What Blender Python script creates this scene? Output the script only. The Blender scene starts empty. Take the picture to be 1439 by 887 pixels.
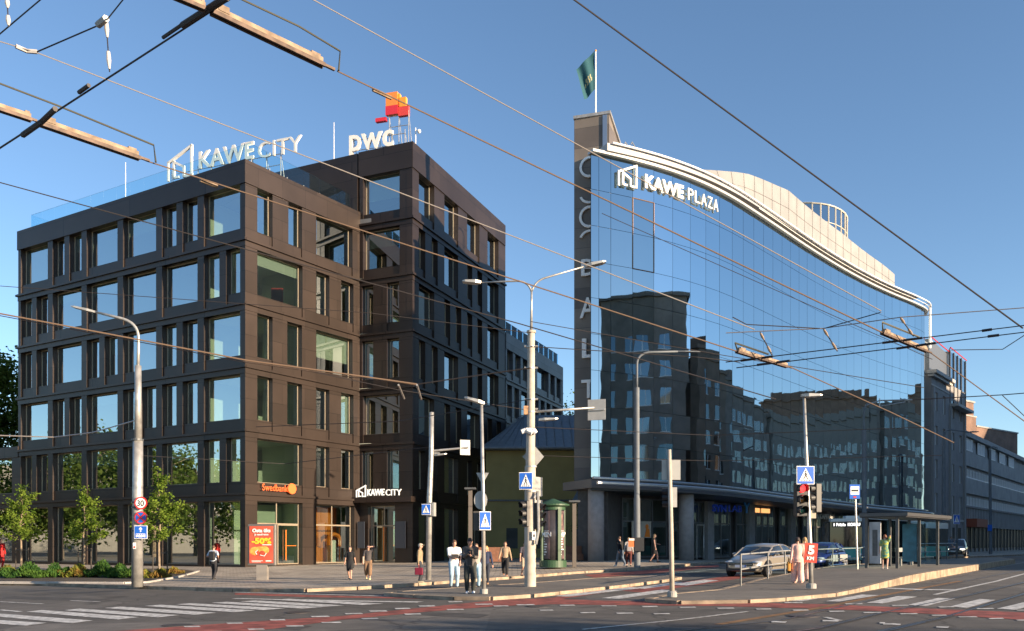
import bpy, bmesh, math, random
from mathutils import Vector, Matrix
random.seed(7)
R = math.radians
S = bpy.context.scene
COL = S.collection
# ---------------------------------------------------------------- camera, sky, sun, exposure
F, CX, HZ, EYE = 1200.0, 719.5, 763.0, 1.7
cd = bpy.data.cameras.new('camera'); cam = bpy.data.objects.new('camera', cd); COL.objects.link(cam)
cam.location = (0, 0, EYE); cam.rotation_euler = (R(90), 0, 0)
cd.sensor_width = 36; cd.lens = 36*F/1439; cd.shift_y = (HZ-443.5)/1439
cd.clip_start = 0.1; cd.clip_end = 3000
S.camera = cam
SUN_AZ = Vector((0.85, -0.527)).normalized(); SUN_EL = R(12.0)
w = bpy.data.worlds.new('World'); S.world = w; w.use_nodes = True
nt = w.node_tree; nt.nodes.clear()
sk = nt.nodes.new('ShaderNodeTexSky'); sk.sky_type = 'NISHITA'; sk.sun_disc = False
sk.sun_elevation = SUN_EL; sk.sun_rotation = math.atan2(SUN_AZ.x, SUN_AZ.y)
sk.air_density = 1.0; sk.dust_density = 0.1; sk.ozone_density = 2.6; sk.altitude = 900
bg = nt.nodes.new('ShaderNodeBackground'); bg.inputs[1].default_value = 0.095
wo = nt.nodes.new('ShaderNodeOutputWorld')
nt.links.new(sk.outputs[0], bg.inputs[0]); nt.links.new(bg.outputs[0], wo.inputs[0])
sl = bpy.data.lights.new('sun', 'SUN'); sun = bpy.data.objects.new('sun', sl); COL.objects.link(sun)
sl.energy = 5.0; sl.angle = R(0.5); sl.color = (1.0, 0.78, 0.54)
sdir = Vector((SUN_AZ.x*math.cos(SUN_EL), SUN_AZ.y*math.cos(SUN_EL), math.sin(SUN_EL)))
sun.rotation_euler = sdir.to_track_quat('Z', 'Y').to_euler(); sun.location = sdir*100+Vector((0, 0, 50))
S.view_settings.view_transform = 'Standard'; S.view_settings.look = 'None'
S.view_settings.gamma = 1; S.view_settings.use_curve_mapping = False
S.view_settings.exposure = 1.35
S.render.engine = 'CYCLES'
S.cycles.max_bounces = 8; S.cycles.transparent_max_bounces = 16

# ---------------------------------------------------------------- ground shape and picking
def sm(a, b, t):
    t = max(0.0, min(1.0, (t-a)/(b-a))); return t*t*(3-2*t)
def g(x, y):
    return 0.35*math.tanh(x/18.0) + 0.25*sm(44, 56, y)*(1-sm(8, 16, x))
def gp(px, py, dz=0.0):
    D = 40.0; x = 0
    for _ in range(60):
        x = (px-CX)/F*D
        z = g(x, D)+dz
        D = 0.5*D+0.5*F*(EYE-z)/max(py-HZ, 1.0)
        D = min(D, 400)
    x = (px-CX)/F*D
    return Vector((x, D, g(x, D)+dz))
def pt(px, py, D): return Vector(((px-CX)/F*D, D, EYE-(py-HZ)*D/F))
def pth(px, py, h):      # point with image position px,py at height h
    D = F*(h-EYE)/(HZ-py); return Vector(((px-CX)/F*D, D, h))
def gz(x, y, dz=0.0): return Vector((x, y, g(x, y)+dz))

# ---------------------------------------------------------------- materials
MATS = {}
def mat(name, col, rough=0.6, metal=0.0, noise=0.0, scale=3.0, spec=0.5, bump=0.0, bscale=30.0, emit=None, estr=0.0, col2=None, coat=0.0):
    if name in MATS: return MATS[name]
    m = bpy.data.materials.new(name); m.use_nodes = True; n = m.node_tree.nodes; l = m.node_tree.links
    b = n['Principled BSDF']
    b.inputs['Base Color'].default_value = (*col, 1); b.inputs['Roughness'].default_value = rough
    b.inputs['Metallic'].default_value = metal; b.inputs['Specular IOR Level'].default_value = spec
    if coat: b.inputs['Coat Weight'].default_value = coat; b.inputs['Coat Roughness'].default_value = 0.05
    tc = n.new('ShaderNodeTexCoord')
    if noise or col2:
        t = n.new('ShaderNodeTexNoise'); t.inputs['Scale'].default_value = scale; t.inputs['Detail'].default_value = 6
        l.new(tc.outputs['Object'], t.inputs['Vector'])
        r = n.new('ShaderNodeValToRGB')
        a = [max(0, c*(1-noise)) for c in col]; c2 = col2 if col2 else [min(1, c*(1+noise)) for c in col]
        r.color_ramp.elements[0].position = 0.35; r.color_ramp.elements[1].position = 0.65
        r.color_ramp.elements[0].color = (*(col if col2 else a), 1); r.color_ramp.elements[1].color = (*c2, 1)
        l.new(t.outputs['Fac'], r.inputs[0]); l.new(r.outputs[0], b.inputs['Base Color'])
    if bump:
        t2 = n.new('ShaderNodeTexNoise'); t2.inputs['Scale'].default_value = bscale; t2.inputs['Detail'].default_value = 4
        l.new(tc.outputs['Object'], t2.inputs['Vector'])
        bp = n.new('ShaderNodeBump'); bp.inputs['Strength'].default_value = bump; bp.inputs['Distance'].default_value = 0.02
        l.new(t2.outputs['Fac'], bp.inputs['Height']); l.new(bp.outputs[0], b.inputs['Normal'])
    if emit:
        b.inputs['Emission Color'].default_value = (*emit, 1); b.inputs['Emission Strength'].default_value = estr
    MATS[name] = m; return m
def brickmat(name, c1, c2, mortar, sx, sy, msize=0.02, rough=0.8, off=0.5, vert=False, stain=0.25):
    if name in MATS: return MATS[name]
    m = bpy.data.materials.new(name); m.use_nodes = True; n = m.node_tree.nodes; l = m.node_tree.links
    b = n['Principled BSDF']; b.inputs['Roughness'].default_value = rough
    tc = n.new('ShaderNodeTexCoord'); br = n.new('ShaderNodeTexBrick')
    if vert:
        sp = n.new('ShaderNodeSeparateXYZ'); cb = n.new('ShaderNodeCombineXYZ'); ad = n.new('ShaderNodeMath'); ad.operation = 'ADD'
        l.new(tc.outputs['Object'], sp.inputs[0]); l.new(sp.outputs[0], ad.inputs[0]); l.new(sp.outputs[1], ad.inputs[1])
        l.new(ad.outputs[0], cb.inputs[0]); l.new(sp.outputs[2], cb.inputs[1]); l.new(cb.outputs[0], br.inputs['Vector'])
    else:
        l.new(tc.outputs['Object'], br.inputs['Vector'])
    br.inputs['Color1'].default_value = (*c1, 1); br.inputs['Color2'].default_value = (*c2, 1); br.inputs['Mortar'].default_value = (*mortar, 1)
    br.inputs['Scale'].default_value = 1; br.inputs['Brick Width'].default_value = sx; br.inputs['Row Height'].default_value = sy
    br.inputs['Mortar Size'].default_value = msize; br.offset = off
    t = n.new('ShaderNodeTexNoise'); t.inputs['Scale'].default_value = 0.5; t.inputs['Detail'].default_value = 8
    l.new(tc.outputs['Object'], t.inputs['Vector'])
    mr = n.new('ShaderNodeMapRange'); mr.inputs[1].default_value = 0.3; mr.inputs[2].default_value = 0.7
    mr.inputs[3].default_value = 1-stain; mr.inputs[4].default_value = 1+stain
    l.new(t.outputs['Fac'], mr.inputs[0])
    mx = n.new('ShaderNodeVectorMath'); mx.operation = 'SCALE'
    l.new(br.outputs['Color'], mx.inputs[0]); l.new(mr.outputs[0], mx.inputs['Scale']); l.new(mx.outputs[0], b.inputs['Base Color'])
    MATS[name] = m; return m
def glassmat(name, refl, tint, trans=(0.75, 0.85, 0.8), rough=0.0, blend=.35):
    # window pane: part mirror, part see-through
    if name in MATS: return MATS[name]
    m = bpy.data.materials.new(name); m.use_nodes = True; n = m.node_tree.nodes; l = m.node_tree.links; n.clear()
    o = n.new('ShaderNodeOutputMaterial'); mx = n.new('ShaderNodeMixShader'); gl = n.new('ShaderNodeBsdfGlossy'); tr = n.new('ShaderNodeBsdfTransparent')
    gl.inputs['Color'].default_value = (*tint, 1); gl.inputs['Roughness'].default_value = rough; tr.inputs['Color'].default_value = (*trans, 1)
    lw = n.new('ShaderNodeLayerWeight'); lw.inputs['Blend'].default_value = blend
    mr = n.new('ShaderNodeMapRange'); mr.inputs[3].default_value = refl; mr.inputs[4].default_value = 1.0
    l.new(lw.outputs['Fresnel'], mr.inputs[0]); l.new(mr.outputs[0], mx.inputs[0])
    l.new(tr.outputs[0], mx.inputs[1]); l.new(gl.outputs[0], mx.inputs[2]); l.new(mx.outputs[0], o.inputs[0])
    MATS[name] = m; return m
def leafmat(name, c1, c2, trans=0.35):
    if name in MATS: return MATS[name]
    m = bpy.data.materials.new(name); m.use_nodes = True; n = m.node_tree.nodes; l = m.node_tree.links; n.clear()
    o = n.new('ShaderNodeOutputMaterial'); mx = n.new('ShaderNodeMixShader'); mx.inputs[0].default_value = trans
    d = n.new('ShaderNodeBsdfDiffuse'); t = n.new('ShaderNodeBsdfTranslucent')
    tc = n.new('ShaderNodeTexCoord'); no = n.new('ShaderNodeTexNoise'); no.inputs['Scale'].default_value = 2.5; no.inputs['Detail'].default_value = 8
    r = n.new('ShaderNodeValToRGB'); r.color_ramp.elements[0].position = 0.38; r.color_ramp.elements[1].position = 0.62
    r.color_ramp.elements[0].color = (*c1, 1); r.color_ramp.elements[1].color = (*c2, 1)
    l.new(tc.outputs['Object'], no.inputs['Vector']); l.new(no.outputs['Fac'], r.inputs[0])
    l.new(r.outputs[0], d.inputs[0]); l.new(r.outputs[0], t.inputs[0]); l.new(d.outputs[0], mx.inputs[1]); l.new(t.outputs[0], mx.inputs[2]); l.new(mx.outputs[0], o.inputs[0])
    MATS[name] = m; return m

def wornmat(name, c1, c2, patch=.34, crack=.6, speck=.3, rough=.85, cs_=.22):
    m = bpy.data.materials.new(name); m.use_nodes = True; n = m.node_tree.nodes; l = m.node_tree.links; b = n['Principled BSDF']; b.inputs['Roughness'].default_value = rough
    tc = n.new('ShaderNodeTexCoord'); O_ = tc.outputs['Object']
    def noise(sc, det=6, v=O_):
        t = n.new('ShaderNodeTexNoise'); t.inputs['Scale'].default_value = sc; t.inputs['Detail'].default_value = det; l.new(v, t.inputs['Vector']); return t
    def rng(src, a, b_, c, d):
        r = n.new('ShaderNodeMapRange'); r.inputs[1].default_value = a; r.inputs[2].default_value = b_; r.inputs[3].default_value = c; r.inputs[4].default_value = d; l.new(src, r.inputs[0]); return r.outputs[0]
    def mul(a, b_):
        q = n.new('ShaderNodeMath'); q.operation = 'MULTIPLY'; l.new(a, q.inputs[0]); l.new(b_, q.inputs[1]); return q.outputs[0]
    big = noise(.18, 5); r = n.new('ShaderNodeValToRGB'); r.color_ramp.elements[0].position = .36; r.color_ramp.elements[1].position = .64
    r.color_ramp.elements[0].color = (*c1, 1); r.color_ramp.elements[1].color = (*c2, 1); l.new(big.outputs['Fac'], r.inputs[0])
    wob = noise(.7, 4); ad = n.new('ShaderNodeVectorMath'); ad.operation = 'MULTIPLY_ADD'; ad.inputs[1].default_value = (1.6, 1.6, 0); l.new(wob.outputs['Color'], ad.inputs[0]); l.new(O_, ad.inputs[2])
    vo = n.new('ShaderNodeTexVoronoi'); vo.feature = 'DISTANCE_TO_EDGE'; vo.inputs['Scale'].default_value = cs_; l.new(ad.outputs[0], vo.inputs['Vector'])
    ck = rng(vo.outputs['Distance'], .0, .012, 1-crack, 1.0)
    pc = n.new('ShaderNodeTexVoronoi'); pc.distance = 'CHEBYCHEV'; pc.inputs['Scale'].default_value = .13; l.new(O_, pc.inputs['Vector']); sp = n.new('ShaderNodeSeparateColor'); l.new(pc.outputs['Color'], sp.inputs[0])
    pt_ = rng(sp.outputs[0], 0, 1, 1-patch, 1+patch*.6); st = rng(noise(1.7, 8).outputs['Fac'], .35, .7, 1-speck*.7, 1+speck*.6); fi = rng(noise(55, 3).outputs['Fac'], .3, .7, 1-speck, 1+speck)
    f = mul(mul(ck, pt_), mul(st, fi)); mx = n.new('ShaderNodeVectorMath'); mx.operation = 'SCALE'; l.new(r.outputs[0], mx.inputs[0]); l.new(f, mx.inputs['Scale']); l.new(mx.outputs[0], b.inputs['Base Color'])
    bp = n.new('ShaderNodeBump'); bp.inputs['Strength'].default_value = .4; bp.inputs['Distance'].default_value = .01; l.new(noise(60, 3).outputs['Fac'], bp.inputs['Height']); l.new(bp.outputs[0], b.inputs['Normal'])
    MATS[name] = m; return m
def cladmat(name, col, rough, metal, w_=2.9, h_=1.4):
    m = brickmat(name, tuple(c*1.18 for c in col), tuple(c*.82 for c in col), tuple(c*.3 for c in col), w_, h_, .016, rough, .5, True, .14)
    m.node_tree.nodes['Principled BSDF'].inputs['Metallic'].default_value = metal; return m
M_asphalt = wornmat('asphalt', (.098, .088, .077), (.135, .121, .105))
M_pave = brickmat('paving', (0.44, 0.37, 0.29), (0.32, 0.27, 0.215), (0.13, 0.11, 0.09), 0.6, 0.3, 0.02, .85, .5, False, .32)
M_island = wornmat('island_asphalt', (.15, .132, .112), (.20, .178, .15), .1, .35, .2)
M_kerb = mat('kerb_granite', (0.29, 0.22, 0.155), 0.7, noise=0.35, scale=2.5, bump=0.3)
M_white = mat('road_paint_white', (0.56, 0.54, 0.50), 0.7, noise=0.4, scale=7)
M_red = mat('road_paint_red', (0.27, 0.062, 0.045), 0.8, noise=0.42, scale=2.5)
M_orange_line = mat('old_orange_line', (0.22, 0.11, 0.04), 0.8, noise=0.3)
M_rail = mat('rail_steel', (0.15, 0.12, 0.10), 0.35, 0.9)
M_clad = cladmat('dark_bronze_cladding', (.040, .028, .023), .40, .42)
M_cladg = cladmat('grey_cladding', (.16, .16, .165), .45, .3)
M_reveal = mat('bronze_reveal', (0.115, 0.085, 0.068), 0.4, 0.35)
M_winframe = mat('window_frame', (0.33, 0.27, 0.2), 0.4, 0.4)
M_pane = glassmat('window_glass', 0.46, (0.86, 0.95, 0.97), (0.66, 0.82, 0.74))
M_paneg = glassmat('shopfront_glass', 0.12, (0.9, 0.95, 0.95), (0.8, 0.9, 0.84))
M_railg = glassmat('railing_glass', 0.03, (0.8, 0.92, 1.0), (0.84, 0.95, 0.97), blend=.12)
M_int = mat('interior_plaster', (0.52, 0.54, 0.44), 0.9)
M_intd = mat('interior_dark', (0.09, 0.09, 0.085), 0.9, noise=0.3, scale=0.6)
M_carpet = mat('interior_floor', (0.16, 0.15, 0.13), 0.9)
M_concrete = mat('concrete', (0.3, 0.29, 0.27), 0.85, noise=0.15, scale=1.0, bump=0.2)
M_wht = mat('white_paint', (0.78, 0.77, 0.75), 0.5)
M_steel = mat('galvanised_steel', (0.42, 0.41, 0.39), 0.45, 0.55, noise=0.18, scale=4)
M_dsteel = mat('dark_steel', (0.10, 0.105, 0.11), 0.5, 0.4, noise=0.15, scale=5)
M_polec = mat('concrete_pole', (0.42, 0.37, 0.31), 0.8, noise=0.15, scale=3, bump=0.2)
M_black = mat('black_plastic', (0.02, 0.02, 0.022), 0.5)
M_blue = mat('sign_blue', (0.015, 0.11, 0.50), 0.4)
M_signred = mat('sign_red', (0.55, 0.03, 0.03), 0.4)
M_signwhite = mat('sign_white', (0.82, 0.82, 0.80), 0.4)
M_signback = mat('sign_back', (0.36, 0.36, 0.35), 0.5, 0.3, noise=0.08)
M_green = mat('column_green', (0.03, 0.075, 0.035), 0.5)
M_wire = mat('wire_dark', (0.035, 0.03, 0.03), 0.5, 0.4)
M_copper = mat('wire_copper', (0.17, 0.115, 0.08), 0.55, 0.5)
M_insul = mat('insulator_tan', (0.25, 0.175, 0.115), 0.7, noise=0.45, scale=7)
M_skin = mat('skin', (0.50, 0.28, 0.20), 0.55)

# ---------------------------------------------------------------- mesh helpers
class MB:
    def __init__(s): s.v = []; s.f = []; s.m = []; s.mi = 0
    def add(s, vs, fs, mi=None):
        k = len(s.v); s.v += [tuple(v) for v in vs]
        for f in fs: s.f.append([i+k for i in f]); s.m.append(s.mi if mi is None else mi)
        return s
    def box(s, a, b, mi=None, M=None):      # axis box from corner a to corner b, optional matrix
        x0, y0, z0 = a; x1, y1, z1 = b
        vs = [Vector(p) for p in ((x0,y0,z0),(x1,y0,z0),(x1,y1,z0),(x0,y1,z0),(x0,y0,z1),(x1,y0,z1),(x1,y1,z1),(x0,y1,z1))]
        if M is not None: vs = [M@v for v in vs]
        return s.add(vs, [(0,3,2,1),(4,5,6,7),(0,1,5,4),(1,2,6,5),(2,3,7,6),(3,0,4,7)], mi)
    def cbox(s, c, d, mi=None, M=None):
        return s.box((c[0]-d[0]/2, c[1]-d[1]/2, c[2]-d[2]/2), (c[0]+d[0]/2, c[1]+d[1]/2, c[2]+d[2]/2), mi, M)
    def prism(s, poly, z0, z1, mi=None, M=None):   # poly (x,y) list, z0/z1 number or list
        n = len(poly)
        a = z0 if isinstance(z0, (list, tuple)) else [z0]*n; b = z1 if isinstance(z1, (list, tuple)) else [z1]*n
        ar = sum(poly[i][0]*poly[(i+1)%n][1]-poly[(i+1)%n][0]*poly[i][1] for i in range(n))
        if ar < 0: poly = poly[::-1]; a = a[::-1]; b = b[::-1]
        vs = [Vector((p[0], p[1], a[i])) for i, p in enumerate(poly)]+[Vector((p[0], p[1], b[i])) for i, p in enumerate(poly)]
        if M is not None: vs = [M@v for v in vs]
        fs = [tuple(range(n-1, -1, -1)), tuple(range(n, 2*n))]+[(i, (i+1)%n, n+(i+1)%n, n+i) for i in range(n)]
        return s.add(vs, fs, mi)
    def tube(s, pts, r, n=8, mi=None, cap=True, flat=1.0):
        pts = [Vector(p) for p in pts]; rs = r if isinstance(r, (list, tuple)) else [r]*len(pts)
        vs = []; up = None
        for i, p in enumerate(pts):
            d = (pts[min(i+1, len(pts)-1)]-pts[max(i-1, 0)])
            if d.length < 1e-9: d = Vector((0, 0, 1))
            d.normalize()
            if up is None:
                a = Vector((1, 0, 0)) if abs(d.x) < 0.9 else Vector((0, 1, 0))
            else: a = up
            u = (a-d*a.dot(d)).normalized(); up = u; w_ = d.cross(u)
            for k in range(n):
                t = 2*math.pi*k/n; vs.append(p+(u*math.cos(t)+w_*math.sin(t)*flat)*rs[i])
        fs = []
        for i in range(len(pts)-1):
            for k in range(n): fs.append((i*n+k, i*n+(k+1)%n, (i+1)*n+(k+1)%n, (i+1)*n+k))
        if cap: fs.append(tuple(range(n-1, -1, -1))); fs.append(tuple(range((len(pts)-1)*n, len(pts)*n)))
        return s.add(vs, fs, mi)
    def lathe(s, prof, n=24, c=(0, 0, 0), mi=None, M=None):   # prof [(r,z)]
        vs = []
        for r_, z in prof:
            for k in range(n):
                t = 2*math.pi*k/n; vs.append(Vector((c[0]+r_*math.cos(t), c[1]+r_*math.sin(t), c[2]+z)))
        if M is not None: vs = [M@v for v in vs]
        fs = [(i*n+k, i*n+(k+1)%n, (i+1)*n+(k+1)%n, (i+1)*n+k) for i in range(len(prof)-1) for k in range(n)]
        fs.append(tuple(range(n-1, -1, -1))); fs.append(tuple(range((len(prof)-1)*n, len(prof)*n)))
        return s.add(vs, fs, mi)
    def ell(s, c, r, n=10, mi=None, M=None):
        vs = []; fs = []; c = Vector(c); m_ = max(5, n//2+1)
        for i in range(m_+1):
            ph = math.pi*i/m_
            for k in range(n):
                t = 2*math.pi*k/n
                vs.append(c+Vector((r[0]*math.sin(ph)*math.cos(t), r[1]*math.sin(ph)*math.sin(t), -r[2]*math.cos(ph))))
        for i in range(m_):
            for k in range(n): fs.append((i*n+k, i*n+(k+1)%n, (i+1)*n+(k+1)%n, (i+1)*n+k))
        if M is not None: vs = [M@v for v in vs]
        return s.add(vs, fs, mi)
    def mesh(s, name, mats, smooth=False, off=None):
        me = bpy.data.meshes.new(name)
        vs = s.v if off is None else [(v[0]-off[0], v[1]-off[1], v[2]-off[2]) for v in s.v]
        me.from_pydata(vs, [], s.f); 
        if not isinstance(mats, (list, tuple)): mats = [mats]
        for m_ in mats: me.materials.append(m_)
        for p, i in zip(me.polygons, s.m): p.material_index = min(i, len(mats)-1); p.use_smooth = smooth
        me.validate(); me.update(); return me
UNIT = 1.0      # metres per plan unit of the block being modelled
def link(name, me, parent=None):
    o = bpy.data.objects.new(name, me); COL.objects.link(o)
    if parent is not None: o.parent = parent
    return o
def tag(o, label=None, cat=None, group=None, kind=None):
    if label: o['label'] = label
    if cat: o['category'] = cat
    if group: o['group'] = group
    if kind: o['kind'] = kind
    return o
def thing(name, label, cat, loc=(0, 0, 0), rz=0.0, group=None):
    o = link(name, None); o.location = Vector(loc)*UNIT; o.rotation_euler = (0, 0, rz); o.empty_display_size = 0.3
    return tag(o, label, cat, group)
def wloc(o):
    l = Vector(o.location)
    while o.parent is not None: o = o.parent; l += Vector(o.location)
    return l
def part(name, mb, mats, parent, world=False, smooth=False):   # world: mb is in world space, parent unrotated
    off = wloc(parent) if (world and parent is not None) else None
    if world and UNIT != 1.0: mb.v = [(v[0]*UNIT, v[1]*UNIT, v[2]*UNIT) for v in mb.v]
    return link(name, mb.mesh(name, mats, smooth, off), parent)
def struct(name, mb, mats, smooth=False): return tag(link(name, mb.mesh(name, mats, smooth)), kind='structure')
def single(name, mb, mats, label, cat, group=None, smooth=False, loc=(0, 0, 0)):
    if UNIT != 1.0: mb.v = [(v[0]*UNIT, v[1]*UNIT, v[2]*UNIT) for v in mb.v]
    o = link(name, mb.mesh(name, mats, smooth, loc)); o.location = loc; return tag(o, label, cat, group)
def copy_tree(o, parent=None, depth=0):
    c = o.copy(); COL.objects.link(c); c.parent = parent
    for ch in list(o.children): copy_tree(ch, c, depth+1)
    return c
def aauto(o, ang=35):
    me = o.data
    for p in me.polygons: p.use_smooth = True
    me.set_sharp_from_angle(angle=R(ang)); return o
def bevel(o, w_=0.02, seg=2):
    b = o.modifiers.new('bevel', 'BEVEL'); b.width = w_; b.segments = seg; b.limit_method = 'ANGLE'; b.angle_limit = R(40); return o
def baked(o, name):
    dg = bpy.context.evaluated_depsgraph_get(); dg.update()
    return bpy.data.meshes.new_from_object(o.evaluated_get(dg))
def textmesh(txt, size, depth=0.03, bold=0.0, spacing=1.0, width=None, shear=0.0):
    # letters in local XZ plane, front facing -Y, origin at lower left
    c = bpy.data.curves.new('t', 'FONT'); c.body = txt; c.size = 1; c.extrude = 0.5; c.offset = bold; c.space_character = spacing; c.resolution_u = 3; c.shear = shear
    o = bpy.data.objects.new('t', c); COL.objects.link(o); me = baked(o, 't'); bpy.data.objects.remove(o)
    xs = [v.co.x for v in me.vertices]; ys = [v.co.y for v in me.vertices]; x0, x1, y0, y1 = min(xs), max(xs), min(ys), max(ys)
    sy = size/0.73; sx = sy if width is None else width/(x1-x0)
    for v in me.vertices:
        x, y, z = v.co; v.co = ((x-x0)*sx, -z*depth, y*sy)
    me.materials.clear(); return me, (x1-x0)*sx
def fmat(o, e):   # frame: X along e (2D dir), Y into wall (behind), Z up ; -Y local faces the viewer side
    e = Vector((e[0], e[1], 0)).normalized(); n_in = Vector((-e.y, e.x, 0))
    return Matrix(((e.x, n_in.x, 0, o[0]), (e.y, n_in.y, 0, o[1]), (0, 0, 1, o[2]), (0, 0, 0, 1)))
def text(name, txt, size, m_, parent, O, e, depth=0.03, bold=0.0, spacing=1.0, width=None, world=True, center=False, shear=0.0):
    me, wd = textmesh(txt, size, depth, bold, spacing, width, shear)
    M = fmat(O, e)
    if center: M = M@Matrix.Translation((-wd/2, 0, 0))
    if world and parent is not None: M = Matrix.Translation(-wloc(parent))@Matrix.Scale(UNIT, 4)@M
    me.transform(M); me.name = name; me.materials.append(m_); return link(name, me, parent)

# ground-following sheets ------------------------------------------------------
def clip(poly, ax, lim, keep):
    out = []; n = len(poly)
    for i in range(n):
        a, b = poly[i], poly[(i+1)%n]; da = (a[ax]-lim)*keep; db = (b[ax]-lim)*keep
        if da >= 0: out.append(a)
        if (da > 0 and db < 0) or (da < 0 and db > 0):
            t = da/(da-db); out.append((a[0]+(b[0]-a[0])*t, a[1]+(b[1]-a[1])*t))
    return out
def tris(poly):
    from mathutils.geometry import tessellate_polygon
    return [[poly[i] for i in t] for t in tessellate_polygon([[Vector((p[0], p[1], 0)) for p in poly]])]
def sheet(mb, poly, dz=0.0, mi=None, step=2.0):
    poly = [(p[0], p[1]) for p in poly]
    f = dz if callable(dz) else (lambda x, y: dz)
    for T in tris(poly):
        x0 = min(p[0] for p in T); x1 = max(p[0] for p in T)
        i = math.floor(x0/step)
        while i*step < x1:
            s1 = clip(clip(T, 0, i*step, 1), 0, (i+1)*step, -1); i += 1
            if len(s1) < 3: continue
            y0 = min(p[1] for p in s1); y1 = max(p[1] for p in s1); j = math.floor(y0/step)
            while j*step < y1:
                s2 = clip(clip(s1, 1, j*step, 1), 1, (j+1)*step, -1); j += 1
                if len(s2) < 3: continue
                ar = sum(s2[k][0]*s2[(k+1)%len(s2)][1]-s2[(k+1)%len(s2)][0]*s2[k][1] for k in range(len(s2)))
                if abs(ar) < 1e-5: continue
                if ar < 0: s2 = s2[::-1]
                mb.add([(p[0], p[1], g(p[0], p[1])+f(p[0], p[1])) for p in s2], [tuple(range(len(s2)))], mi)
def dens(line, step=1.0, closed=False):
    out = []; n = len(line)
    for i in range(n if closed else n-1):
        a = Vector(line[i][:2]); b = Vector(line[(i+1)%n][:2]); k = max(1, int((b-a).length/step))
        for j in range(k): out.append(tuple(a.lerp(b, j/k)))
    if not closed: out.append(tuple(line[-1][:2]))
    return out
def kerb(mb, line, wd=0.18, top=0.125, bot=-0.05, closed=False, gap=0.012, topf=None):
    # stones ~1 m long, on the left side of the line direction... centred band
    ln = dens(line, 1.0, closed); n = len(ln)
    for i in range(n if closed else n-1):
        a = Vector(ln[i]); b = Vector(ln[(i+1)%n]); d = (b-a)
        if d.length < 0.05: continue
        d.normalize(); nn = Vector((-d.y, d.x))*wd/2; a2 = a+d*gap; b2 = b-d*gap
        q = [a2-nn, b2-nn, b2+nn, a2+nn]
        tf = topf or (lambda x, y: top)
        mb.prism([(p.x, p.y) for p in q], [g(p.x, p.y)+bot for p in q], [g(p.x, p.y)+tf(p.x, p.y)+random.uniform(-.003, .003) for p in q])

# ---------------------------------------------------------------- ground, road
mb = MB(); xs = [-900, -500, -300, -200, -140]+list(range(-100, 161, 2))+[200, 300, 500, 900]; ys = [-400, -200, -120, -80]+list(range(-60, 161, 2))+[200, 300, 500, 900, 1500]
nx = len(xs); mb.v = [(x, y, g(x, y)-0.0) for y in ys for x in xs]
mb.f = [(j*nx+i, j*nx+i+1, (j+1)*nx+i+1, (j+1)*nx+i) for j in range(len(ys)-1) for i in range(nx-1)]; mb.m = [0]*len(mb.f)
road = struct('road', mb, M_asphalt)

def gpl(L, dz=0.0): return [tuple(gp(a, b, dz)[:2]) for a, b in L]
# plaza pavement (left and in front of the buildings)
edgeA = gpl([(-60, 822), (60, 823), (190, 827), (330, 831.5), (430, 832), (500, 829), (545, 826), (585, 823.5), (604, 822), (642, 819), (693, 815.5), (760, 810.5), (801, 807), (848, 804), (878, 802), (960, 796), (1010, 792)], 0.0)
edgeA += [(16.5, 55.5), (24, 61.5), (34, 71), (44, 80), (56, 93), (70, 112), (90, 140)]
edgeA = [(-60, edgeA[0][1]+1.5)]+edgeA
mb = MB(); polyA = [(p[0], p[1]) for p in edgeA]+[(90, 150), (-90, 150), (-90, edgeA[0][1])]
sheet(mb, polyA, 0.12); struct('pavement', mb, M_pave)
mb = MB(); kerb(mb, edgeA, 0.26); struct('kerb', mb, M_kerb)
# middle traffic island
islB = gpl([(543, 835), (585, 838), (640, 840.5), (690, 840.8), (747, 837), (816, 830), (879, 823), (930, 816.5), (955, 812.5), (935, 810), (885, 811.5), (838, 813.5), (740, 821), (640, 827.5), (585, 831)], 0.06)
mb = MB(); sheet(mb, islB, 0.10); struct('traffic_island', mb, M_island)
mb = MB(); kerb(mb, islB, 0.2, 0.108, closed=True); struct('kerb', mb, M_kerb)
# tram stop island, rising to the platform
def hC(x, y): return 0.09+0.20*sm(9, 15.5, x)
islC = [tuple(gp(a, b, d)[:2]) for a, b, d in [(911, 841, .1), (956, 844, .1), (1050, 842.5, .1), (1100, 839.5, .1), (1170, 832, .13), (1231, 817, .24), (1288, 806.5, .29), (1424, 786, .29), (1400, 783, .29), (1300, 787, .29), (1185, 797, .2), (1106, 808, .13), (1072, 813, .1), (1012, 828, .1), (945, 834, .1)]]
mb = MB(); sheet(mb, islC, hC); struct('tram_platform', mb, M_island)
mb = MB(); kerb(mb, islC, 0.22, closed=True, topf=lambda x, y: hC(x, y)+0.008); struct('kerb', mb, M_kerb)
# painted markings
PAINT = 0.010
def pq(mb, q, dz=PAINT): sheet(mb, gpl(q), dz)
def band(mb, L, hw, dz=PAINT):         # band along a pixel polyline, half width in metres
    P = [Vector(p) for p in gpl(L)]
    for a, b in zip(P, P[1:]):
        d = (b-a).normalized(); n = Vector((-d.y, d.x))*hw; a_ = a-d*0.02; b_ = b+d*0.02
        sheet(mb, [a_-n, b_-n, b_+n, a_+n], dz)
red = MB()
sheet(red, gpl([(120, 890), (330, 875.5), (480, 866), (600, 853.5), (700, 843.5), (770, 841), (845, 829), (893, 824), (858, 832), (790, 842), (880, 846), (700, 852), (600, 860), (480, 871.5), (400, 882), (330, 890)]), 0.006)
sheet(red, gpl([(760, 843), (900, 845), (1010, 846), (1160, 849.5), (1290, 855), (1460, 862), (1460, 873), (1290, 862), (1160, 856), (1010, 852), (900, 851), (740, 849)]), 0.0065)
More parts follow.
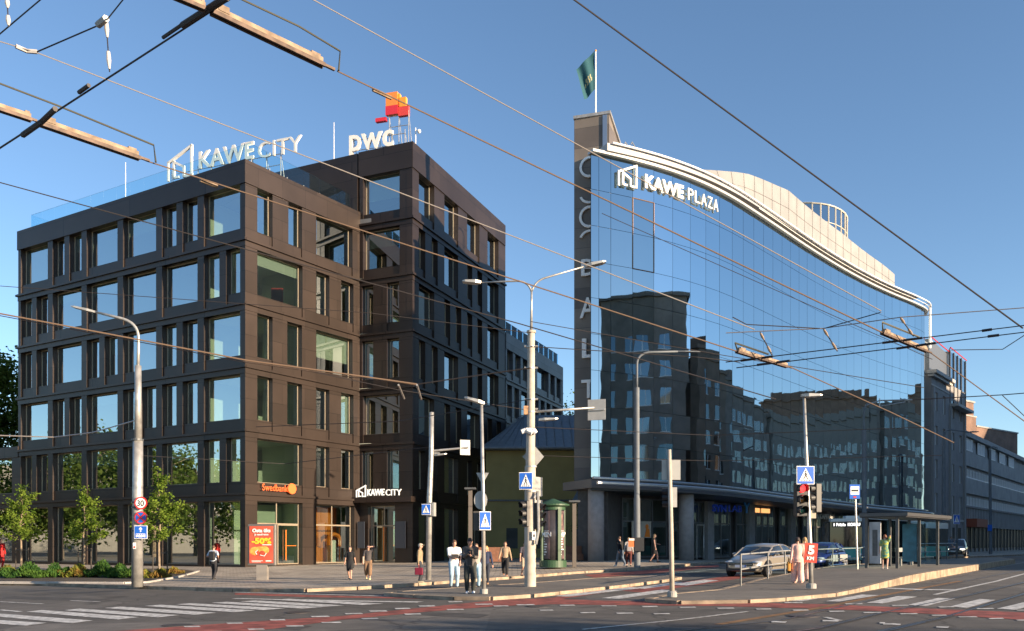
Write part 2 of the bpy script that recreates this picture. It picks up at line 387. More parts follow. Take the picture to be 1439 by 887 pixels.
sheet(red, gpl([(330, 833.5), (440, 836.5), (560, 839.5), (600, 842), (440, 839.5), (330, 836)]), 0.006)
sheet(red, gpl([(820, 808), (880, 803.8), (960, 798.2), (1010, 794.2), (1010, 797), (960, 802), (880, 809), (835, 812)]), 0.006)
sheet(red, gpl([(870, 830), (930, 822), (1000, 813), (1040, 807), (1048, 812), (990, 821), (930, 829.5), (905, 833)]), 0.006)
tag(link('cycle_lane', red.mesh('cycle_lane', M_red)), kind='structure')
wm = MB()
for (x0, y0, x1, y1) in [(67, 859, 192, 870), (7, 864, 127, 875), (-60, 869.5, 62, 878.5), (120, 857, 248, 867), (177, 854, 300, 863.5), (233, 851.2, 355, 860), (277, 849, 397, 857), (327, 847, 450, 855), (367, 845, 480, 852.5), (413, 842.6, 535, 850)]:
    th = 1.15+max(0, (y1-850))*0.05
    d = (x1-x0)
    pq(wm, [(x0-8, y0-th*.55), (x0+30, y0-th*.3), (x1+3, y1-th), (x1-2, y1+th*.9), (x1-34, y1+th*.1), (x0-14, y0+th*.3)][0:1]+[(x1+4, y1-th), (x1-26, y1+th*.55), (x0-30, y0+th*0.5)])
for b in [[(50,690),(140,692),(405,650),(290,645)], [(320,700),(430,705),(660,660),(530,655)], [(595,715),(720,722),(915,672),(800,668)], [(880,725),(990,735),(1180,682),(1075,675)], [(1190,740),(1310,748),(1500,704),(1380,695)], [(-230,684),(-110,690),(150,646),(20,640)]]:
    pq(wm, [(1150+x/4.744, 700+y/4.744) for x, y in b])
def dashrow(L, n, lpx, t=1.1):
    for i in range(n):
        f = i/(max(1, n-1)); k = f*(len(L)-1); j = min(int(k), len(L)-2); u = k-j
        x = L[j][0]+(L[j+1][0]-L[j][0])*u; y = L[j][1]+(L[j+1][1]-L[j][1])*u; l = lpx/2*random.uniform(.85, 1.1)
        pq(wm, [(x-l, y-t*.4), (x+l*.8, y-t*.8), (x+l, y+t*.6), (x-l*.8, y+t)])
dashrow([(270, 881), (480, 864.5), (600, 852)], 8, 26)
dashrow([(240, 892), (380, 883.5), (500, 872), (640, 857)], 8, 28)
dashrow([(680, 849.5), (900, 852.5), (1100, 857), (1290, 863.5), (1440, 872)], 16, 26, .9)
dashrow([(1030, 845.5), (1200, 849), (1330, 853.5), (1439, 858)], 7, 26, .8)
dashrow([(640, 846), (800, 861), (930, 863)], 6, 24, .9)
band(wm, [(330, 832.5), (450, 835.7), (560, 838.6), (690, 843)], 0.09)
band(wm, [(420, 843.5), (520, 845.5), (590, 846.5)], 0.2)
band(wm, [(330, 841.5), (440, 844), (560, 846)], 0.14)
for (a, b, c, d) in [(770, 837, 840, 829.5), (845, 840, 925, 830), (910, 838, 960, 829.5), (720, 835, 800, 826)]:
    pass
for q in [[(780, 838), (800, 839), (905, 826.5), (885, 825.5)], [(845, 841), (870, 842), (952, 830.5), (930, 829)], [(893, 826.5), (905, 828), (965, 819.5), (950, 818.5)], [(940, 822), (965, 823.5), (1010, 816), (990, 815)]]: pq(wm, q)
band(wm, [(820, 885), (955, 871.5), (1050, 860)], 0.05)
for (x, y, l) in [(1095, 874.5, 22), (1168, 873, 24), (1250, 877.5, 18), (1325, 882, 18), (1262, 878, 8), (1240, 876, 8)]:
    pq(wm, [(x-l/2, y-1), (x+l/2, y-.6), (x+l*.4, y+1.2), (x-l*.5, y+.8)])
band(wm, [(1160, 865+3), (1180, 873.5-1)], 0.06)
for q in [[(1208, 824), (1250, 826.5), (1290, 828.2), (1345, 829), (1345, 830.2), (1290, 829.6), (1248, 827.8)]]: pq(wm, q)
band(wm, [(1314, 836), (1399, 817.5), (1439, 806.8), (1500, 792)], 0.07)
band(wm, [(0, 857.5), (28, 860)], 0.08); band(wm, [(0, 846), (60, 849)], 0.06); band(wm, [(100, 844.5), (140, 846)], 0.06)
band(wm, [(860, 814), (950, 806), (1010, 800)], 0.06)
tag(link('road_markings', wm.mesh('road_markings', M_white)), kind='structure')
ol = MB(); band(ol, [(1010, 878), (1150, 855), (1251, 835), (1350, 817)], 0.10); tag(link('faded_marking', ol.mesh('faded_marking', M_orange_line)), kind='structure')
rl = MB()
for L in [[(1040, 900), (1150, 883.4), (1238, 862), (1361, 837), (1439, 819), (1560, 795)], [(1210, 893), (1325, 868.6), (1382, 852), (1439, 835), (1560, 806)], [(1312, 818), (1439, 790.6), (1500, 779.5)], [(1180, 895), (1251, 886.5), (1300, 875)], [(900, 893), (1100, 872), (1160, 858), (1260, 837), (1352, 818.5), (1439, 801)]]:
    band(rl, L, 0.035, 0.012)
tag(link('tram_rails', rl.mesh('tram_rails', M_rail)), kind='structure')
rl = MB()
for L in [[(1040, 901.5), (1150, 884.6), (1238, 863), (1361, 837.8), (1439, 819.7)], [(1210, 894.5), (1325, 869.8), (1382, 853), (1439, 835.8)]]: band(rl, L, 0.07, 0.006)
tag(link('rail_groove', rl.mesh('rail_groove', mat('groove_asphalt', (0.03, 0.028, 0.027), 0.9))), kind='structure')
# manhole
for px, py, lab in ((758, 852.5, 'a'), (420, 861, 'b'), (1130, 866, 'c'), (250, 879, 'd')):
    p = gp(px, py, 0); b = MB(); b.lathe([(.33, .0), (.33, .012), (.25, .014)], 20, c=(p.x, p.y, g(p.x, p.y))); tag(link('manhole_cover', b.mesh('manhole_cover', mat('cast_iron', (.07, .06, .055), .6, .4))), kind='structure')
pa = MB()
for q in [[(560, 858), (690, 864), (672, 869), (540, 862)], [(940, 874), (1080, 878), (1075, 884), (925, 880)], [(20, 838), (150, 842), (140, 846), (0, 841)], [(1215, 838), (1240, 839), (1160, 851), (1140, 850)], [(350, 874), (440, 880), (420, 886), (330, 879)], [(965, 806), (1000, 802), (1010, 806), (975, 811)]]: sheet(pa, gpl(q), .004)
struct('road_patch', pa, mat('tar_patch', (.055, .05, .047), .85, noise=.3, scale=2))
# ---------------------------------------------------------------- dark office block
def V2(a, b): return Vector((a, b))
P0 = V2(-17.5, 56); P1 = V2(-11.6, 65); P2 = V2(-7.37, 63.2); P3 = V2(-.69, 79.9); P4 = V2(-39.9, 69.0)
eL = (P0-P4).normalized(); P5 = P4-eL*13
LV = [0.0, 5.0, 9.17, 13.35, 17.5, 21.7, 25.88, 30.05]
WCOUNT = [0]; EXTRA = MB(); RB = random.Random(11); M_blind = mat('blind_fabric', (.42, .40, .36), .8)
def window(root, M, u0, u1, z0, z1, y=0.44, fr=0.06, div=0, cnt=True, pm=None, fm=None, tr=None):
    f = MB()
    f.box((u0, y-.04, z0), (u0+fr, y+.06, z1), M=M); f.box((u1-fr, y-.04, z0), (u1, y+.06, z1), M=M)
    f.box((u0+fr, y-.04, z0), (u1-fr, y+.06, z0+fr), M=M); f.box((u0+fr, y-.04, z1-fr), (u1-fr, y+.06, z1), M=M)
    for k in range(div):
        uu = u0+(u1-u0)*(k+1)/(div+1); f.box((uu-fr*.6, y-.03, z0+fr), (uu+fr*.6, y+.05, z1-fr), M=M)
    if tr: f.box((u0+fr, y-.02, tr-.05), (u1-fr, y+.04, tr+.05), M=M)
    p = MB(); a = random.uniform(-.002, .002)*(u1-u0); b = random.uniform(-.003, .003)
    p.add([M@Vector(q) for q in ((u0+fr, y-a, z0+fr), (u1-fr, y+a, z0+fr), (u1-fr, y+a+b, z1-fr), (u0+fr, y-a+b, z1-fr))], [(0, 1, 2, 3)])
    if cnt and WCOUNT[0] >= 100:
        k = len(EXTRA.v); EXTRA.v += f.v+p.v; EXTRA.f += [[i+k for i in q] for q in f.f]+[[i+k+len(f.v) for i in q] for q in p.f]; EXTRA.m += [0]*len(f.f)+[1]*len(p.f); return
    if cnt: WCOUNT[0] += 1
    w_ = part('window', f, fm or M_winframe, root, True); part('pane', p, pm or M_pane, w_, True)
    if pm is None and z0 > 5 and RB.random() < .33:
        hb = RB.choice((.25, .4, .6, .95)); q = MB(); q.box((u0+fr, y+.12, z1-fr-(z1-z0)*hb), (u1-fr, y+.14, z1-fr), M=M); part('blind', q, M_blind, w_, True)
def facade(root, P, e, L, lv, rows, top, mats=(M_clad, M_reveal), sill=0.74, pane=None, ledge=0.16, low=None, e0=0, e1=0, cnt=True):
    M = fmat((P.x, P.y, 0), e); wm_ = MB(); pd = 0.5
    for i, row in enumerate(rows):
        z0 = lv[i]; z1 = lv[i+1]; last = (i == len(rows)-1)
        lm = MB(); wz1 = z1-0.50; wz0 = z0+(0.22 if (i == 0 and low) else sill)
        cuts = [0]+[c for iv in row for c in iv[:2]]+[L]
        for a, b in zip(cuts[0::2], cuts[1::2]):
            if b-a > 0.02: wm_.box((a, 0, z0), (b, pd, z1), M=M)
        for iv in row:
            a, b = iv[:2]
            wm_.box((a, 0.09, z0), (b, pd, wz0), M=M)
            wm_.box((a, 0.05, wz1), (b, pd, z1), M=M)
            window(root, M, a, b, wz0, wz1, div=(iv[2] if len(iv) > 2 else 0), pm=pane, cnt=cnt, tr=(z0+3.0 if len(iv) > 3 else None))
        if not last: lm.box((-ledge-e0, -ledge, z1-.14), (L+ledge+e1, .3, z1+.02), M=M); lm.box((-.03-e0, -.035, z1-.50), (L+.03+e1, .2, z1-.14), M=M); part('ledge', lm, mats[0], root, True)
    lm = MB(); lm.box((-.06-e0, -.07, lv[len(rows)]-.55), (L+.06+e1, .45, top), M=M)
    wm_.box((0, .02, lv[0]-.6), (L, .3, lv[0]), M=M)
    part('facade_wall', wm_, mats[0], root, True); part('parapet', lm, mats[0], root, True)
    return M
office = thing('office_building', 'dark bronze clad office block with stepped corner and staggered windows on the left', 'building', (P0.x, P0.y, 0))
m_ = (P0-P4).length/12.0
def modrow(s, m, a=.36, b=.28):
    out = []; k = 0
    for c in s:
        w_ = 2 if c == 'W' else 1; out.append((k*m+a, (k+w_)*m-b)); k += w_
    return out
rowsL = ['WWWWWW', 'nnWWnnWnn', 'WnnWnnnnW', 'nnWnnWnnW', 'nnWWWWnn', 'WnnWWnnW']
facade(office, P0, (P1-P0), (P1-P0).length, LV, [[(1, 5, 1, 1), (6.3, 10.2, 1, 1)], [(1, 5), (6.3, 7.6), (8.8, 10.1)], [(1, 2.3), (3.6, 4.95), (6.3, 7.6), (8.8, 10.1)], [(1, 2.3), (3.6, 4.95), (6.3, 10)], [(1, 5), (6.3, 7.6), (8.8, 10.1)], [(1, 2.3), (3.7, 4.95), (6.3, 10)]], 26.85, low=True)
facade(office, P4, eL, (P0-P4).length, LV, [modrow(r, m_) for r in rowsL], 26.85, low=True)
facade(office, P1, (P2-P1), (P2-P1).length, LV, [[(0.75, 3.1, 1, 1)], [(.2, 1.2), (2.4, 3.45)], [(.3, 3.5, 0)], [(.2, 1.2), (2.4, 3.45)], [(.2, 1.2), (2.4, 3.45)], [(.3, 3.5)], [(.3, 3.5)]], 31.4, low=True)
def rr(s):
    out = []; k = 0
    for c in s:
        if c == 'W': out.append((k+1, k+3.55)); k += 4.32
        else: out += [(k+1, k+2.05), (k+3.1, k+4.15)]; k += 4.32
    return out
facade(office, P2, (P3-P2), (P3-P2).length, LV, [rr('WWWW'), rr('nWnW'), rr('WnWn'), rr('nWnW'), rr('WnnW'), rr('nWnW'), rr('WWWW')], 31.4, low=True)
facade(office, P5, eL, 13.0, LV[:3], [modrow('WWW', 13/6.3), modrow('WnnW', 13/6.3)], 9.5, low=True)
if EXTRA.f:
    o = part('window_row', EXTRA, [M_winframe, M_pane], office, True); o['kind'] = 'stuff'
# slabs, core, back walls, roof
BKa = V2(-22, 92); BKb = V2(-30, 86)
inL = V2(eL.x, eL.y); nin = V2(-eL.y, eL.x)
outline = [P4+nin*.55+inL*.3, P0+nin*.55-inL*.35+V2(0, .2), P1+V2(-.5, .1), P2+V2(-.25, .65), P3+V2(-.6, -.1), P3+V2(-12, 6), P4+nin*18]
sl_ = MB(); 
for z in LV[1:6]: sl_.prism([tuple(p) for p in outline], z-.42, z+.08)
part('floor_slab', sl_, M_int, office, True)
sl_ = MB(); sl_.prism([tuple(p) for p in outline], -.5, 0.12); sl_.prism([tuple(p) for p in outline], LV[6]-.35, 26.3); part('roof_slab', sl_, M_cladg, office, True)
hi = [P1+V2(-8, 3.4)+V2(.2, .3), P1+V2(.0, .0)+V2(-.2, .4), P2+V2(-.25, .65), P3+V2(-.6, -.1), P3+V2(-12, 6)]
sl_ = MB(); sl_.prism([tuple(p) for p in hi], 30.0, 30.9); part('roof_slab', sl_, M_cladg, office, True)
core = MB(); core.prism([tuple(p) for p in (P4+nin*5.5+inL*3, P0+nin*6.0-inL*6.3, P1+V2(-6.3, 3.0), P1+V2(-3, 8), P3+V2(-6.5, -1), P3+V2(-12, 5), P4+nin*17+inL)], 0.1, 26.2); part('core_wall', core, M_int, office, True)
bk = MB()
def wallseg(mb, a, b, z0, z1, th=.3):
    a = Vector(a[:2]); b = Vector(b[:2]); M = fmat((a.x, a.y, 0), b-a); mb.box((0, -th/2, z0), ((b-a).length, th/2, z1), M=M)
wallseg(bk, P3, P3+V2(-12, 6.3), -.5, 31.2); wallseg(bk, P3+V2(-12, 6.3), P4+nin*18.3, -.5, 26.7); wallseg(bk, P4+nin*.5, P4+nin*18.3, -.5, 26.8); wallseg(bk, P5+nin*.5, P5+nin*12, -.5, 9.3)
wallseg(bk, P5+nin*12, P4+nin*12, -.5, 9.3)
wallseg(bk, P1+V2(-.1, .15), P1+V2(-8.2, 3.9), 25.8, 31.35); wallseg(bk, P1+V2(-8.2, 3.9), P3+V2(-12, 6.3), 25.8, 31.35)
bk.prism([tuple(p) for p in (P5+nin*.6, P4+nin*.6, P4+nin*12, P5+nin*12)], 8.7, 9.3)
part('back_wall', bk, M_clad, office, True)
# partitions inside, seen through the panes
pw = MB()
for t in (4.3, 8.6, 12.9, 17.2, 21): a = P4+inL*t+nin*.7; wallseg(pw, a, a+nin*5, .1, 26, .12)
for t in (5.6,): a = P0+(P1-P0).normalized()*t+V2(-.5, .3); wallseg(pw, a, a+V2(-3.5, 2.2), 5, 26, .12)
part('partition', pw, M_int, office, True)
fu = MB(); fr_ = MB()
for i in range(1, 6):
    for t in (1.6, 3.2, 7.2, 9):
        a = P0+(P1-P0).normalized()*t+V2(-1.7, 1.1); fu.box((a.x-.5, a.y-.4, LV[i]+.75), (a.x+.5, a.y+.4, LV[i]+.79)); 
        for sx in (-.45, .42):
            for sy in (-.35, .32): fu.box((a.x+sx, a.y+sy, LV[i]+.08), (a.x+sx+.04, a.y+sy+.04, LV[i]+.75))
a = P0+(P1-P0).normalized()*3.9+V2(-1.2, .8); fr_.box((a.x-.35, a.y-.1, LV[5]+.1-4.2+.35), (a.x+.45, a.y+.1, LV[5]+1.5-4.2+.6)); fr_.box((a.x-.35, a.y-.1, LV[4]+.5), (a.x+.45, a.y+.1, LV[4]+2.0))
part('desk', fu, M_wht, office, True); part('partition_screen', fr_, mat('red_fabric', (0.6, 0.05, 0.03), 0.8), office, True)
# ceiling lights strips inside
# bank lobby
M_or = mat('orange_panel', (0.75, 0.20, 0.02), 0.5)
Mf = fmat((P0.x, P0.y, 0), P1-P0)
lob = MB(); lob.box((6.2, 2.3, .12), (10.6, 2.5, 4.4), M=Mf); part('lobby_wall', lob, M_or, office, True)
lob = MB(); lob.box((5.5, .7, .12), (5.6, 3.2, 4.5), M=Mf); lob.box((7.6, 2.0, .12), (8.1, 2.28, 4.4), M=Mf); lob.box((1.2, 2.6, .12), (5.4, 2.75, 4.4), M=Mf); part('lobby_wall', lob, M_int, office, True)
for u in (7.0, 9.2):
    at = MB(); at.box((u, 1.5, .12), (u+.55, 1.9, 1.9), M=Mf); a_ = part('cash_machine', at, M_wht, office, True)
    at = MB(); L_ = [Mf@Vector((u+.3+.62*math.cos(t), 1.42, 1.75+.62*math.sin(t))) for t in [R(200)-R(230)*k/14 for k in range(15)]]
    at.tube(L_, .16, 6); part('orange_hood', at, M_or, a_, True)
# door leaves and handles
dr = MB(); dr.box((3.05, .36, .1), (3.12, .42, 3.0), M=Mf); dr.box((3.1, .37, 2.9), (4.9, .41, 3.0), M=Mf); part('door_frame', dr, M_winframe, office, True)
dr = MB(); dr.tube([Mf@Vector((3.75, .3, .5)), Mf@Vector((3.75, .3, 2.6))], .035, 6); dr.tube([Mf@Vector((3.75, .3, 1.5)), Mf@Vector((4.7, .33, 1.5))], .02, 6); part('door_handle', dr, M_or, office, True)
Mr = fmat((P1.x, P1.y, 0), P2-P1)
dr = MB(); dr.tube([Mr@Vector((1.95, .3, .3)), Mr@Vector((1.95, .3, 2.9))], .05, 6); part('door_handle', dr, M_or, office, True)
dr = MB(); dr.box((.1, -.45, 1.3), (.7, -.38, 3.3), M=Mr); part('notice_board', dr, mat('slate_board', (.03, .035, .05), .4), office, True); dr = MB(); dr.box((3.2, -.2, 1.3), (4.1, -.13, 3.3), M=Mr); part('notice_board', dr, MATS['slate_board'], office, True)
cn = MB(); cn.box((-.35, -.75, 4.72), (4.9, -.05, 5.12), M=Mr); part('canopy', cn, M_clad, office, True)
# roof railing glass
rg = MB(); rp = MB()
def railrun(a, b, z0, z1, stp=1.6):
    a = Vector(a[:2]); b = Vector(b[:2]); L_ = (b-a).length; n = max(1, round(L_/stp)); M = fmat((a.x, a.y, 0), b-a)
    for k in range(n):
        rg.box((k*L_/n+.02, -.01, z0), ((k+1)*L_/n-.02, .01, z1), M=M)
        rp.box((k*L_/n-.02, -.03, z0-.15), (k*L_/n+.02, .03, z0+.4), M=M)
railrun(P4+nin*.7+inL*.6, P0+nin*.7-inL*.2, 26.75, 28.3); railrun(P0+nin*.7-inL*.2, P1+V2(-.75, -.1), 26.75, 28.2)
railrun(P4+nin*17, P4+nin*.7+inL*.6, 26.75, 28.3)
part('glass_railing', rg, M_railg, office, True); part('railing_post', rp, M_steel, office, True)
bx = MB(); a = P4+inL*8+nin*4; Mb_ = fmat((a.x, a.y, 0), eL); bx.box((0, 0, 26), (9, 5, 28.5), M=Mb_); part('plant_room', bx, M_cladg, office, True)
for p, h in ((P4+inL*9.4+nin*3, 31.5), (P1+V2(-2.2, 1.2), 34.3)):
    r_ = MB(); r_.tube([(p.x, p.y, 26), (p.x, p.y, h)], [.05, .02], 6); part('lightning_rod', r_, M_wht, office, True)

# fascia lettering -----------------------------------------------------------
def logo(parent, O, e, s, m_, depth=.08, th=.075, world=True):
    mb = MB(); M = fmat(O, e)
    def bar(a, b):
        a = Vector((a[0]*s, 0, a[1]*s)); b = Vector((b[0]*s, 0, b[1]*s)); d = (b-a).normalized(); a = a-d*th*s*.5; b = b+d*th*s*.5; n = Vector((-d.z, 0, d.x))*th*s/2; y = Vector((0, depth/2, 0))
        vs = [a-n-y, b-n-y, b+n-y, a+n-y, a-n+y, b-n+y, b+n+y, a+n+y]
        mb.add([M@v for v in vs], [(0,1,2,3),(7,6,5,4),(0,4,5,1),(1,5,6,2),(2,6,7,3),(3,7,4,0)])
    L1 = [(0, 0), (0, .56), (.92, .97), (.92, .04), (.62, .04), (.62, .34), (.22, .56), (.22, .05), (.40, .05)]
    for a, b in zip(L1, L1[1:]): bar(a, b)
    return part('house_emblem', mb, m_, parent, world)
def frame_legs(parent, O, e, u0, u1, z0, ztop, n, back=.8):
    mb = MB(); M = fmat((O[0], O[1], 0), e)
    for k in range(n):
        u = u0+(u1-u0)*k/(n-1); mb.tube([M@Vector((u, .12, z0)), M@Vector((u, .12, ztop))], .03, 5); mb.tube([M@Vector((u, back+.3, z0)), M@Vector((u, .15, ztop-.2))], .025, 5)
    mb.tube([M@Vector((u0, .12, ztop-.3)), M@Vector((u1, .12, ztop-.3))], .03, 5); mb.tube([M@Vector((u0, .12, ztop-1.1)), M@Vector((u1, .12, ztop-1.1))], .03, 5)
    return part('support_frame', mb, M_steel, parent, True)
eS = Vector((.935, -.355))
O = pt(237, 254, 67.0); 
t = thing('roof_sign', 'white rooftop letters with house emblem standing above the glass railing of the dark office', 'sign', (O.x, O.y, 26.8))
def along(px, O, e, base):    # distance from O along e where image x is px
    k = (px-CX)/F; return (k*O.y-O.x)/(e.x-k*e.y)
def zfor(py, p): return EYE-(py-HZ)*p.y/F
M_letter = mat('letter_white', (0.80, 0.78, 0.74), 0.5)
def word(parent, txt, px0, px1, ytop, ybot, O, e, m_=M_letter, bold=.02, depth=.15, dy=0):
    u0 = along(px0, O, e, 0); u1 = along(px1, O, e, 0); p0 = Vector((O.x+e.x*u0, O.y+e.y*u0))
    zb = zfor(ybot, p0); zt = zfor(ytop, p0)
    return text('lettering', txt, zt-zb, m_, parent, (p0.x, p0.y, zb), e, depth=depth, bold=bold, width=u1-u0)
logo(t, (O.x, O.y, zfor(254, O)), eS, 2.45, M_letter, .16, .07)
word(t, 'KAWE', 280, 357, 213, 237, O, eS, bold=.018); word(t, 'CITY', 363, 424, 200.5, 223.5, O, eS, bold=.0)
frame_legs(t, O, eS, .2, 10.4, 26.4, 30.9, 9)
O = pt(491, 208, 66.2); eP = Vector((.96, -.28))
t = thing('roof_sign', 'white serif roof lettering under red and orange blocks on the highest dark corner', 'sign', (O.x, O.y, 31.2))
word(t, 'pwc', 491, 553, 179, 213, O, eP, bold=.015); 
frame_legs(t, O, eP, .3, 4.6, 31.0, 33.2, 5)
M_o1 = mat('sign_orange', (.85, .25, .05), .45); M_o2 = mat('sign_amber', (.85, .33, .04), .45); M_o3 = mat('sign_crimson', (.62, .03, .05), .45); M_o4 = mat('sign_rose', (.65, .06, .05), .45)
def blk(x0, y0, x1, y1, m_, off, O, e, dep=.3):
    u0 = along(x0, O, e, 0); u1 = along(x1, O, e, 0); p = Vector((O.x+e.x*u0, O.y+e.y*u0)); M = fmat((O.x, O.y, 0), e); b = MB()
    b.box((u0, off, zfor(y1, p)), (u1, off+dep, zfor(y0, p)), M=M); part('coloured_block', b, m_, t, True)
blk(542, 131, 558, 162, M_o1, 0, O, eP); blk(558.3, 131, 561, 148, M_o2, .1, O, eP); blk(561, 137, 570, 150, M_o2, .02, O, eP); blk(542, 150, 559, 162.5, M_o3, -.05, O, eP, .04); blk(559.3, 150, 573.5, 163, M_o4, .03, O, eP); blk(527, 166, 542, 171, M_o3, .05, O, eP)
frame_legs(t, O, eP, 3.3, 4.9, 31.0, 34.6, 3)
# security camera on a post at the roof corner
p = pt(584, 206, 64.2); t = thing('security_camera', 'small white dome camera on a thin post at the highest roof corner', 'camera', (p.x, p.y, 31.4))
b = MB(); b.tube([(0, 0, 0), (0, 0, 1.5)], .04, 6); b.tube([(0, 0, 1.3), (.25, -.1, 1.3)], .03, 6); part('post', b, M_wht, t)
b = MB(); b.ell((.28, -.12, 1.18), (.14, .14, .16)); part('dome', b, M_wht, t, smooth=True)
# wall signs on the office
def planepx(px, py, P, e, off=0):
    e = Vector(e[:2]).normalized(); n = Vector((e.y, -e.x)); O = Vector((P.x, P.y))+n*off; k = (px-CX)/F; u = (k*O.y-O.x)/(e.x-k*e.y); p = O+e*u; return u, zfor(py, p), p
eF = (P1-P0).normalized(); eR = (P2-P1).normalized(); eG = (P3-P2).normalized()
def wallword(root, txt, P, e, px0, px1, y0t, y0b, m_, off=.1, bold=.02, depth=.08, name='lettering'):
    u0, zb, p0 = planepx(px0, y0b, P, e, off); _, zt, _ = planepx(px0, y0t, P, e, off); u1, _, _ = planepx(px1, y0b, P, e, off)
    return text(name, txt, zt-zb, m_, root, (p0.x, p0.y, zb), e, depth=depth, bold=bold, width=u1-u0)
M_orl = mat('letter_orange_lit', (.80, .13, .03), .4, emit=(1, .16, .04), estr=.2)
t = thing('fascia_sign', 'orange bank lettering with round orange emblem over the corner shopfront', 'sign', (P0.x, P0.y, 5.2))
wallword(t, 'Swedbank', P0, eF, 368.5, 404, 679, 689, M_orl, .15, -.005, .04)
u, z, p = planepx(410, 687, P0, eF, .15); b = MB(); M = fmat((p.x, p.y, z), eF)@Matrix.Rotation(R(90), 4, 'X'); b.lathe([(.36, -.06), (.38, 0), (.36, .06)], 24, M=M); part('round_emblem', b, M_orl, t, True)
t = thing('fascia_sign', 'white lettering and house emblem standing on the canopy above the office entrance', 'sign', (P1.x, P1.y, 5.1))
OO = V2(P1.x, P1.y)
M_lit = mat('letter_lit', (.85, .83, .78), .4, emit=(1, .95, .85), estr=.25)
wallword(t, 'KAWE', P1, eR, 516, 540, 687.5, 696.5, M_lit, .55, .03); wallword(t, 'CITY', P1, eR, 542, 564, 687.5, 696.5, M_lit, .55, .005)
u, z, p = planepx(501, 698.5, P1, eR, .55); logo(t, (p.x, p.y, z), eR, .85, M_lit, .06, .1)
b = MB(); Mx = fmat((p.x, p.y, 0), eR); 
for k in range(9): b.box((.2+k*.42, 0, 5.1), (.23+k*.42, .03, z+.05), M=Mx)
part('stand_off', b, M_dsteel, t, True)
t = thing('fascia_sign', 'small white salon lettering near the far end of the shaded side of the dark office', 'sign', (P3.x, P3.y, 4.5))
wallword(t, 'salon~juuksur', P2, eG, 684, 703, 704, 710, M_lit, .15, 0)

# ---------------------------------------------------------------- grey wing behind, yellow house
W0 = V2(-.6, 81.9); W1 = V2(5.8, 98.4); LW = [.2, 5.0, 9.17, 13.35, 17.5, 20.9]
wing = thing('office_wing', 'pale grey clad office wing with glass roof railing behind the dark block', 'building', (W0.x, W0.y, 0))
facade(wing, W0, W1-W0, (W1-W0).length, LW, [modrow('WWWW', 2.2), modrow('nWnWnW', 17.6/9), modrow('WnnnWn', 17.6/8), modrow('nnWnnnW', 17.6/9), modrow('nnnnWnn', 17.6/8.1)], 21.9, mats=(M_cladg, M_cladg), cnt=False, sill=.7)
b = MB(); b.prism([tuple(p) for p in (W0+V2(-.5, .5), W1+V2(-.5, .3), W1+V2(-12, 4), W0+V2(-9, 6))], 0, .3); 
for z in LW[1:]: b.prism([tuple(p) for p in (W0+V2(-.5, .5), W1+V2(-.5, .3), W1+V2(-12, 4), W0+V2(-9, 6))], z-.4, z+.1)
part('floor_slab', b, M_intd, wing, True)
b = MB(); wallseg(b, W0+V2(-3.5, 2), W1+V2(-3.5, 1), .2, 20.8); wallseg(b, W1+V2(.05, 0), W1+V2(-12, 4.4), 0, 21.8); part('back_wall', b, M_cladg, wing, True)
rg = MB(); rp = MB(); railrun(W0+V2(-.6, .3), W1+V2(-.5, 0), 21.9, 23.4); part('glass_railing', rg, M_railg, wing, True); part('railing_post', rp, M_steel, wing, True)

M_ylw = mat('ochre_render', (0.38, 0.30, 0.12), 0.9, noise=.08, scale=.8, bump=.2)
M_zinc = mat('zinc_roof', (0.24, 0.27, 0.30), 0.45, 0.3, noise=.1)
yh = thing('yellow_house', 'ochre rendered house with grey standing seam metal roof in the shade between the office blocks', 'building', (0, 75, 0))
b = MB(); b.box((-2.3, 75, 0), (7.6, 88, 10.2)); part('wall', b, M_ylw, yh, True)
b = MB(); b.box((-2.35, 74.85, 5.35), (7.7, 74.99, 5.5)); b.box((5.9, 74.8, 4.9), (7.7, 74.98, 5.34)); part('string_course', b, M_dsteel, yh, True)
b = MB(); b.add([(-2.6, 74.2, 10.1), (8.2, 74.2, 10.1), (8.2, 88, 10.1), (-2.6, 88, 10.1), (1.2, 79.5, 13.6), (8.2, 79.8, 13.6), (8.2, 83, 13.6), (1.2, 83, 13.6), (-2.6, 74.2, 9.8), (8.2, 74.2, 9.8), (8.2, 88, 9.8), (-2.6, 88, 9.8)], [(0,1,5,4),(1,2,6,5),(2,3,7,6),(3,0,4,7),(4,5,6,7),(8,9,1,0),(9,10,2,1),(11,8,0,3),(11,10,9,8)])
for k in range(14):
    x = -2.2+k*.75; x2 = max(x, 1.2) if x > 1.2 else 1.2+(x-1.2)*.05
    b.tube([(x, 74.25, 10.14), (x2 if x > 1.2 else x+(1.2-x)*.9, 79.3, 13.55)], .04, 4)
rf = part('roof', b, M_zinc, yh, True)
b = MB(); b.tube([(-2.6, 74.1, 9.95), (8.2, 74.1, 9.95)], .14, 8); b.tube([(6.6, 74.1, 9.9), (6.9, 74.6, 9.0), (7.1, 74.8, 6.2), (7.2, 74.8, 5.4)], .09, 8); part('gutter', b, M_zinc, rf, True)
b = MB(); b.add([(5.2, 74.0, 5.35), (8.5, 74.0, 5.35), (8.5, 75, 6.6), (5.9, 75, 6.6), (5.2, 74.0, 5.2), (8.5, 74.0, 5.2)], [(0,1,2,3),(4,5,1,0)]); part('canopy', b, M_zinc, yh, True)
for x in (-.5, 2.2):
    b = MB(); b.box((x, 74.96, 1.2), (x+1.0, 75.02, 3.0)); part('window', b, M_intd, yh, True)
b = MB(); b.box((5.6, 74.95, .3), (6.9, 75.02, 2.9)); part('door', b, M_dsteel, yh, True)

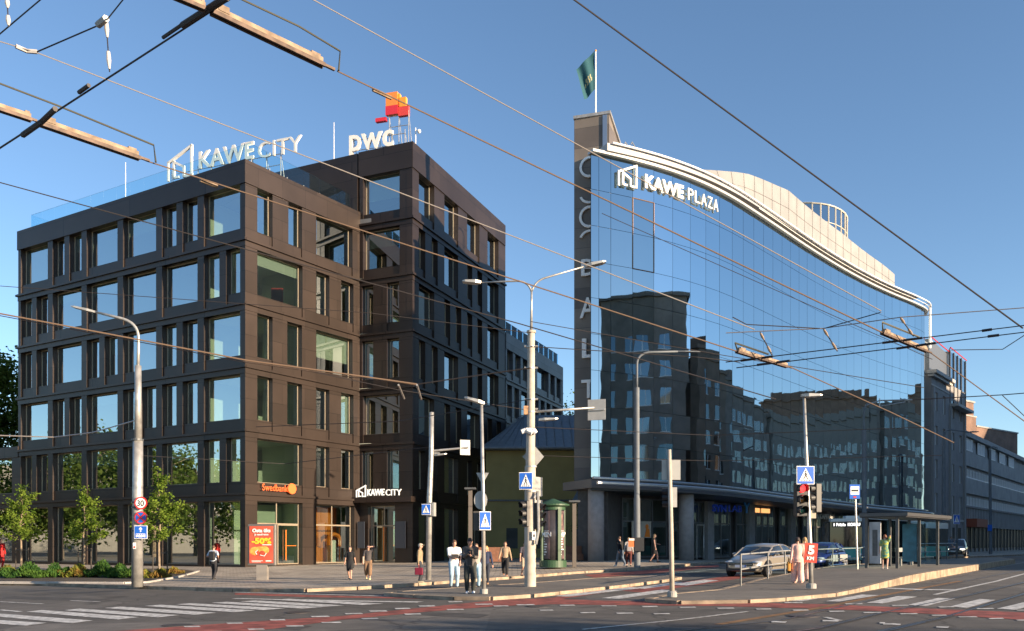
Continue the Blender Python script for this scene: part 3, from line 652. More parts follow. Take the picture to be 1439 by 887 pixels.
# ---------------------------------------------------------------- stone tower
UNIT = 1.085
M_stone = brickmat('grey_granite_cladding', (0.20, 0.17, 0.145), (0.10, 0.085, 0.08), (0.05, 0.05, 0.05), 3.2, 1.35, .012, .55, .0, True, .15)
T0 = V2(3.88, 53.3); T1 = V2(5.98, 52.6); T2 = V2(8.7, 60); T3 = V2(6.4, 61)
tw = thing('stone_tower', 'tall narrow granite clad tower with vertical silver letters beside the blue glass facade', 'tower', (T0.x, T0.y, 0))
b = MB(); b.prism([tuple(T0), tuple(T1), tuple(T2), tuple(T3)], 5.2, [28.0, 28.0, 26.0, 26.0]); part('shaft', b, M_stone, tw, True)
b = MB(); b.prism([tuple(T0+V2(.25, .4)), tuple(T1+V2(0, .6)), tuple(T2), tuple(T3)], -.2, 5.2); part('base', b, mat('dark_granite', (.06, .055, .055), .5, noise=.2), tw, True)
b = MB(); b.prism([tuple(T0+V2(-.06, -.08)), tuple(T1+V2(.08, -.08)), tuple(T2+V2(.1, 0)), tuple(T3)], [28.0, 28.0, 26.0, 26.0], [28.18, 28.18, 26.18, 26.18]); part('coping', b, M_steel, tw, True)
b = MB(); eT = (T1-T0).normalized(); MT = fmat((T0.x, T0.y, 0), eT); b.box((1.82, -.06, 5.2), (2.1, -.01, 27.95), M=MT); part('corner_strip', b, mat('strip_blue_metal', (.25, .32, .42), .3, .6), tw, True)
MTl = mat('letter_silver', (0.9, 0.9, 0.9), .5)
for ch, y0, y1, x0 in (('B', 367, 391, 817), ('A', 421, 450, 815), ('L', 478, 506, 818), ('T', 536, 562.5, 817)):
    u, zb, p = planepx(x0, y1, T0, eT, .12); _, zt, _ = planepx(x0, y0, T0, eT, .12)
    text('letter', ch, zt-zb, MTl, tw, (p.x, p.y, zb), eT, depth=.12, bold=.012, width=(zt-zb)*.78)
def arcl(cx, cy, rx, ry, a0, a1, name='letter'):
    u, z, p = planepx(cx, cy, T0, eT, .12); s = p.y/F; M = fmat((p.x, p.y, z), eT); b = MB(); n = 18
    for k in range(n):
        A0 = R(a0+(a1-a0)*k/n); A1 = R(a0+(a1-a0)*(k+1)/n); q = []
        for rr_, A in ((1, A0), (1, A1), (.78, A1), (.78, A0)): q.append((rx*s*rr_*math.cos(A), ry*s*rr_*math.sin(A)))
        vs = [Vector((x, -.06, z_)) for x, z_ in q]+[Vector((x, .06, z_)) for x, z_ in q]
        b.add([M@v for v in vs], [(0,1,2,3),(7,6,5,4),(0,4,5,1),(2,6,7,3)])
    part(name, b, MTl, tw, True)
arcl(829, 237.5, 15, 15, 0, 360); arcl(829, 307.5, 15.5, 15.5, 0, 360); arcl(829, 276, 15, 13, 195, 345); arcl(829, 339, 15, 13, 15, 165)
# flag pole on the tower
p = pt(838, 167, 53.2); fp = thing('flag_pole', 'white flag pole with finial standing on top of the granite tower', 'flag pole', (p.x, p.y+.4, 27.9))
b = MB(); b.tube([(0, 0, 0), (0, 0, 4.9)], [.06, .035], 8); part('pole', b, M_wht, fp); b = MB(); b.ell((0, 0, 4.95), (.07, .07, .07)); part('finial', b, M_o2, fp)
b = MB(); N1, N2 = 14, 10
pts_ = {}
for i in range(N1+1):
    for j in range(N2+1):
        u = i/N1; v = j/N2
        x = -.05-1.15*u*(1-.1*v); z = 4.55-2.4*v-1.15*u*(1-.35*v); y = .14*math.sin(u*9+v*2)*u+.05*math.sin(v*6+u*4)
        x = x*(1-.35*v) - .02; pts_[(i, j)] = len(b.v); b.v.append((x, y, z))
for i in range(N1):
    for j in range(N2): b.f.append([pts_[(i, j)], pts_[(i+1, j)], pts_[(i+1, j+1)], pts_[(i, j+1)]]); b.m.append(0 if not (5 <= j <= 6 and 3 <= i <= 9 and (i+j) % 2) else 1)
fl = single('flag', b, [mat('teal_cloth', (.01, .075, .095), .8), mat('gold_print', (.35, .33, .18), .8)], 'teal flag with gold emblem hanging in folds from the white tower pole', 'flag', smooth=True); fl.location = Vector((p.x, p.y+.4, 27.9))*UNIT
# roof ladder hoops
b = MB()
for k in range(2):
    x = 8.0+.45*k; b.tube([(x, 58.5, 25.8), (x, 58.5, 28.3), (x-.1, 58.2, 28.6), (x-.35, 57.6, 28.6), (x-.45, 57.3, 28.3)], .035, 6)
for k in range(5): b.tube([(8.0, 58.5, 26+k*.45), (8.45, 58.5, 26+k*.45)], .02, 5)
single('roof_ladder', b, M_steel, 'curved metal roof ladder behind the granite tower', 'ladder')

# ---------------------------------------------------------------- curved glass office
KN = [(0, 24.5), (3, 27.5), (6, 34), (10, 42.5), (14, 48.5), (22, 49.5), (30, 47.5), (38, 44.5), (46, 40), (50, 45), (52.5, 70), (55, 100), (58, 125)]
def thS(s):
    for (a, b_), (c, d) in zip(KN, KN[1:]):
        if s <= c:
            t = (s-a)/(c-a); return b_+(d-b_)*t
    return KN[-1][1]
CUR = []; x, y, s = 4.75, 51.4, 0.0
while s < 58.001: CUR.append((s, x, y, thS(s))); x += .05*math.cos(R(thS(s))); y += .05*math.sin(R(thS(s))); s += .05
def cs(s, off=0.0, z=0.0):     # off>0 = towards the street
    c = CUR[max(0, min(len(CUR)-1, int(round(s/.05))))]; a = R(c[3]); return Vector((c[1]+math.sin(a)*off, c[2]-math.cos(a)*off, z))
def s_px(px):
    for c in CUR:
        if CX+F*c[1]/c[2] >= px: return c[0]
    return 52
ZT = 25.05
def zb(s): return 5.45-.65*min(1, s/50)
glassb = thing('glass_office', 'curved blue mirror glass office building with white sunlit roof band and ground floor columns', 'building', (4.75, 51.4, 0))
M_mir = bpy.data.materials.new('mirror_glass'); M_mir.use_nodes = True
n_ = M_mir.node_tree.nodes; l_ = M_mir.node_tree.links; b_ = n_['Principled BSDF']; b_.inputs['Metallic'].default_value = 1; b_.inputs['Roughness'].default_value = .015
b_.inputs['Base Color'].default_value = (.45, .53, .58, 1)
tc = n_.new('ShaderNodeTexCoord'); no = n_.new('ShaderNodeTexNoise'); no.inputs['Scale'].default_value = .55; no.inputs['Detail'].default_value = 1
bp = n_.new('ShaderNodeBump'); bp.inputs['Strength'].default_value = .05; bp.inputs['Distance'].default_value = .08
l_.new(tc.outputs['Object'], no.inputs['Vector']); l_.new(no.outputs['Fac'], bp.inputs['Height']); l_.new(bp.outputs[0], b_.inputs['Normal'])
M_mir2 = M_mir.copy(); M_mir2.name = 'mirror_glass_glare_dimmed'; M_mir2.node_tree.nodes['Principled BSDF'].inputs['Base Color'].default_value = (.30, .38, .42, 1)  # darker copy for the first bays, tones down the glaring sky reflected there
ss = [0, .55, 1.4]; 
while ss[-1] < 54: ss.append(ss[-1]+(1.62 if ss[-1] < 49 else 1.0))
NR = 9
for i in range(len(ss)-1):
    a, b2 = ss[i], ss[i+1]; mb = MB(); z0 = zb(a); dz = (ZT-z0)/NR; mid = cs((a+b2)/2)
    tb = random.gauss(0, .0016)
    for r_ in range(NR):
        A = cs(a, 0, 0); B = cs(b2, 0, 0); e = (B-A).normalized(); A = A+e*.012; B = B-e*.012
        n = Vector((e.y, -e.x, 0)); L_ = (B-A).length
        t1 = (tb+random.gauss(0, .0014))*L_; t2 = random.gauss(0, .0016)*dz
        za = z0+r_*dz+.012; zc = z0+(r_+1)*dz-.012; bow = random.uniform(-.0012, .0022)*L_
        G = 3; k0 = len(mb.v)
        for jj in range(G+1):
            for ii in range(G+1):
                u = ii/G; v = jj/G; o_ = t1*(u-.5)+t2*(v-.5)+bow*4*u*(1-u)*.5
                p = A.lerp(B, u)+n*o_; mb.v.append((p.x, p.y, za+(zc-za)*v))
        mi = 1 if (i in (0, 1, 2) or (i, r_) in ((3, 7), (3, 6), (3, 5), (3, 4))) else 0
        for jj in range(G):
            for ii in range(G): mb.f.append([k0+jj*(G+1)+ii, k0+jj*(G+1)+ii+1, k0+(jj+1)*(G+1)+ii+1, k0+(jj+1)*(G+1)+ii]); mb.m.append(mi)
    o = part('glass_bay', mb, [M_mir, M_mir2], glassb, True, smooth=True)
M_joint = mat('joint_dark', (.03, .035, .04), .5)
SS = [k*.8 for k in range(0, 72)]
ins = [tuple(cs(s, -.05)[:2]) for s in SS if s <= 57.6]
mass = MB(); polyM = ins+[(38, 99), (20, 84), (8.6, 66), (6.6, 60), (4.95, 52.4)]
mass.prism(polyM, 4.75, ZT-.02); part('backing_wall', mass, M_joint, glassb, True)
cor = MB(); polyC = [tuple(cs(s, -3.4)[:2]) for s in SS if 1.5 < s < 52]+[(37, 98), (20, 83), (9, 66), (7, 60)]
cor.prism(polyC, -.3, 4.8); part('ground_floor_wall', cor, mat('dark_tiles', (.075, .065, .062), .4, noise=.35, scale=1.2), glassb, True)
# copper coloured surround on one bay near the emblem
cf = MB(); sA, sB = ss[3], ss[4]; dz = (ZT-zb(sA))/NR
for (r0, r1) in ((6, 8),):
    for sx in (sA, sB): p = cs(sx, .02); cf.tube([(p.x, p.y, zb(sA)+r0*dz), (p.x, p.y, zb(sA)+r1*dz)], .03, 4)
    for rz in (r0, r1): p = cs(sA, .02); q = cs(sB, .02); cf.tube([(p.x, p.y, zb(sA)+rz*dz), (q.x, q.y, zb(sA)+rz*dz)], .03, 4)
part('bay_surround', cf, mat('aged_copper', (.32, .2, .12), .5, .5), glassb, True)
# ledges, rails and roof
def ribbon(mb, f0, f1, z0, z1, s0=0, s1=54, st=.6):
    # closed quad-section ribbon between offsets f0 (inner) and f1 (outer), z0..z1 (numbers or functions)
    zz0 = z0 if callable(z0) else (lambda s: z0); zz1 = z1 if callable(z1) else (lambda s: z1)
    n = int((s1-s0)/st)+1; k0 = len(mb.v)
    for i in range(n):
        s = s0+(s1-s0)*i/(n-1)
        a = cs(s, f0 if not callable(f0) else f0(s)); b = cs(s, f1 if not callable(f1) else f1(s))
        mb.v += [(a.x, a.y, zz0(s)), (b.x, b.y, zz0(s)), (b.x, b.y, zz1(s)), (a.x, a.y, zz1(s))]
    for i in range(n-1):
        k = k0+i*4
        for q in range(4): mb.f.append([k+q, k+(q+1)%4, k+4+(q+1)%4, k+4+q][::-1]); mb.m.append(mb.mi)
    mb.f.append([k0, k0+1, k0+2, k0+3]); mb.m.append(mb.mi); k = k0+(n-1)*4; mb.f.append([k+3, k+2, k+1, k]); mb.m.append(mb.mi)
def railS(mb, off, z, r, s0, s1, st=.6, n=7):
    zz = z if callable(z) else (lambda s: z)
    m = int((s1-s0)/st)+1; P = []
    for i in range(m):
        s = s0+(s1-s0)*i/(m-1); p = cs(s, off); P.append((p.x, p.y, zz(s)))
    mb.tube(P, r, n)
b = MB(); ribbon(b, -3.6, .05, lambda s: zb(s)-.55, lambda s: zb(s)-.03, 0, 55); part('soffit', b, mat('soffit_grey', (.12, .12, .125), .5), glassb, True)
b = MB(); railS(b, .25, lambda s: zb(s)+.02, .085, -0, 54.5); railS(b, .75, lambda s: zb(s)-.30, .12, 0, 54.5)
part('canopy_rail', b, mat('rail_aluminium', (.45, .46, .48), .35, .7), glassb, True)
for k in range(26):
    b = MB(); s = .6+k*2.1; p = cs(s, .0); q = cs(s, .78); b.tube([(p.x, p.y, zb(s)-.3), (q.x, q.y, zb(s)-.3)], .04, 5); part('canopy_bracket', b, M_steel, glassb, True)
M_roofw = mat('white_roof_panel', (.36, .36, .365), .5, noise=.05, scale=.5)
b = MB(); ribbon(b, -.4, .28, ZT, ZT+.16, 0, 54); part('coping', b, mat('coping_light', (.42, .42, .42), .5, .1), glassb, True)
b = MB(); railS(b, .55, ZT+.60, .07, 1.2, 55.5); railS(b, .40, ZT+.35, .03, 16, 55.5); part('roof_rail', b, M_wht, glassb, True)
for k in range(19):
    b = MB(); s = 3+k*2.8; p = cs(s, -.5); q = cs(s, .58); b.tube([(p.x, p.y, ZT+.25), (q.x, q.y, ZT+.58)], .04, 5); part('rail_bracket', b, M_steel, glassb, True)
b = MB(); p = cs(52.5, .5); b.tube([(p.x, p.y, ZT-3.6), (p.x, p.y, ZT+.8)], .12, 8); p2 = cs(55.2, .5); b.tube([(p2.x, p2.y, ZT-2.4), (p2.x, p2.y, ZT+.7)], .06, 6)
b.tube([cs(52.6, .5, ZT-2.6), cs(53.5, 1.1, ZT-2.9), cs(54.3, .9, ZT-2.6), cs(55.2, .5, ZT-2.0)], .06, 6); part('corner_post', b, M_wht, glassb, True)
b = MB(); ribbon(b, -.9, .42, lambda s: ZT+.14+.38*min(1, s/24), ZT+.60, .9, 48); part('roof_fascia', b, M_roofw, glassb, True)
# sloping white roof band and penthouse wall
def ztop(s):
    K = [(0, 25.5), (4, 26.2), (8, 27.1), (13, 28.2), (14.5, 28.6), (19.5, 29.7), (27, 30.8), (38.5, 30.3), (50, 29)]
    for (a, b1), (c, d) in zip(K, K[1:]):
        if s <= c: return b1+(d-b1)*max(0, s-a)/(c-a)
    return K[-1][1]
b = MB(); n = 60; vs = []
for i in range(n+1):
    s = .8+(50-.8)*i/n; a = cs(s, -.35); h = ztop(s)
    w_ = max(.25, 1.6+.02*s)
    c = cs(s, -w_-(1.3*math.exp(-((s-12)/5.0)**2)))
    c0 = cs(s, -w_)
    vs += [(a.x, a.y, ZT+.17), (c0.x, c0.y, ZT+.17+min(1.15, (h-ZT)*.55)), (c.x, c.y, h)]
k0 = len(b.v); b.v += vs
for i in range(n):
    k = k0+i*3
    for q in range(2): b.f.append([k+q, k+3+q, k+4+q, k+1+q]); b.m.append(0)
p = cs(50, -8); e1 = vs[-3:]; k = len(b.v); b.v += [e1[0], e1[1], e1[2], (p.x, p.y, e1[2][2]), (p.x, p.y, ZT)]; b.f.append([k, k+4, k+3, k+2, k+1]); b.m.append(0)
M_pent = mat('pale_grey_metal_panel', (.25, .245, .24), .55, noise=.08, scale=.7)
rw = part('penthouse_wall', b, M_pent, glassb, True, smooth=False)
b = MB(); tp = [(vs[i*3+2][0]-.22, vs[i*3+2][1]+.24) for i in range(n+1)]; back = [(30, 94), (14, 76), (7.5, 62)]
b.prism(tp+back, 25.1, [vs[i*3+2][2]-.06 for i in range(n+1)]+[29, 30.4, 26.0]); part('penthouse_roof', b, M_pent, glassb, True)
b = MB(); sJ = MB()
for i in range(4, n, 2): 
    a0 = Vector(vs[i*3+1]); a1 = Vector(vs[i*3+2]); off = cs(1, 0)-cs(1, -.012); sJ.tube([a0+Vector((.02, -.02, 0)), a1+Vector((.02, -.02, 0))], .012, 4)
    if i+2 <= n: 
        b0 = Vector(vs[(i+2)*3+1]); b1 = Vector(vs[(i+2)*3+2])
        for f in (.33, .66): sJ.tube([a0.lerp(a1, f)+Vector((.02, -.02, 0)), b0.lerp(b1, f)+Vector((.02, -.02, 0))], .010, 4)
part('panel_joint', sJ, mat('joint_grey', (.13, .125, .12), .6), rw, True)
b = MB(); railS(b, -2.85, lambda s: ztop(s)+.03, .07, 8, 19, 1.0, 5); 
s_ = s_px(1186); p = cs(38.5, -2.2, 28.0); e = cs(39, -2.2)-cs(38, -2.2); M = fmat((p.x, p.y, 27.45), e); b = MB(); b.box((0, -.12, -.5), (.8, .3, .35), M=M); part('vent_grille', b, M_dsteel, glassb, True)
# round roof terrace screen
q0 = cs(22, -9); tr = thing('roof_terrace', 'rounded glazed screen with beige frame behind the white roof band', 'screen', (q0.x, q0.y, 28.5))
C0 = pt(1142, 300, 82.0); b = MB(); gb = MB(); L_ = []
for k in range(15):
    a = R(-178+k*190/14); L_.append(Vector((C0.x+3.1*math.cos(a), C0.y+3.1*math.sin(a), 0)))
zt_ = lambda k: 33.7-.13*k
for k, p in enumerate(L_):
    b.tube([(p.x, p.y, 28.3), (p.x, p.y, zt_(k))], .07, 5)
    if k < 14:
        q = L_[k+1]
        for zz in (0, -1.6): b.tube([(p.x, p.y, zt_(k)+zz), (q.x, q.y, zt_(k+1)+zz)], .09 if zz == 0 else .05, 5)
        gb.add([(p.x, p.y, 29), (q.x, q.y, 29), (q.x, q.y, zt_(k+1)-.1), (p.x, p.y, zt_(k)-.1)], [(0, 1, 2, 3)])
part('screen_frame', b, mat('beige_frame', (.55, .50, .40), .5), tr, True); part('screen_glass', gb, glassmat('screen_glass', .25, (.7, .75, .8), (.35, .37, .38)), tr, True)
# columns
for px in (1046, 1103, 1158, 1206, 1250, 1285):
    s = s_px(px); A = cs(s, -3.0); B = cs(s+.9, -3.0); M = fmat((A.x, A.y, 0), B-A); b = MB(); b.box((0, -.15, -.1), (.95, .3, 4.6), M=M); part('pilaster', b, mat('pilaster_concrete', (.26, .245, .235), .75, noise=.1), glassb, True)
for px in (845, 977):
    s = s_px(px); p = cs(max(s, .8), -.75); b = MB(); r_ = .5; z = g(p.x, p.y)
    b.lathe([(r_*1.0, z-.1), (r_, z+3), (r_, zb(s)-.5)], 28, c=(p.x, p.y, 0)); part('column', b, mat('column_concrete', (.30, .27, .26), .7, noise=.1, bump=.1), glassb, True, smooth=True)
# shopfronts
M_sf = mat('shopfront_frame', (.16, .16, .165), .4, .4)
shopsb = [(4.6, 9.4, 2), (10.2, 12.4, 1), (12.8, 14.6, 1), (15.6, 18.6, 1), (19.6, 22, 1), (23, 26.5, 2), (27.5, 31, 2), (32, 36, 2), (37, 41, 2), (42, 46, 2)]
for (s0, s1, dv) in shopsb:
    A = cs(s0, -3.15); B = cs(s1, -3.15); M = fmat((A.x, A.y, 0), B-A); L2 = (B-A).length; z = g(A.x, A.y)+.2
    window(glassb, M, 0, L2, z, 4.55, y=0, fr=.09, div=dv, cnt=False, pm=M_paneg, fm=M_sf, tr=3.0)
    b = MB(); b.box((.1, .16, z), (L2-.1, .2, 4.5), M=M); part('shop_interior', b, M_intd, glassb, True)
for s0 in (10.9, 13.2):
    A = cs(s0, -3.05); B = cs(s0+1.1, -3.05); M = fmat((A.x, A.y, 0), B-A); z = g(A.x, A.y)+.12
    b = MB(); b.box((0, -.03, z), (.09, .05, z+2.5), M=M); b.box((1.0, -.03, z), (1.09, .05, z+2.5), M=M); b.box((.09, -.03, z+2.4), (1.0, .05, z+2.5), M=M); d_ = part('door', b, M_steel, glassb, True)
    b = MB(); b.tube([M@Vector((.85, -.1, z+.8)), M@Vector((.85, -.1, z+1.7))], .025, 6); part('handle', b, M_wht, d_, True)
lt = MB()
for s0, s1 in ((22, 23.5), (23.9, 25.4)):
    A = cs(s0, -3.02); B = cs(s1, -3.02); M = fmat((A.x, A.y, 0), B-A); lt.box((0, -.02, 4.0), ((B-A).length, .04, 4.35), M=M)
part('cove_light', lt, mat('cove_glow', (.6, .3, .12), .6, emit=(1, .45, .15), estr=.55), glassb, True)
A = cs(5.4, -3.0); B = cs(7.2, -3.0); M = fmat((A.x, A.y, 0), B-A)
t = thing('shop_poster', 'cream poster with an orange figure in the dark shop window behind the pedestrians', 'poster', (A.x, A.y, 1.5))
b = MB(); b.box((0, -.03, 1.9), (1.75, .0, 3.0), M=M); part('sheet', b, mat('cream_paper', (.42, .37, .30), .7), t, True)
b = MB(); b.ell((1.35, -.05, 2.65), (.16, .02, .17), M=M); b.prism([(1.12, 1.95), (1.62, 1.95), (1.55, 2.5), (1.3, 2.55)], 0, .02, M=M@Matrix(((1,0,0,0),(0,0,1,-.06),(0,1,0,0),(0,0,0,1)))); part('printed_figure', b, M_or, t, True)
# lettering on the facade
def sword(root, txt, px0, px1, z0, z1, m_, off, bold, depth=.12, perletter=False):
    s0, s1 = s_px(px0), s_px(px1); A = cs(s0, off); B = cs(s1, off); return text('lettering', txt, z1-z0, m_, root, (A.x, A.y, z0), B-A, depth=depth, bold=bold, width=(B-A).length)
t = thing('facade_sign', 'white lettering and house emblem fixed high on the blue mirror facade', 'sign', tuple(cs(3, .1, 23.5)))
sword(t, 'KAWE', 903, 957, 23.62, 24.45, M_letter, .16, .035); 
s0, s1 = s_px(963), s_px(1007); 
for k, ch in enumerate('PLAZA'):
    a = s0+(s1-s0)*k/5.0; A = cs(a, .16); B = cs(a+(s1-s0)/5, .16); text('lettering', ch, .8, M_letter, t, (A.x, A.y, 23.66), B-A, depth=.12, bold=.0, width=(B-A).length*.8)
A = cs(s_px(867), .16); B = cs(s_px(895), .16); logo(t, (A.x, A.y, 23.4), B-A, 1.42, M_letter, .12, .085)
t = thing('shop_sign', 'dark blue shop lettering with blue check emblem above the glass door under the canopy', 'sign', tuple(cs(12, -2.5, 4)))
M_db = mat('letter_deep_blue', (.01, .03, .30), .4, emit=(0, .05, .5), estr=.03); M_lb = mat('letter_light_blue', (.03, .25, .6), .4)
def sword2(root, txt, px0, px1, y0, y1, m_, off, bold=.0):
    s = s_px(px0); 
    def hit(px):
        k = (px-CX)/F; best = min((abs(cs(q/10, off).x/cs(q/10, off).y-k), q/10) for q in range(0, 530)); return best[1]
    a, b2 = hit(px0), hit(px1); A = cs(a, off); B = cs(b2, off); zb_ = zfor(y1, A); zt2 = zfor(y0, A)
    return text('lettering', txt, zt2-zb_, m_, root, (A.x, A.y, zb_), B-A, depth=.06, bold=bold, width=(B-A).length), A, B
sword2(t, 'SYN', 1001, 1021, 711, 721, M_db, -2.2, .03); sword2(t, 'LAB', 1024, 1042, 711.5, 721.5, M_db, -2.2, -.0)
_, A, B = sword2(t, 'Y', 1045, 1054, 708, 723, M_lb, -2.2, .02)
t = thing('shop_sign', 'pale capital lettering on the dark fascia beside the bus front', 'sign', tuple(cs(25, -2.5, 4)))
sword2(t, 'MAA KAPITALI', 1140, 1172, 723, 731, M_letter, -2.0, .0)

# ---------------------------------------------------------------- grey classical building, modern block, brick building
def simple_windows(root, M, us, zs, w_, h_, fm, pm, fr=.07, div=1, y=-.02, sub=None, cnt=False, tr=None):
    for z in zs:
        for u in us: window(root, M, u-w_/2, u+w_/2, z, z+h_, y=y, fr=fr, div=div, cnt=False, fm=fm, pm=pm, tr=(z+h_*.68 if tr else None))
Q0 = V2(44.4, 90.2); Q1 = V2(53.9, 101.6); eQ = (Q1-Q0).normalized(); MQ = fmat((Q0.x, Q0.y, 0), eQ); LQ = (Q1-Q0).length
M_gr = mat('grey_render', (.25, .235, .225), .85, noise=.08, scale=1); M_trim = mat('pale_stone_trim', (.42, .39, .36), .7)
M_busdark = mat('dark_shop_glass', (.02, .022, .025), .6, spec=.1)
M_opq = glassmat('dull_glass', .45, (.75, .85, .92), (.25, .3, .3))
cb = thing('grey_townhouse', 'grey rendered town house with white cornice and red edged mansard beyond the glass office', 'building', (Q0.x, Q0.y, 0))
b = MB(); b.box((-.4, .3, -.3), (LQ, 14, 19.4), M=MQ)
b.box((-.4, 0, 18.6), (LQ, .3, 19.4), M=MQ)
zr = [4.9, 8.5, 12.1, 15.7]; us_ = [1.6, 5.0, 9.0, 12.6]; hh = 2.0
prev = .2
b.box((-.4, 0, -.3), (LQ, .3, zr[0]), M=MQ)
for i, z in enumerate(zr):
    xs_ = [-.4]+[c for u in us_ for c in (u-.6, u+.6)]+[LQ]
    for a, c in zip(xs_[0::2], xs_[1::2]): b.box((a, 0, z), (c, .3, z+hh), M=MQ)
    b.box((-.4, 0, z+hh), (LQ, .3, zr[i+1] if i < 3 else 18.6), M=MQ)
part('wall', b, M_gr, cb, True)
simple_windows(cb, MQ, us_, zr, 1.2, hh, M_wht, M_opq, y=.2, div=1)
b = MB(); b.box((-.7, -.6, 19.4), (7.4, .4, 19.75), M=MQ); b.box((-.6, -.35, 19.1), (7.3, .3, 19.4), M=MQ); b.box((-.5, -.06, 18.2), (7.2, .02, 18.35), M=MQ)
b.box((7.4, -.9, 16.9), (LQ+.3, .0, 17.2), M=MQ); b.box((-.4, -.1, 4.0), (LQ, .02, 4.25), M=MQ); part('cornice', b, M_trim, cb, True)
for u in (-.25, 7.1, 13.9):
    b = MB(); b.box((u, -.22, 0), (u+.55, .03, 18.1 if u < 7 else 16.9), M=MQ); part('pilaster', b, mat('pilaster_grey', (.28, .27, .26), .8), cb, True)
b = MB(); b.prism([(0, .3), (7.4, .3), (7.4, 8), (0, 8)], 19.5, [23.2, 22.9, 22.9, 23.2], M=MQ); part('mansard_roof', b, mat('slate_blue_cladding', (.10, .115, .14), .5, .2), cb, True)
b = MB(); b.box((7.45, .02, 17.3), (LQ+.2, 7, 23.1), M=MQ)
part('glazed_bay', b, glassmat('bay_glass', .6, (.6, .7, .8), (.2, .25, .3)), cb, True)
b = MB()
for u in (7.5, 9.3, 11.1, 12.9, LQ+.15): b.box((u-.08, -.08, 17.3), (u+.08, .06, 23.2), M=MQ)
part('bay_frame', b, M_dsteel, cb, True)
b = MB(); b.tube([MQ@Vector((-.1, .1, 23.35)), MQ@Vector((7.4, .1, 23.1)), MQ@Vector((7.4, -.1, 23.5)), MQ@Vector((LQ+.3, -.1, 23.3))], .06, 5); part('red_edging', b, M_signred, cb, True)
for u in (2, 5, 9, 12):
    b = MB(); b.box((u-.7, -.02, .4), (u+.7, .06, 3.3), M=MQ); part('shop_window', b, M_busdark, cb, True)
eN = V2(.63, .777).normalized(); N0 = Q1+eQ*.6+V2(-.3, .5); MN = fmat((N0.x, N0.y, 0), eN); LN = 62
nb = thing('strip_window_block', 'long pale grey office block with two rows of strip windows at the right edge', 'building', (N0.x, N0.y, 0))
b = MB()
b.box((0, .3, -.3), (LN, 12, 15.1), M=MN); b.box((0, -.1, 3.6), (LN, .3, 6.1), M=MN); b.box((0, 0, 7.7), (LN, .3, 9.6), M=MN); b.box((0, 0, 11.1), (LN, .3, 12.9), M=MN); b.box((0, -.25, 14.6), (LN, .3, 15.2), M=MN)
part('wall', b, mat('pale_concrete_panel', (.34, .33, .315), .8, noise=.12, scale=.6), nb, True)
for z, h_ in ((6.1, 1.6), (9.6, 1.5)):
    fm_ = MB(); pm_ = MB()
    for k in range(34):
        u = .5+k*1.8; fm_.box((u, .12, z+.1), (u+.12, .25, z+h_-.4), M=MN); fm_.box((u+.9, .14, z+.1), (u+.98, .25, z+h_-.4), M=MN)
        if k % 3: pm_.box((u+.15, .22, z+.12), (u+.85, .26, z+h_-.4), M=MN)
    fm_.box((0, .1, z), (LN, .25, z+.14), M=MN)
    w_ = part('strip_window', fm_, M_wht, nb, True); part('blind', pm_, mat('blind_pale', (.4, .42, .42), .7), w_, True)
for k in range(5):
    u = 2.5+k*7.5; window(nb, MN, u, u+4.4, 13.0, 14.5, y=.1, fr=.1, div=3, cnt=False, fm=M_wht, pm=mat('top_blind', (.55, .55, .55), .6))
b = MB()
for k in range(60): b.box((.3+k*1.0, -.16, 3.7), (.36+k*1.0, -.1, 6.0), M=MN)
b.box((0, -.25, 5.9), (LN, -.05, 6.15), M=MN); part('panel_fins', b, M_gr, nb, True)
for k in range(22): b = MB(); b.box((1+k*2.6, .1, 0), (1.15+k*2.6, .35, 3.6), M=MN); part('shopfront_post', b, M_sf, nb, True)
b = MB(); b.box((0, .2, .9), (LN, .28, 3.5), M=MN); part('shop_glass', b, M_busdark, nb, True)
an = MB(); an.box((1.5, -1.4, 3.5), (8, -.12, 4.5), M=MN); single('shop_awning', an, mat('faded_orange_board', (.30, .07, .035), .7), 'dull orange shop board over the ground floor at the far right', 'awning')
M_brick = brickmat('dark_brick', (.22, .11, .07), (.15, .08, .055), (.16, .14, .12), .26, .09, .012, .9, .5, True)
bb = thing('brick_building', 'dark brick building with stepped top and chimney rising behind the pale block', 'building', (85, 150, 0))
b = MB()
B0 = pt(1352, 588, 150); eB = V2(.8, .6); MBk = fmat((B0.x, B0.y, 0), eB)
b.box((0, 0, 0), (5.2, 16, 24.0), M=MBk); b.box((5.2, .05, 0), (22, 16, 22.4), M=MBk); part('wall', b, M_brick, bb, True)
b = MB(); b.box((4.6, 2, 23.9), (8.6, 6, 27.2), M=MBk); c_ = part('chimney', b, M_brick, bb, True); b = MB(); b.box((4.4, 1.8, 27.2), (8.8, 6.2, 27.5), M=MBk); part('cap', b, M_concrete, c_, True)
b = MB(); b.box((-.1, -.1, 24.0), (5.3, 16.1, 24.25), M=MBk); b.box((5.3, -.1, 22.4), (22.1, 16.1, 22.65), M=MBk); part('coping', b, M_concrete, bb, True)

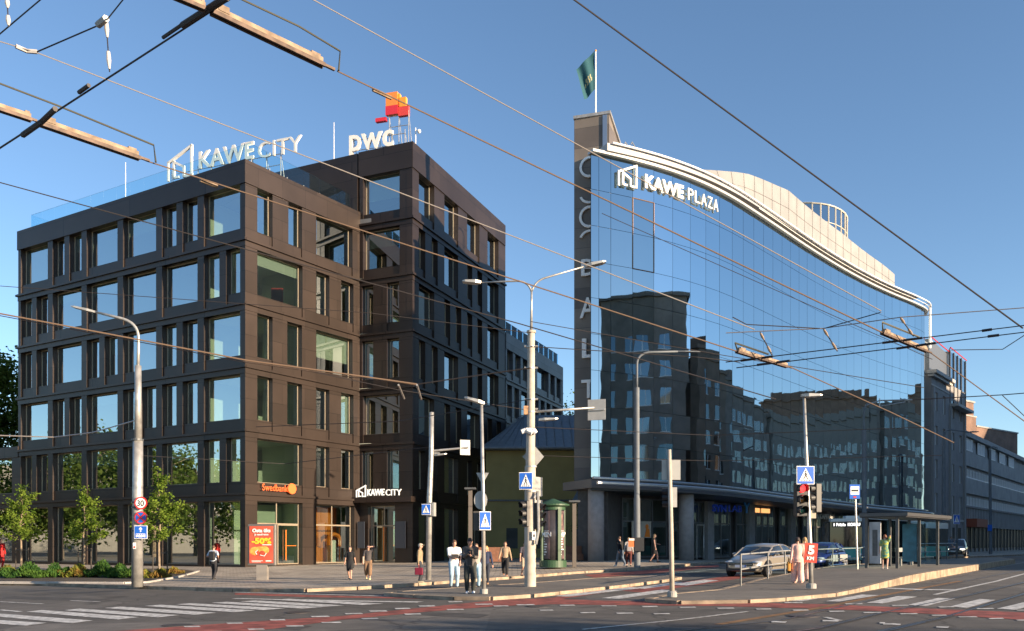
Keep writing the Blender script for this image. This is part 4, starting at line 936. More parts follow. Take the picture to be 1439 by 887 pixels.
# ---------------------------------------------------------------- buildings across the street (outside the frame, seen in the mirror glass)
M_st1 = mat('grey_stone_render', (.22, .19, .165), .85, noise=.15, scale=.7); M_st2 = mat('brown_render', (.20, .15, .115), .85, noise=.15, scale=.7); M_st3 = mat('pale_render', (.24, .22, .19), .85, noise=.1)
def block(name, label, poly, h, m_, faces, wz=3.4, wsp=3.0, ww=1.5, wh=1.9, attic=True, glass=M_pane):
    r_ = thing(name, label, 'building', (poly[0][0], poly[0][1], 0)); b = MB(); b.prism(poly, -.3, h); part('wall', b, m_, r_, True)
    for fi in faces:
        A = Vector(poly[fi]); B = Vector(poly[(fi+1) % len(poly)]); e = (B-A); L = e.length
        M = fmat((A.x, A.y, 0), e)       # -y local must be outside
        n = int((L-1.5)/wsp); nz = int((h-5.5)/wz); wf = MB(); wp = MB()
        for j in range(nz):
            for i in range(n):
                u = (L-n*wsp)/2+i*wsp+wsp/2; z = 4.8+j*wz
                k = ww*(1 if (i*7+j*3) % 5 else 1.25)
                wf.box((u-k/2-.1, -.08, z-.1), (u+k/2+.1, .02, z), M=M); wf.box((u-.04, -.06, z), (u+.04, .02, z+wh), M=M)
                wp.box((u-k/2, -.03, z), (u+k/2, .02, z+wh), M=M)
        w_ = part('window_frames', wf, M_wht, r_, True); part('panes', wp, glass, w_, True)
    cn_ = MB(); c = Vector((sum(p[0] for p in poly)/len(poly), sum(p[1] for p in poly)/len(poly)))
    big = [tuple(c+(Vector(p)-c)*1.035) for p in poly]; cn_.prism(big, h, h+.45); part('cornice', cn_, m_, r_, True)
    if attic: small = [tuple(c+(Vector(p)-c)*.8) for p in poly]; cn_ = MB(); cn_.prism(small, h+.4, h+2.2); part('attic', cn_, m_, r_, True)
    return r_
M_glx = glassmat('street_glass', .75, (.8, .9, 1), (.1, .1, .1))
M_glx = mat('window_reflective', (.17, .20, .22), .05, 1.0)
block('corner_apartment_building', 'tall grey stone corner building across the street', [(52, 21.6), (61.5, 50), (78, 46), (75, 11)][::-1], 31.6, M_st1, [2, 1, 3], attic=False, glass=M_glx)
eS2 = V2(.67, .742).normalized(); nS2 = V2(eS2.y, -eS2.x); st0 = V2(66, 57)
def strip(u0, u1, off, dep): a = st0+eS2*u0+nS2*off; b = st0+eS2*u1+nS2*off; return [tuple(b), tuple(a), tuple(a+nS2*dep), tuple(b+nS2*dep)]
block('terrace_building', 'dark brown six storey terrace across the street', strip(0, 26, 0, 14), 26.5, M_st2, [0], glass=M_glx)
block('terrace_building', 'grey terrace with attic storey across the street', strip(26.5, 66, .6, 14), 26.0, M_st1, [0], glass=M_glx, ww=1.9)
block('terrace_building', 'pale terrace further along across the street', strip(66.5, 96, 0, 14), 25.0, M_st3, [0], glass=M_glx)
block('tower_block', 'taller dark block at the far end of the street', strip(97, 118, 0, 16), 33.0, M_st2, [0], glass=M_glx)
block('tower_block', 'low far block closing the street side', strip(119, 170, 0, 14), 26.0, M_st1, [0], glass=M_glx)

block('added_park_building', 'unseen pale building added beyond the park to cover the bright horizon in reflections', [(-150, 10), (-135, 10), (-135, 100), (-150, 100)][::-1], 13.0, M_st3, [2, 0, 1, 3], glass=M_glx)  # unseen block added to keep the bright horizon out of window reflections
UNIT = 1.0

# ---------------------------------------------------------------- vegetation
def leaves(mb, cen, rad, n, size, clumps=30, mi=0, spread=.22, seed=1, fill=1.0):
    rn = random.Random(seed); cs_ = []
    while len(cs_) < clumps:
        v = Vector((rn.uniform(-1, 1), rn.uniform(-1, 1), rn.uniform(-1, 1)))
        if v.length < 1 and v.length > .25*fill: cs_.append((v, rn.uniform(.6, 1.3)))
    for _ in range(n):
        c, k = rn.choice(cs_); p = Vector((c.x+rn.gauss(0, spread*k), c.y+rn.gauss(0, spread*k), c.z+rn.gauss(0, spread*k*.8)))
        P = Vector((cen[0]+p.x*rad[0], cen[1]+p.y*rad[1], cen[2]+p.z*rad[2]))
        a = Vector((rn.gauss(0, 1), rn.gauss(0, 1), rn.gauss(0, .6))).normalized(); b = a.cross(Vector((rn.gauss(0, 1), rn.gauss(0, 1), rn.gauss(0, 1)))).normalized(); s = size*rn.uniform(.6, 1.3)
        mb.add([P-a*s*.5, P+b*s*.32, P+a*s*.5, P-b*s*.32], [(0, 1, 2, 3)], mi)
M_leafY = leafmat('young_leaf', (.075, .14, .02), (.20, .27, .045), .4)
M_leafD = leafmat('tree_leaf', (.045, .085, .018), (.13, .17, .04), .35)
M_leafJ = leafmat('juniper_leaf', (.035, .09, .025), (.08, .15, .03), .2)
M_leafR = leafmat('golden_leaf', (.14, .17, .03), (.22, .13, .04), .2)
M_bark = mat('bark', (.22, .17, .12), .9, noise=.3, scale=6, bump=.5)
def young_tree(px, pyb, pyt, wpx, label, seed):
    b0 = gp(px, pyb, .13); H_ = (pyb-pyt)*b0.y/F; W = wpx*b0.y/F; rn = random.Random(seed)
    t = thing('young_tree', label, 'tree', b0, 0, 'young trees in the planting bed'); b = MB(); tr = []
    for k in range(8): tr.append(Vector((rn.uniform(-.04, .04)*k*.4, rn.uniform(-.04, .04)*k*.4, H_*.95*k/7)))
    b.tube(tr, [.075-.0085*k for k in range(8)], 7); L_ = MB(); br = MB()
    for k in range(26):
        f = rn.uniform(.32, .93); o = tr[0].lerp(tr[-1], f); a = rn.uniform(0, 6.28); l = W*.5*(1.18-f*.85)*rn.uniform(.45, 1.15)
        e = o+Vector((math.cos(a)*l, math.sin(a)*l, l*.45)); b.tube([o, o.lerp(e, .5)+Vector((0, 0, .06)), e], [.022, .014, .006], 4)
        for q in range(int(115*l/1.0)+28):
            u = rn.uniform(.25, 1.08); P = o.lerp(e, u)+Vector((rn.gauss(0, .13), rn.gauss(0, .13), rn.gauss(0, .12)))
            d1 = Vector((rn.gauss(0, 1), rn.gauss(0, 1), rn.gauss(0, .5))).normalized(); d2 = d1.cross(Vector((rn.gauss(0, 1), rn.gauss(0, 1), rn.gauss(0, 1)))).normalized(); s = rn.uniform(.09, .17)
            L_.add([P-d1*s*.5, P+d2*s*.38, P+d1*s*.5, P-d2*s*.38], [(0, 1, 2, 3)])
    for q in range(160):
        P = tr[-1]+Vector((rn.gauss(0, .15), rn.gauss(0, .15), rn.uniform(-.9, .3))); d1 = Vector((rn.gauss(0, 1), rn.gauss(0, 1), rn.gauss(0, .5))).normalized(); d2 = d1.cross(Vector((rn.gauss(0, 1), rn.gauss(0, 1), 1))).normalized(); s = .12
        L_.add([P-d1*s*.5, P+d2*s*.38, P+d1*s*.5, P-d2*s*.38], [(0, 1, 2, 3)])
    part('trunk', b, M_bark, t); part('crown', L_, M_leafY, t)
    for dx in (-.38, .42):
        b = MB(); b.tube([(dx, .05, -.1), (dx, .05, 1.35)], .035, 6); part('stake', b, mat('dark_stake', (.06, .05, .04), .9), t)
    b = MB(); b.box((-.38, .03, 1.2), (.42, .06, 1.26)); part('tie', b, M_black, t)
    return t
young_tree(30, 800, 681, 74, 'young street tree leftmost in the planting bed', 3)
young_tree(118, 801, 683, 62, 'young street tree in the middle of the planting bed', 5)
young_tree(224, 808, 656, 84, 'tallest young street tree just right of the thick lamp pole', 8)
def big_tree(x, y, h, w_, label, seed, n=9000, group=None, leaf=None, low=.25, size=.42):
    z = g(x, y); t = thing('tree', label, 'tree', (x, y, z), 0, group); rn = random.Random(seed); b = MB()
    b.tube([(0, 0, -.2), (.1, 0, h*.25), (-.1, .1, h*.5), (.1, 0, h*.8)], [h*.026, h*.02, h*.014, h*.004], 9)
    for k in range(12):
        f = rn.uniform(.25, .75); a = rn.uniform(0, 6.28); l = w_*.42*rn.uniform(.6, 1); b.tube([(0, 0, h*f), (math.cos(a)*l*.5, math.sin(a)*l*.5, h*f+l*.3), (math.cos(a)*l, math.sin(a)*l, h*f+l*.55)], [h*.009, h*.006, h*.002], 5)
    part('trunk', b, M_bark, t); L_ = MB(); leaves(L_, (0, 0, h*(.5+low/2)), (w_/2, w_/2, h*(1-low)/2), n, size, 60, spread=.16, seed=seed); part('crown', L_, leaf or M_leafD, t); return t
t = big_tree(-51.8, 83, 20.5, 11, 'tall leafy tree at the left edge beyond the dark office', 11, 26000, size=.45)
big_tree(7.6, 118, 20.6, 7, 'distant tree top showing between the grey wing and the granite tower', 12, 5000, size=.4)
for i, (x, y, h, w_) in enumerate([(-62, 66, 12, 9), (-68, 56, 13, 10), (-76, 63, 16, 11), (-72, 45, 13, 9), (-86, 54, 17, 12), (-80, 36, 14, 10), (-98, 46, 17, 13), (-92, 70, 16, 12), (-95, 30, 15, 12), (-110, 60, 18, 14)]):
    big_tree(x, y, h, w_, 'park tree standing left of the scene', 20+i, 4200, 'park trees left of the office', size=.55, low=.12)
for i, (x, y, h, w_) in enumerate([(98, -26, 12, 11), (108, -38, 13, 11), (112, -28, 13, 12)]):
    big_tree(x, y, h, w_, 'street tree across the junction', 40+i, 4200, 'trees across the junction', size=.5, low=.12)
for i, (x, y, h, w_) in enumerate([(36, -7, 9.5, 7), (45, -11, 10.5, 8), (31, -2.5, 7.5, 4.5)]):  # unseen trees added right of frame to throw shadow streaks on the road
    big_tree(x, y, h, w_, 'unseen tree added right of the camera to shade the road', 50+i, 3000, 'unseen trees added to shade the road', size=.4, low=.3)
bed = gpl([(-30, 819), (175, 820.3), (206, 819.5), (279, 803.5), (240, 799.5), (100, 800), (20, 803), (-30, 811)], .12)
b = MB(); sheet(b, bed, .15); struct('planting_bed', b, mat('soil', (.06, .045, .032), .95, noise=.4, scale=3, bump=.8))
b = MB(); kerb(b, bed[:4], .12, .2, .08); struct('bed_edging', b, mat('pale_edging', (.42, .39, .36), .7, noise=.1))
def shrub(px, py, w_, h, d, label, m_, seed, cat='shrub'):
    c = gp(px, py, .15); b = MB(); rn = random.Random(seed)
    for _ in range(int(w_*d*900)):
        x = rn.uniform(-1, 1); y = rn.uniform(-1, 1)
        if x*x+y*y > 1: continue
        hh = h*(1-.6*(x*x+y*y))*rn.uniform(.35, 1.1)*(.75+.3*math.sin(x*7+seed)); P = Vector((x*w_/2, y*d/2, hh)); s = rn.uniform(.10, .2)
        d1 = (Vector((x*.5+rn.gauss(0, .4), y*.5+rn.gauss(0, .4), .8))).normalized(); d2 = d1.cross(Vector((rn.gauss(0, 1), rn.gauss(0, 1), rn.gauss(0, 1)))).normalized()
        b.add([P-d1*s*.6, P+d2*s*.22, P+d1*s*.6, P-d2*s*.22], [(0, 1, 2, 3)])
    o = link('shrub', b.mesh('shrub', m_)); o.location = c; tag(o, label, cat, 'low shrubs in the planting bed')
shrub(38, 812, 3.0, .75, 1.6, 'feathery green juniper clump at the left end of the bed', M_leafJ, 1)
shrub(80, 811, 1.7, .7, 1.4, 'small green juniper mound between juniper clump and golden shrubs', M_leafJ, 9)
shrub(112, 811, 2.2, .62, 1.4, 'golden and rust coloured low shrub below the middle young tree', M_leafR, 2)
shrub(150, 811, 2.4, .85, 1.5, 'big green juniper clump left of the thick lamp pole', M_leafJ, 3)
shrub(176, 812, 1.8, .7, 1.4, 'green juniper mound touching the thick lamp pole', M_leafJ, 4)
shrub(214, 812, 2.0, .45, 1.1, 'small golden shrub right of the thick lamp pole', M_leafR, 5)
shrub(239, 806, 1.6, .35, .9, 'low rust coloured shrub at the right tip of the bed', M_leafR, 6)
shrub(8, 808, 2.0, .5, 1.2, 'low golden shrub at the left frame edge', M_leafR, 7)
for px, py, hgt, lab in ((722, 783, 4.2, 'thin sapling with sparse leaves before the ochre house'), (806, 785, 4.6, 'thin sapling beside the dark post lamp and the granite tower')):
    c = gp(px, py, .13); t = thing('sapling', lab, 'tree', c); b = MB(); b.tube([(0, 0, 0), (.05, 0, hgt*.9)], [.03, .012], 5); rn = random.Random(px)
    L_ = MB()
    for k in range(10):
        z = rn.uniform(.35, .9)*hgt; a = rn.uniform(0, 6.28); e = Vector((math.cos(a)*.7, math.sin(a)*.7, z+.5)); b.tube([(.03, 0, z), e], [.012, .005], 4)
        for q in range(22):
            P = Vector((.03, 0, z)).lerp(e, rn.uniform(.3, 1.1))+Vector((rn.gauss(0, .1), rn.gauss(0, .1), rn.gauss(0, .1))); d1 = Vector((rn.gauss(0, 1), rn.gauss(0, 1), rn.gauss(0, 1))).normalized(); d2 = d1.orthogonal().normalized(); s = .12
            L_.add([P-d1*s*.5, P+d2*s*.35, P+d1*s*.5, P-d2*s*.35], [(0, 1, 2, 3)])
    part('trunk', b, M_bark, t); part('crown', L_, M_leafD, t)

# ---------------------------------------------------------------- poles, signs, lights
class Loc:
    def __init__(s, px, py, dz): s.b = gp(px, py, dz); s.px = px; s.k = s.b.y/F
    def v(s, px, py, dy=0.0): D = s.b.y+dy; return Vector(((px-CX)/F*D-s.b.x, dy, EYE-(py-HZ)*D/F-s.b.z))
    def w(s, px, py, dy=0.0): return s.v(px, py, dy)+s.b
def zrot(c, yaw): return Matrix.Translation(Vector(c))@Matrix.Rotation(yaw, 4, 'Z')
def flatpoly(mb, pts, y, M, th=.006, mi=None):     # polygon in the sign plane (x,z)
    n = len(pts); ar = sum(pts[i][0]*pts[(i+1)%n][1]-pts[(i+1)%n][0]*pts[i][1] for i in range(n))
    if ar < 0: pts = pts[::-1]
    vs = [M@Vector((p[0], y-th, p[1])) for p in pts]+[M@Vector((p[0], y, p[1])) for p in pts]
    mb.add(vs, [tuple(range(n)), tuple(range(2*n-1, n-1, -1))]+[(i, n+i, n+(i+1)%n, (i+1)%n) for i in range(n)], mi)
def disc(r, n=28): return [(r*math.cos(2*math.pi*k/n), r*math.sin(2*math.pi*k/n)) for k in range(n)]
def rect(w_, h, c=(0, 0)): return [(c[0]-w_/2, c[1]-h/2), (c[0]+w_/2, c[1]-h/2), (c[0]+w_/2, c[1]+h/2), (c[0]-w_/2, c[1]+h/2)]
def crossing_sign(c, s, yaw, label, back=True, aspect=1.0):
    t = thing('crossing_sign', label, 'road sign', c, yaw, 'blue pedestrian crossing signs'); I = Matrix.Identity(4); S_ = Matrix.Diagonal((aspect, 1, 1, 1))
    b = MB(); flatpoly(b, rect(s, s), 0, S_, .03); part('plate', b, M_signwhite, t)
    b = MB(); flatpoly(b, rect(s*.93, s*.93), -.031, S_); part('blue_field', b, M_blue, t)
    b = MB(); flatpoly(b, [(-.38*s, -.33*s), (.38*s, -.33*s), (0, .39*s)], -.038, S_); part('triangle', b, M_signwhite, t)
    b = MB(); k = s
    def P(pts): flatpoly(b, [(x*k, z*k) for x, z in pts], -.045, S_, .004)
    P([(x*.045+.0, z*.045+.19) for x, z in disc(1, 10)])
    P([(-.035, .13), (.03, .13), (.045, 0), (-.03, -.02)]); P([(-.03, .0), (.03, .0), (.10, -.13), (.12, -.24), (.07, -.24), (.05, -.14), (0, -.05)]); P([(-.03, .0), (.02, .0), (-.05, -.13), (-.10, -.24), (-.15, -.24), (-.09, -.1)])
    P([(-.035, .12), (-.01, .10), (-.08, .01), (-.11, .02)]); P([(.03, .12), (.09, .02), (.07, 0), (.01, .08)])
    for x in (-.26, -.12, .02, .17): P([(x, -.31), (x+.08, -.31), (x+.07, -.265), (x+.015, -.265)])
    part('pictogram', b, M_black, t); return t
def tlight(c, yaw, label, lit=None, s=1.0, green=False):
    t = thing('traffic_light', label, 'traffic light', c, yaw, 'traffic lights'); b = MB()
    b.box((-.15*s, 0, -.45*s), (.15*s, .2*s, .45*s)); b.box((-.04, .2*s, -.2), (.04, .3*s, -.12)); b.box((-.04, .2*s, .12), (.04, .3*s, .2)); o = part('housing', b, M_black, t); bevel(o, .02)
    for i, z in enumerate((.29, 0, -.29)):
        col = ((.5, .02, .02), (.35, .16, .01), (.01, .28, .2))[i]; z *= s
        b = MB(); M = Matrix.Translation((0, 0, z))@Matrix.Rotation(R(90), 4, 'X'); b.lathe([(.105*s, 0), (.09*s, .03*s), (.04*s, .045*s), (.001, .048*s)], 20, M=M)
        mm = mat('lens_lit_%d' % i, col, .3, emit=((1, .02, .02), (1, .5, .05), (.1, 1, .5))[i], estr=2.6) if lit == i else mat('lens_dark_%d' % i, tuple(c_*.14 for c_ in col), .15)
        part('lens', b, mm, t, smooth=True)
        b = MB(); n = 14; vs = []
        for k in range(n+1):
            a = R(-35+250*k/n); x, zz = math.cos(a)*.13*s, math.sin(a)*.13*s
            vs += [(x, -.0, z+zz), (x, -.2*s*(1 if 20 < (-35+250*k/n) < 160 else .75), z+zz-.01), (x*.93, -.2*s*(1 if 20 < (-35+250*k/n) < 160 else .75), z+zz*.93-.01), (x*.93, 0, z+zz*.93)]
        fs = []
        for k in range(n): q = k*4; fs += [(q, q+4, q+5, q+1), (q+1, q+5, q+6, q+2), (q+2, q+6, q+7, q+3)]
        b.add(vs, fs); part('visor', b, M_black, t)
    return t
def lamp_head(mb, a, b_, w_=.32, th=.09):
    a = Vector(a); b_ = Vector(b_); d = (b_-a).normalized(); s = Vector((-d.y, d.x, 0)); s = s.normalized() if s.length > .01 else Vector((0, 1, 0)); u = d.cross(s)*-1
    if u.z < 0: u = -u
    def ring(p, w0, h0): return [p-s*w0/2-u*h0/2, p+s*w0/2-u*h0/2, p+s*w0/2+u*h0/2, p-s*w0/2+u*h0/2]
    L = (b_-a).length; R_ = [ring(a, w_*.35, th*.9), ring(a+d*L*.3, w_*.95, th*1.1), ring(a+d*L*.85, w_, th*.7), ring(b_, w_*.7, th*.35)]
    vs = sum(R_, []); fs = [(0, 3, 2, 1), (12, 13, 14, 15)]
    for i in range(3):
        for k in range(4): fs.append((i*4+k, i*4+(k+1)%4, i*4+4+(k+1)%4, i*4+4+k))
    mb.add(vs, fs)
def arc3(p, q, bend, n=8):      # smooth curve p -> q via control point bend
    p, q, c = Vector(p), Vector(q), Vector(bend); return [p*(1-t)**2+c*2*t*(1-t)+q*t*t for t in [k/n for k in range(n+1)]]
# thick lamp pole on the left
L = Loc(193, 824, .12); t = thing('street_lamp', 'thick grey lamp pole with long curved arm and three road signs before the planting bed', 'street lamp', L.b, 0, 'street lamps'); k = L.k
b = MB(); b.tube([L.v(193, 825), L.v(193.5, 690), L.v(194, 617)], [7.8*k, 7.0*k, 6.6*k], 16); b.tube([L.v(194, 617), L.v(194, 514)], [5.0*k, 4.4*k], 14); part('pole', b, M_steel, t, smooth=True)
b = MB(); b.tube([L.v(194, 520), L.v(194.5, 490)]+arc3(L.v(194.5, 475), L.v(168, 447), L.v(194.5, 453))+[L.v(132, 438)], [2.2*k]*2+[2.1*k]*9+[1.6*k], 8); part('arm', b, M_steel, t, smooth=True)
b = MB(); lamp_head(b, L.v(134, 438.5), L.v(101, 431)); part('lamp_head', b, M_steel, t)
for y in (617, 705, 712, 745): b = MB(); b.tube([L.v(193.5, y), L.v(193.5, y+2.5)], [8.0*k]*2, 16); part('clamp', b, M_dsteel, t)
def rsign(name, label, loc, px, py, group=None): 
    c = loc.w(px, py, -.3); return thing(name, label, 'road sign', c, 0, group), loc.k
t, k = rsign('speed_limit_sign', 'round red ringed 30 sign highest on the thick lamp pole', L, 198, 707)
I4 = Matrix.Identity(4)
b = MB(); flatpoly(b, disc(8.9*k), 0, I4, .02); part('ring', b, M_signred, t); b = MB(); flatpoly(b, disc(6.9*k), -.021, I4); part('face', b, M_signwhite, t)
o = text('numerals', '30', 8.5*k, M_black, t, (0, -.034, -4.3*k), (1, 0), depth=.006, bold=.012, width=9.6*k, world=False, center=True)
t, k = rsign('no_stopping_sign', 'round blue no stopping sign with red cross below the 30 sign', L, 198, 727.5)
b = MB(); flatpoly(b, disc(8.9*k), 0, I4, .02); part('ring', b, M_signred, t); b = MB(); flatpoly(b, disc(7.2*k), -.021, I4); part('face', b, M_blue, t)
b = MB(); 
for a in (45, -45): flatpoly(b, [(x*math.cos(R(a))-z*math.sin(R(a)), x*math.sin(R(a))+z*math.cos(R(a))) for x, z in rect(14.6*k, 2.2*k)], -.031-abs(a+45)*.00005, I4, .004)
part('cross', b, M_signred, t)
t, k = rsign('bus_lane_sign', 'square blue bus lane sign with white arrow, lowest on the thick lamp pole', L, 198, 748)
b = MB(); flatpoly(b, rect(18.4*k, 18.4*k), 0, I4, .02); part('plate', b, M_signwhite, t); b = MB(); flatpoly(b, rect(17*k, 17*k), -.021, I4); part('blue_field', b, M_blue, t)
b = MB(); flatpoly(b, [(-.8*k, .2*k), (.8*k, .2*k), (.8*k, 4*k), (2.6*k, 4*k), (0, 7.4*k), (-2.6*k, 4*k), (-.8*k, 4*k)], -.031, I4); flatpoly(b, rect(13*k, 5*k, (0, -4.6*k)), -.031, I4); part('pictogram', b, M_signwhite, t)
b = MB(); 
for i in range(5): flatpoly(b, rect(1.7*k, 1.5*k, (-5*k+i*2.5*k, -3.5*k)), -.038, I4, .003)
flatpoly(b, disc(1.1*k), -.038, zrot((-4*k, 0, 0), 0)@Matrix.Translation((0, 0, -7*k)), .003); flatpoly(b, disc(1.1*k), -.038, Matrix.Translation((4*k, 0, -7*k)), .003); part('windows', b, M_blue, t)
t = thing('sticker', 'small white and red paper sticker on the thick lamp pole', 'sticker', L.w(189, 767, -.26)); b = MB(); b.box((-.06, -.01, -.13), (.06, .0, .13)); part('sheet', b, M_signwhite, t); b = MB(); b.box((-.04, -.014, -.1), (.04, -.0101, -.02)); part('print', b, M_signred, t)
# pole behind the man with cap
L = Loc(603, 815, .12); k = L.k; t = thing('signal_pole', 'slim grey pole with short bracket arm beside the man in the cap', 'pole', L.b)
b = MB(); b.tube([L.v(602, 816), L.v(603.5, 700), L.v(606, 640), L.v(606.5, 581)], [4*k, 3.8*k, 3.4*k, 3.2*k], 12); part('pole', b, M_steel, t, smooth=True)
b = MB(); b.tube([L.v(606, 634), L.v(658, 629)], [1.7*k, 1.3*k], 8); b.tube([L.v(606, 637), L.v(618, 637)], [1.2*k]*2, 6); b.ell(L.v(606.5, 580.5), (3.6*k, 3.6*k, 1.6*k)); part('arm', b, M_steel, t)
b = MB(); lamp_head(b, L.v(610, 640), L.v(628, 638), .3, .07); part('lamp_head', b, M_steel, t)
t = thing('hanging_sign', 'pale square sign back on the bracket arm over the man in the cap', 'road sign', L.w(653.5, 629, .05), R(20)); b = MB(); b.cbox((0, 0, 0), (14.5*k, .04, 21*k)); o = part('plate', b, M_signback, t); b = MB(); b.cbox((0, .03, 0), (14*k, .02, 1.8*k)); part('rail', b, M_steel, t)
crossing_sign(L.w(599, 716, -.25), 15*k, R(-6), 'blue crossing sign on the slim pole behind the man in the cap', aspect=.85)
t = thing('signal_box', 'small upright signal housing behind the leftmost crossing sign', 'traffic light', L.w(608.5, 716, -.1), R(70)); b = MB(); b.cbox((0, 0, 0), (8*k, .18, 19*k)); o = part('housing', b, M_signback, t)
# lamp pole with back-facing signs
L = Loc(680, 834.5, .11); k = L.k; t = thing('street_lamp', 'slim pole lamp with flat head standing beside the man reading his phone', 'street lamp', L.b, 0, 'street lamps')
b = MB(); b.tube([L.v(680, 834), L.v(679, 700), L.v(676.5, 566)], [3.0*k, 2.7*k, 2.2*k], 12); part('pole', b, M_steel, t, smooth=True)
b = MB(); b.lathe([(5.6*k, 0), (5.6*k, .14), (4.5*k, .16)], 16); part('base_collar', b, M_concrete, t)
b = MB(); lamp_head(b, L.v(681, 567), L.v(653, 559), .36, .09); part('lamp_head', b, M_steel, t)
t = thing('yield_sign', 'back of a triangular yield sign on the slim pole lamp', 'road sign', L.w(678, 672, .12)); b = MB(); flatpoly(b, [(-9*k, 7.5*k), (9*k, 7.5*k), (0, -9.5*k)], 0, I4, .03); part('plate', b, M_signback, t)
t = thing('round_sign', 'back of a round sign below the triangular sign back', 'road sign', L.w(675.5, 703, .12)); b = MB(); flatpoly(b, [(x*.72, z) for x, z in disc(13*k)], 0, I4, .03); part('plate', b, M_signback, t)
crossing_sign(L.w(681.5, 732, -.12), 26*k, R(12), 'blue crossing sign at head height between the phone reader and the big pole', aspect=.62)
t = thing('signal_box', 'dark signal housing left of the crossing sign near the phone reader', 'traffic light', L.w(670, 732, .05), 0); b = MB(); b.cbox((0, 0, 0), (9*k, .2, 27*k)); part('housing', b, mat('housing_brownish', (.06, .055, .05), .6), t)
# post lamps of the square
for px, py, top, lab in ((661, 800, 688, 'square bronze post lamp with flat top in front of the dark office'), (807, 797, 706, 'dark post lamp with flat top beside the granite tower base')):
    L2 = Loc(px, py, .13); t = thing('post_lamp', lab, 'post lamp', L2.b, 0, 'post lamps on the pavement'); kk = L2.k; b = MB(); b.box((-.11, -.11, 0), (.11, .11, (py-top)*kk)); part('post', b, mat('bronze_post', (.13, .11, .095), .6), t); b = MB(); b.box((-.32, -.32, (py-top)*kk), (.32, .32, (py-top)*kk+.1)); part('lamp_head', b, M_dsteel, t)
# the big central pole
L = Loc(745, 824, .11); k = L.k; t = thing('street_lamp', 'tall thick pale pole with two long lamp arms in the middle of the junction', 'street lamp', L.b, 0, 'street lamps')
b = MB(); b.tube([L.v(745, 825), L.v(745, 760), L.v(745, 690), L.v(745, 655)], [8.2*k, 8.1*k, 7.8*k, 7.6*k], 20); b.tube([L.v(745, 655), L.v(746, 604)], [6.4*k, 6.2*k], 18); b.tube([L.v(746, 606), L.v(746.5, 468)], [5.6*k, 5.0*k], 16); b.tube([L.v(746.5, 468), L.v(746.5, 465)], [6.5*k]*2, 16); part('pole', b, M_polec, t, smooth=False)
aauto(t.children[-1])
b = MB(); b.tube([L.v(746.5, 466), L.v(747, 425), L.v(747, 405)], [2.0*k, 1.4*k, 1.4*k], 8)
b.tube(arc3(L.v(747, 410), L.v(728, 395), L.v(743, 396))+[L.v(676, 397)], [1.4*k]*9+[1.0*k], 8); b.tube(arc3(L.v(747, 410), L.v(768, 390), L.v(752, 394))+[L.v(820, 375)], [1.4*k]*9+[1.1*k], 8); part('arms', b, M_steel, t, smooth=True)
b = MB(); lamp_head(b, L.v(676, 397), L.v(650, 396), .34, .1); part('lamp_head', b, M_steel, t); b = MB(); lamp_head(b, L.v(822, 374), L.v(851, 368.5), .34, .1); part('lamp_head', b, M_steel, t)
b = MB(); b.tube([L.v(746, 579), L.v(835, 573)], [1.9*k, 1.4*k], 8); part('bracket_arm', b, M_steel, t, smooth=True)
for y in (487, 517, 561, 578, 604, 655, 690): b = MB(); b.tube([L.v(746, y), L.v(746, y+2)], [(6.2 if y < 600 else 8.4)*k]*2, 16); part('clamp', b, M_steel, t)
for y in (487, 517, 561, 575): b = MB(); b.tube([L.v(737, y), L.v(756, y)], .04, 6); part('wire_bracket', b, M_steel, t)
b = MB(); b.tube([L.v(751, 700, -.25), L.v(756, 690, -.25), L.v(757, 745, -.25), L.v(753, 765, -.25)], .05, 6); part('cable_duct', b, M_steel, t)
b = MB(); b.cbox(L.v(739, 577, -.02), (6*k, .2, 12*k)); part('junction_box', b, mat('rusty_plate', (.38, .22, .12), .8, noise=.4, scale=8), t)
b = MB(); b.tube([L.v(733, 607, -.2), L.v(739, 604.5, -.2)], .09, 8); b.tube([L.v(741, 605, -.25), L.v(748, 608, -.3)], .09, 8); b.tube([L.v(749, 604, -.2), L.v(753, 609, -.2)], .09, 8); b.cbox(L.v(744, 603, -.15), (10*k, .1, 3*k)); part('cameras', b, M_wht, t)
t = thing('lamp', 'flat lamp head fixed just below the bracket arm of the big pole', 'lamp', L.w(757, 590)); b = MB(); lamp_head(b, (0, 0, 0), Vector((27*k, 0, 1*k)), .35, .08); part('head', b, M_steel, t)
t = thing('hanging_sign', 'pale square sign back at the end of the bracket arm of the big pole', 'road sign', L.w(838.5, 576, .05), R(-16)); b = MB(); b.cbox((0, 0, 0), (25*k, .05, 29*k)); part('plate', b, M_signback, t); b = MB(); b.cbox((0, -.05, 0), (24*k, .05, 2.4*k)); part('rail', b, M_steel, t)
t = thing('diamond_sign', 'back of a diamond shaped priority sign behind the big pole', 'road sign', L.w(750, 642, .28), R(0)); b = MB(); flatpoly(b, [(-16*k, 0), (0, -17*k), (14.5*k, 0), (0, 17*k)], 0, I4, .03); part('plate', b, M_signback, t)
crossing_sign(L.w(739, 676, -.3), 24*k, R(-4), 'blue crossing sign on the big central pole', aspect=.78)
t = thing('back_plate', 'grey sign back plates at the right side of the big pole', 'road sign', L.w(756, 684, .1), R(55)); b = MB(); b.cbox((0, 0, 0), (.5, .05, 27*k)); part('plate', b, M_signback, t); b = MB(); b.cbox((0, .0, -27*k), (.5, .05, 16*k)); part('lower_plate', b, M_signback, t)
tlight(L.w(737, 722, -.12), R(-58), 'unlit traffic light at the left of the big pole', s=1.05); tlight(L.w(759, 725, -.1), R(62), 'traffic light at the right of the big pole beside the green column', s=1.05)
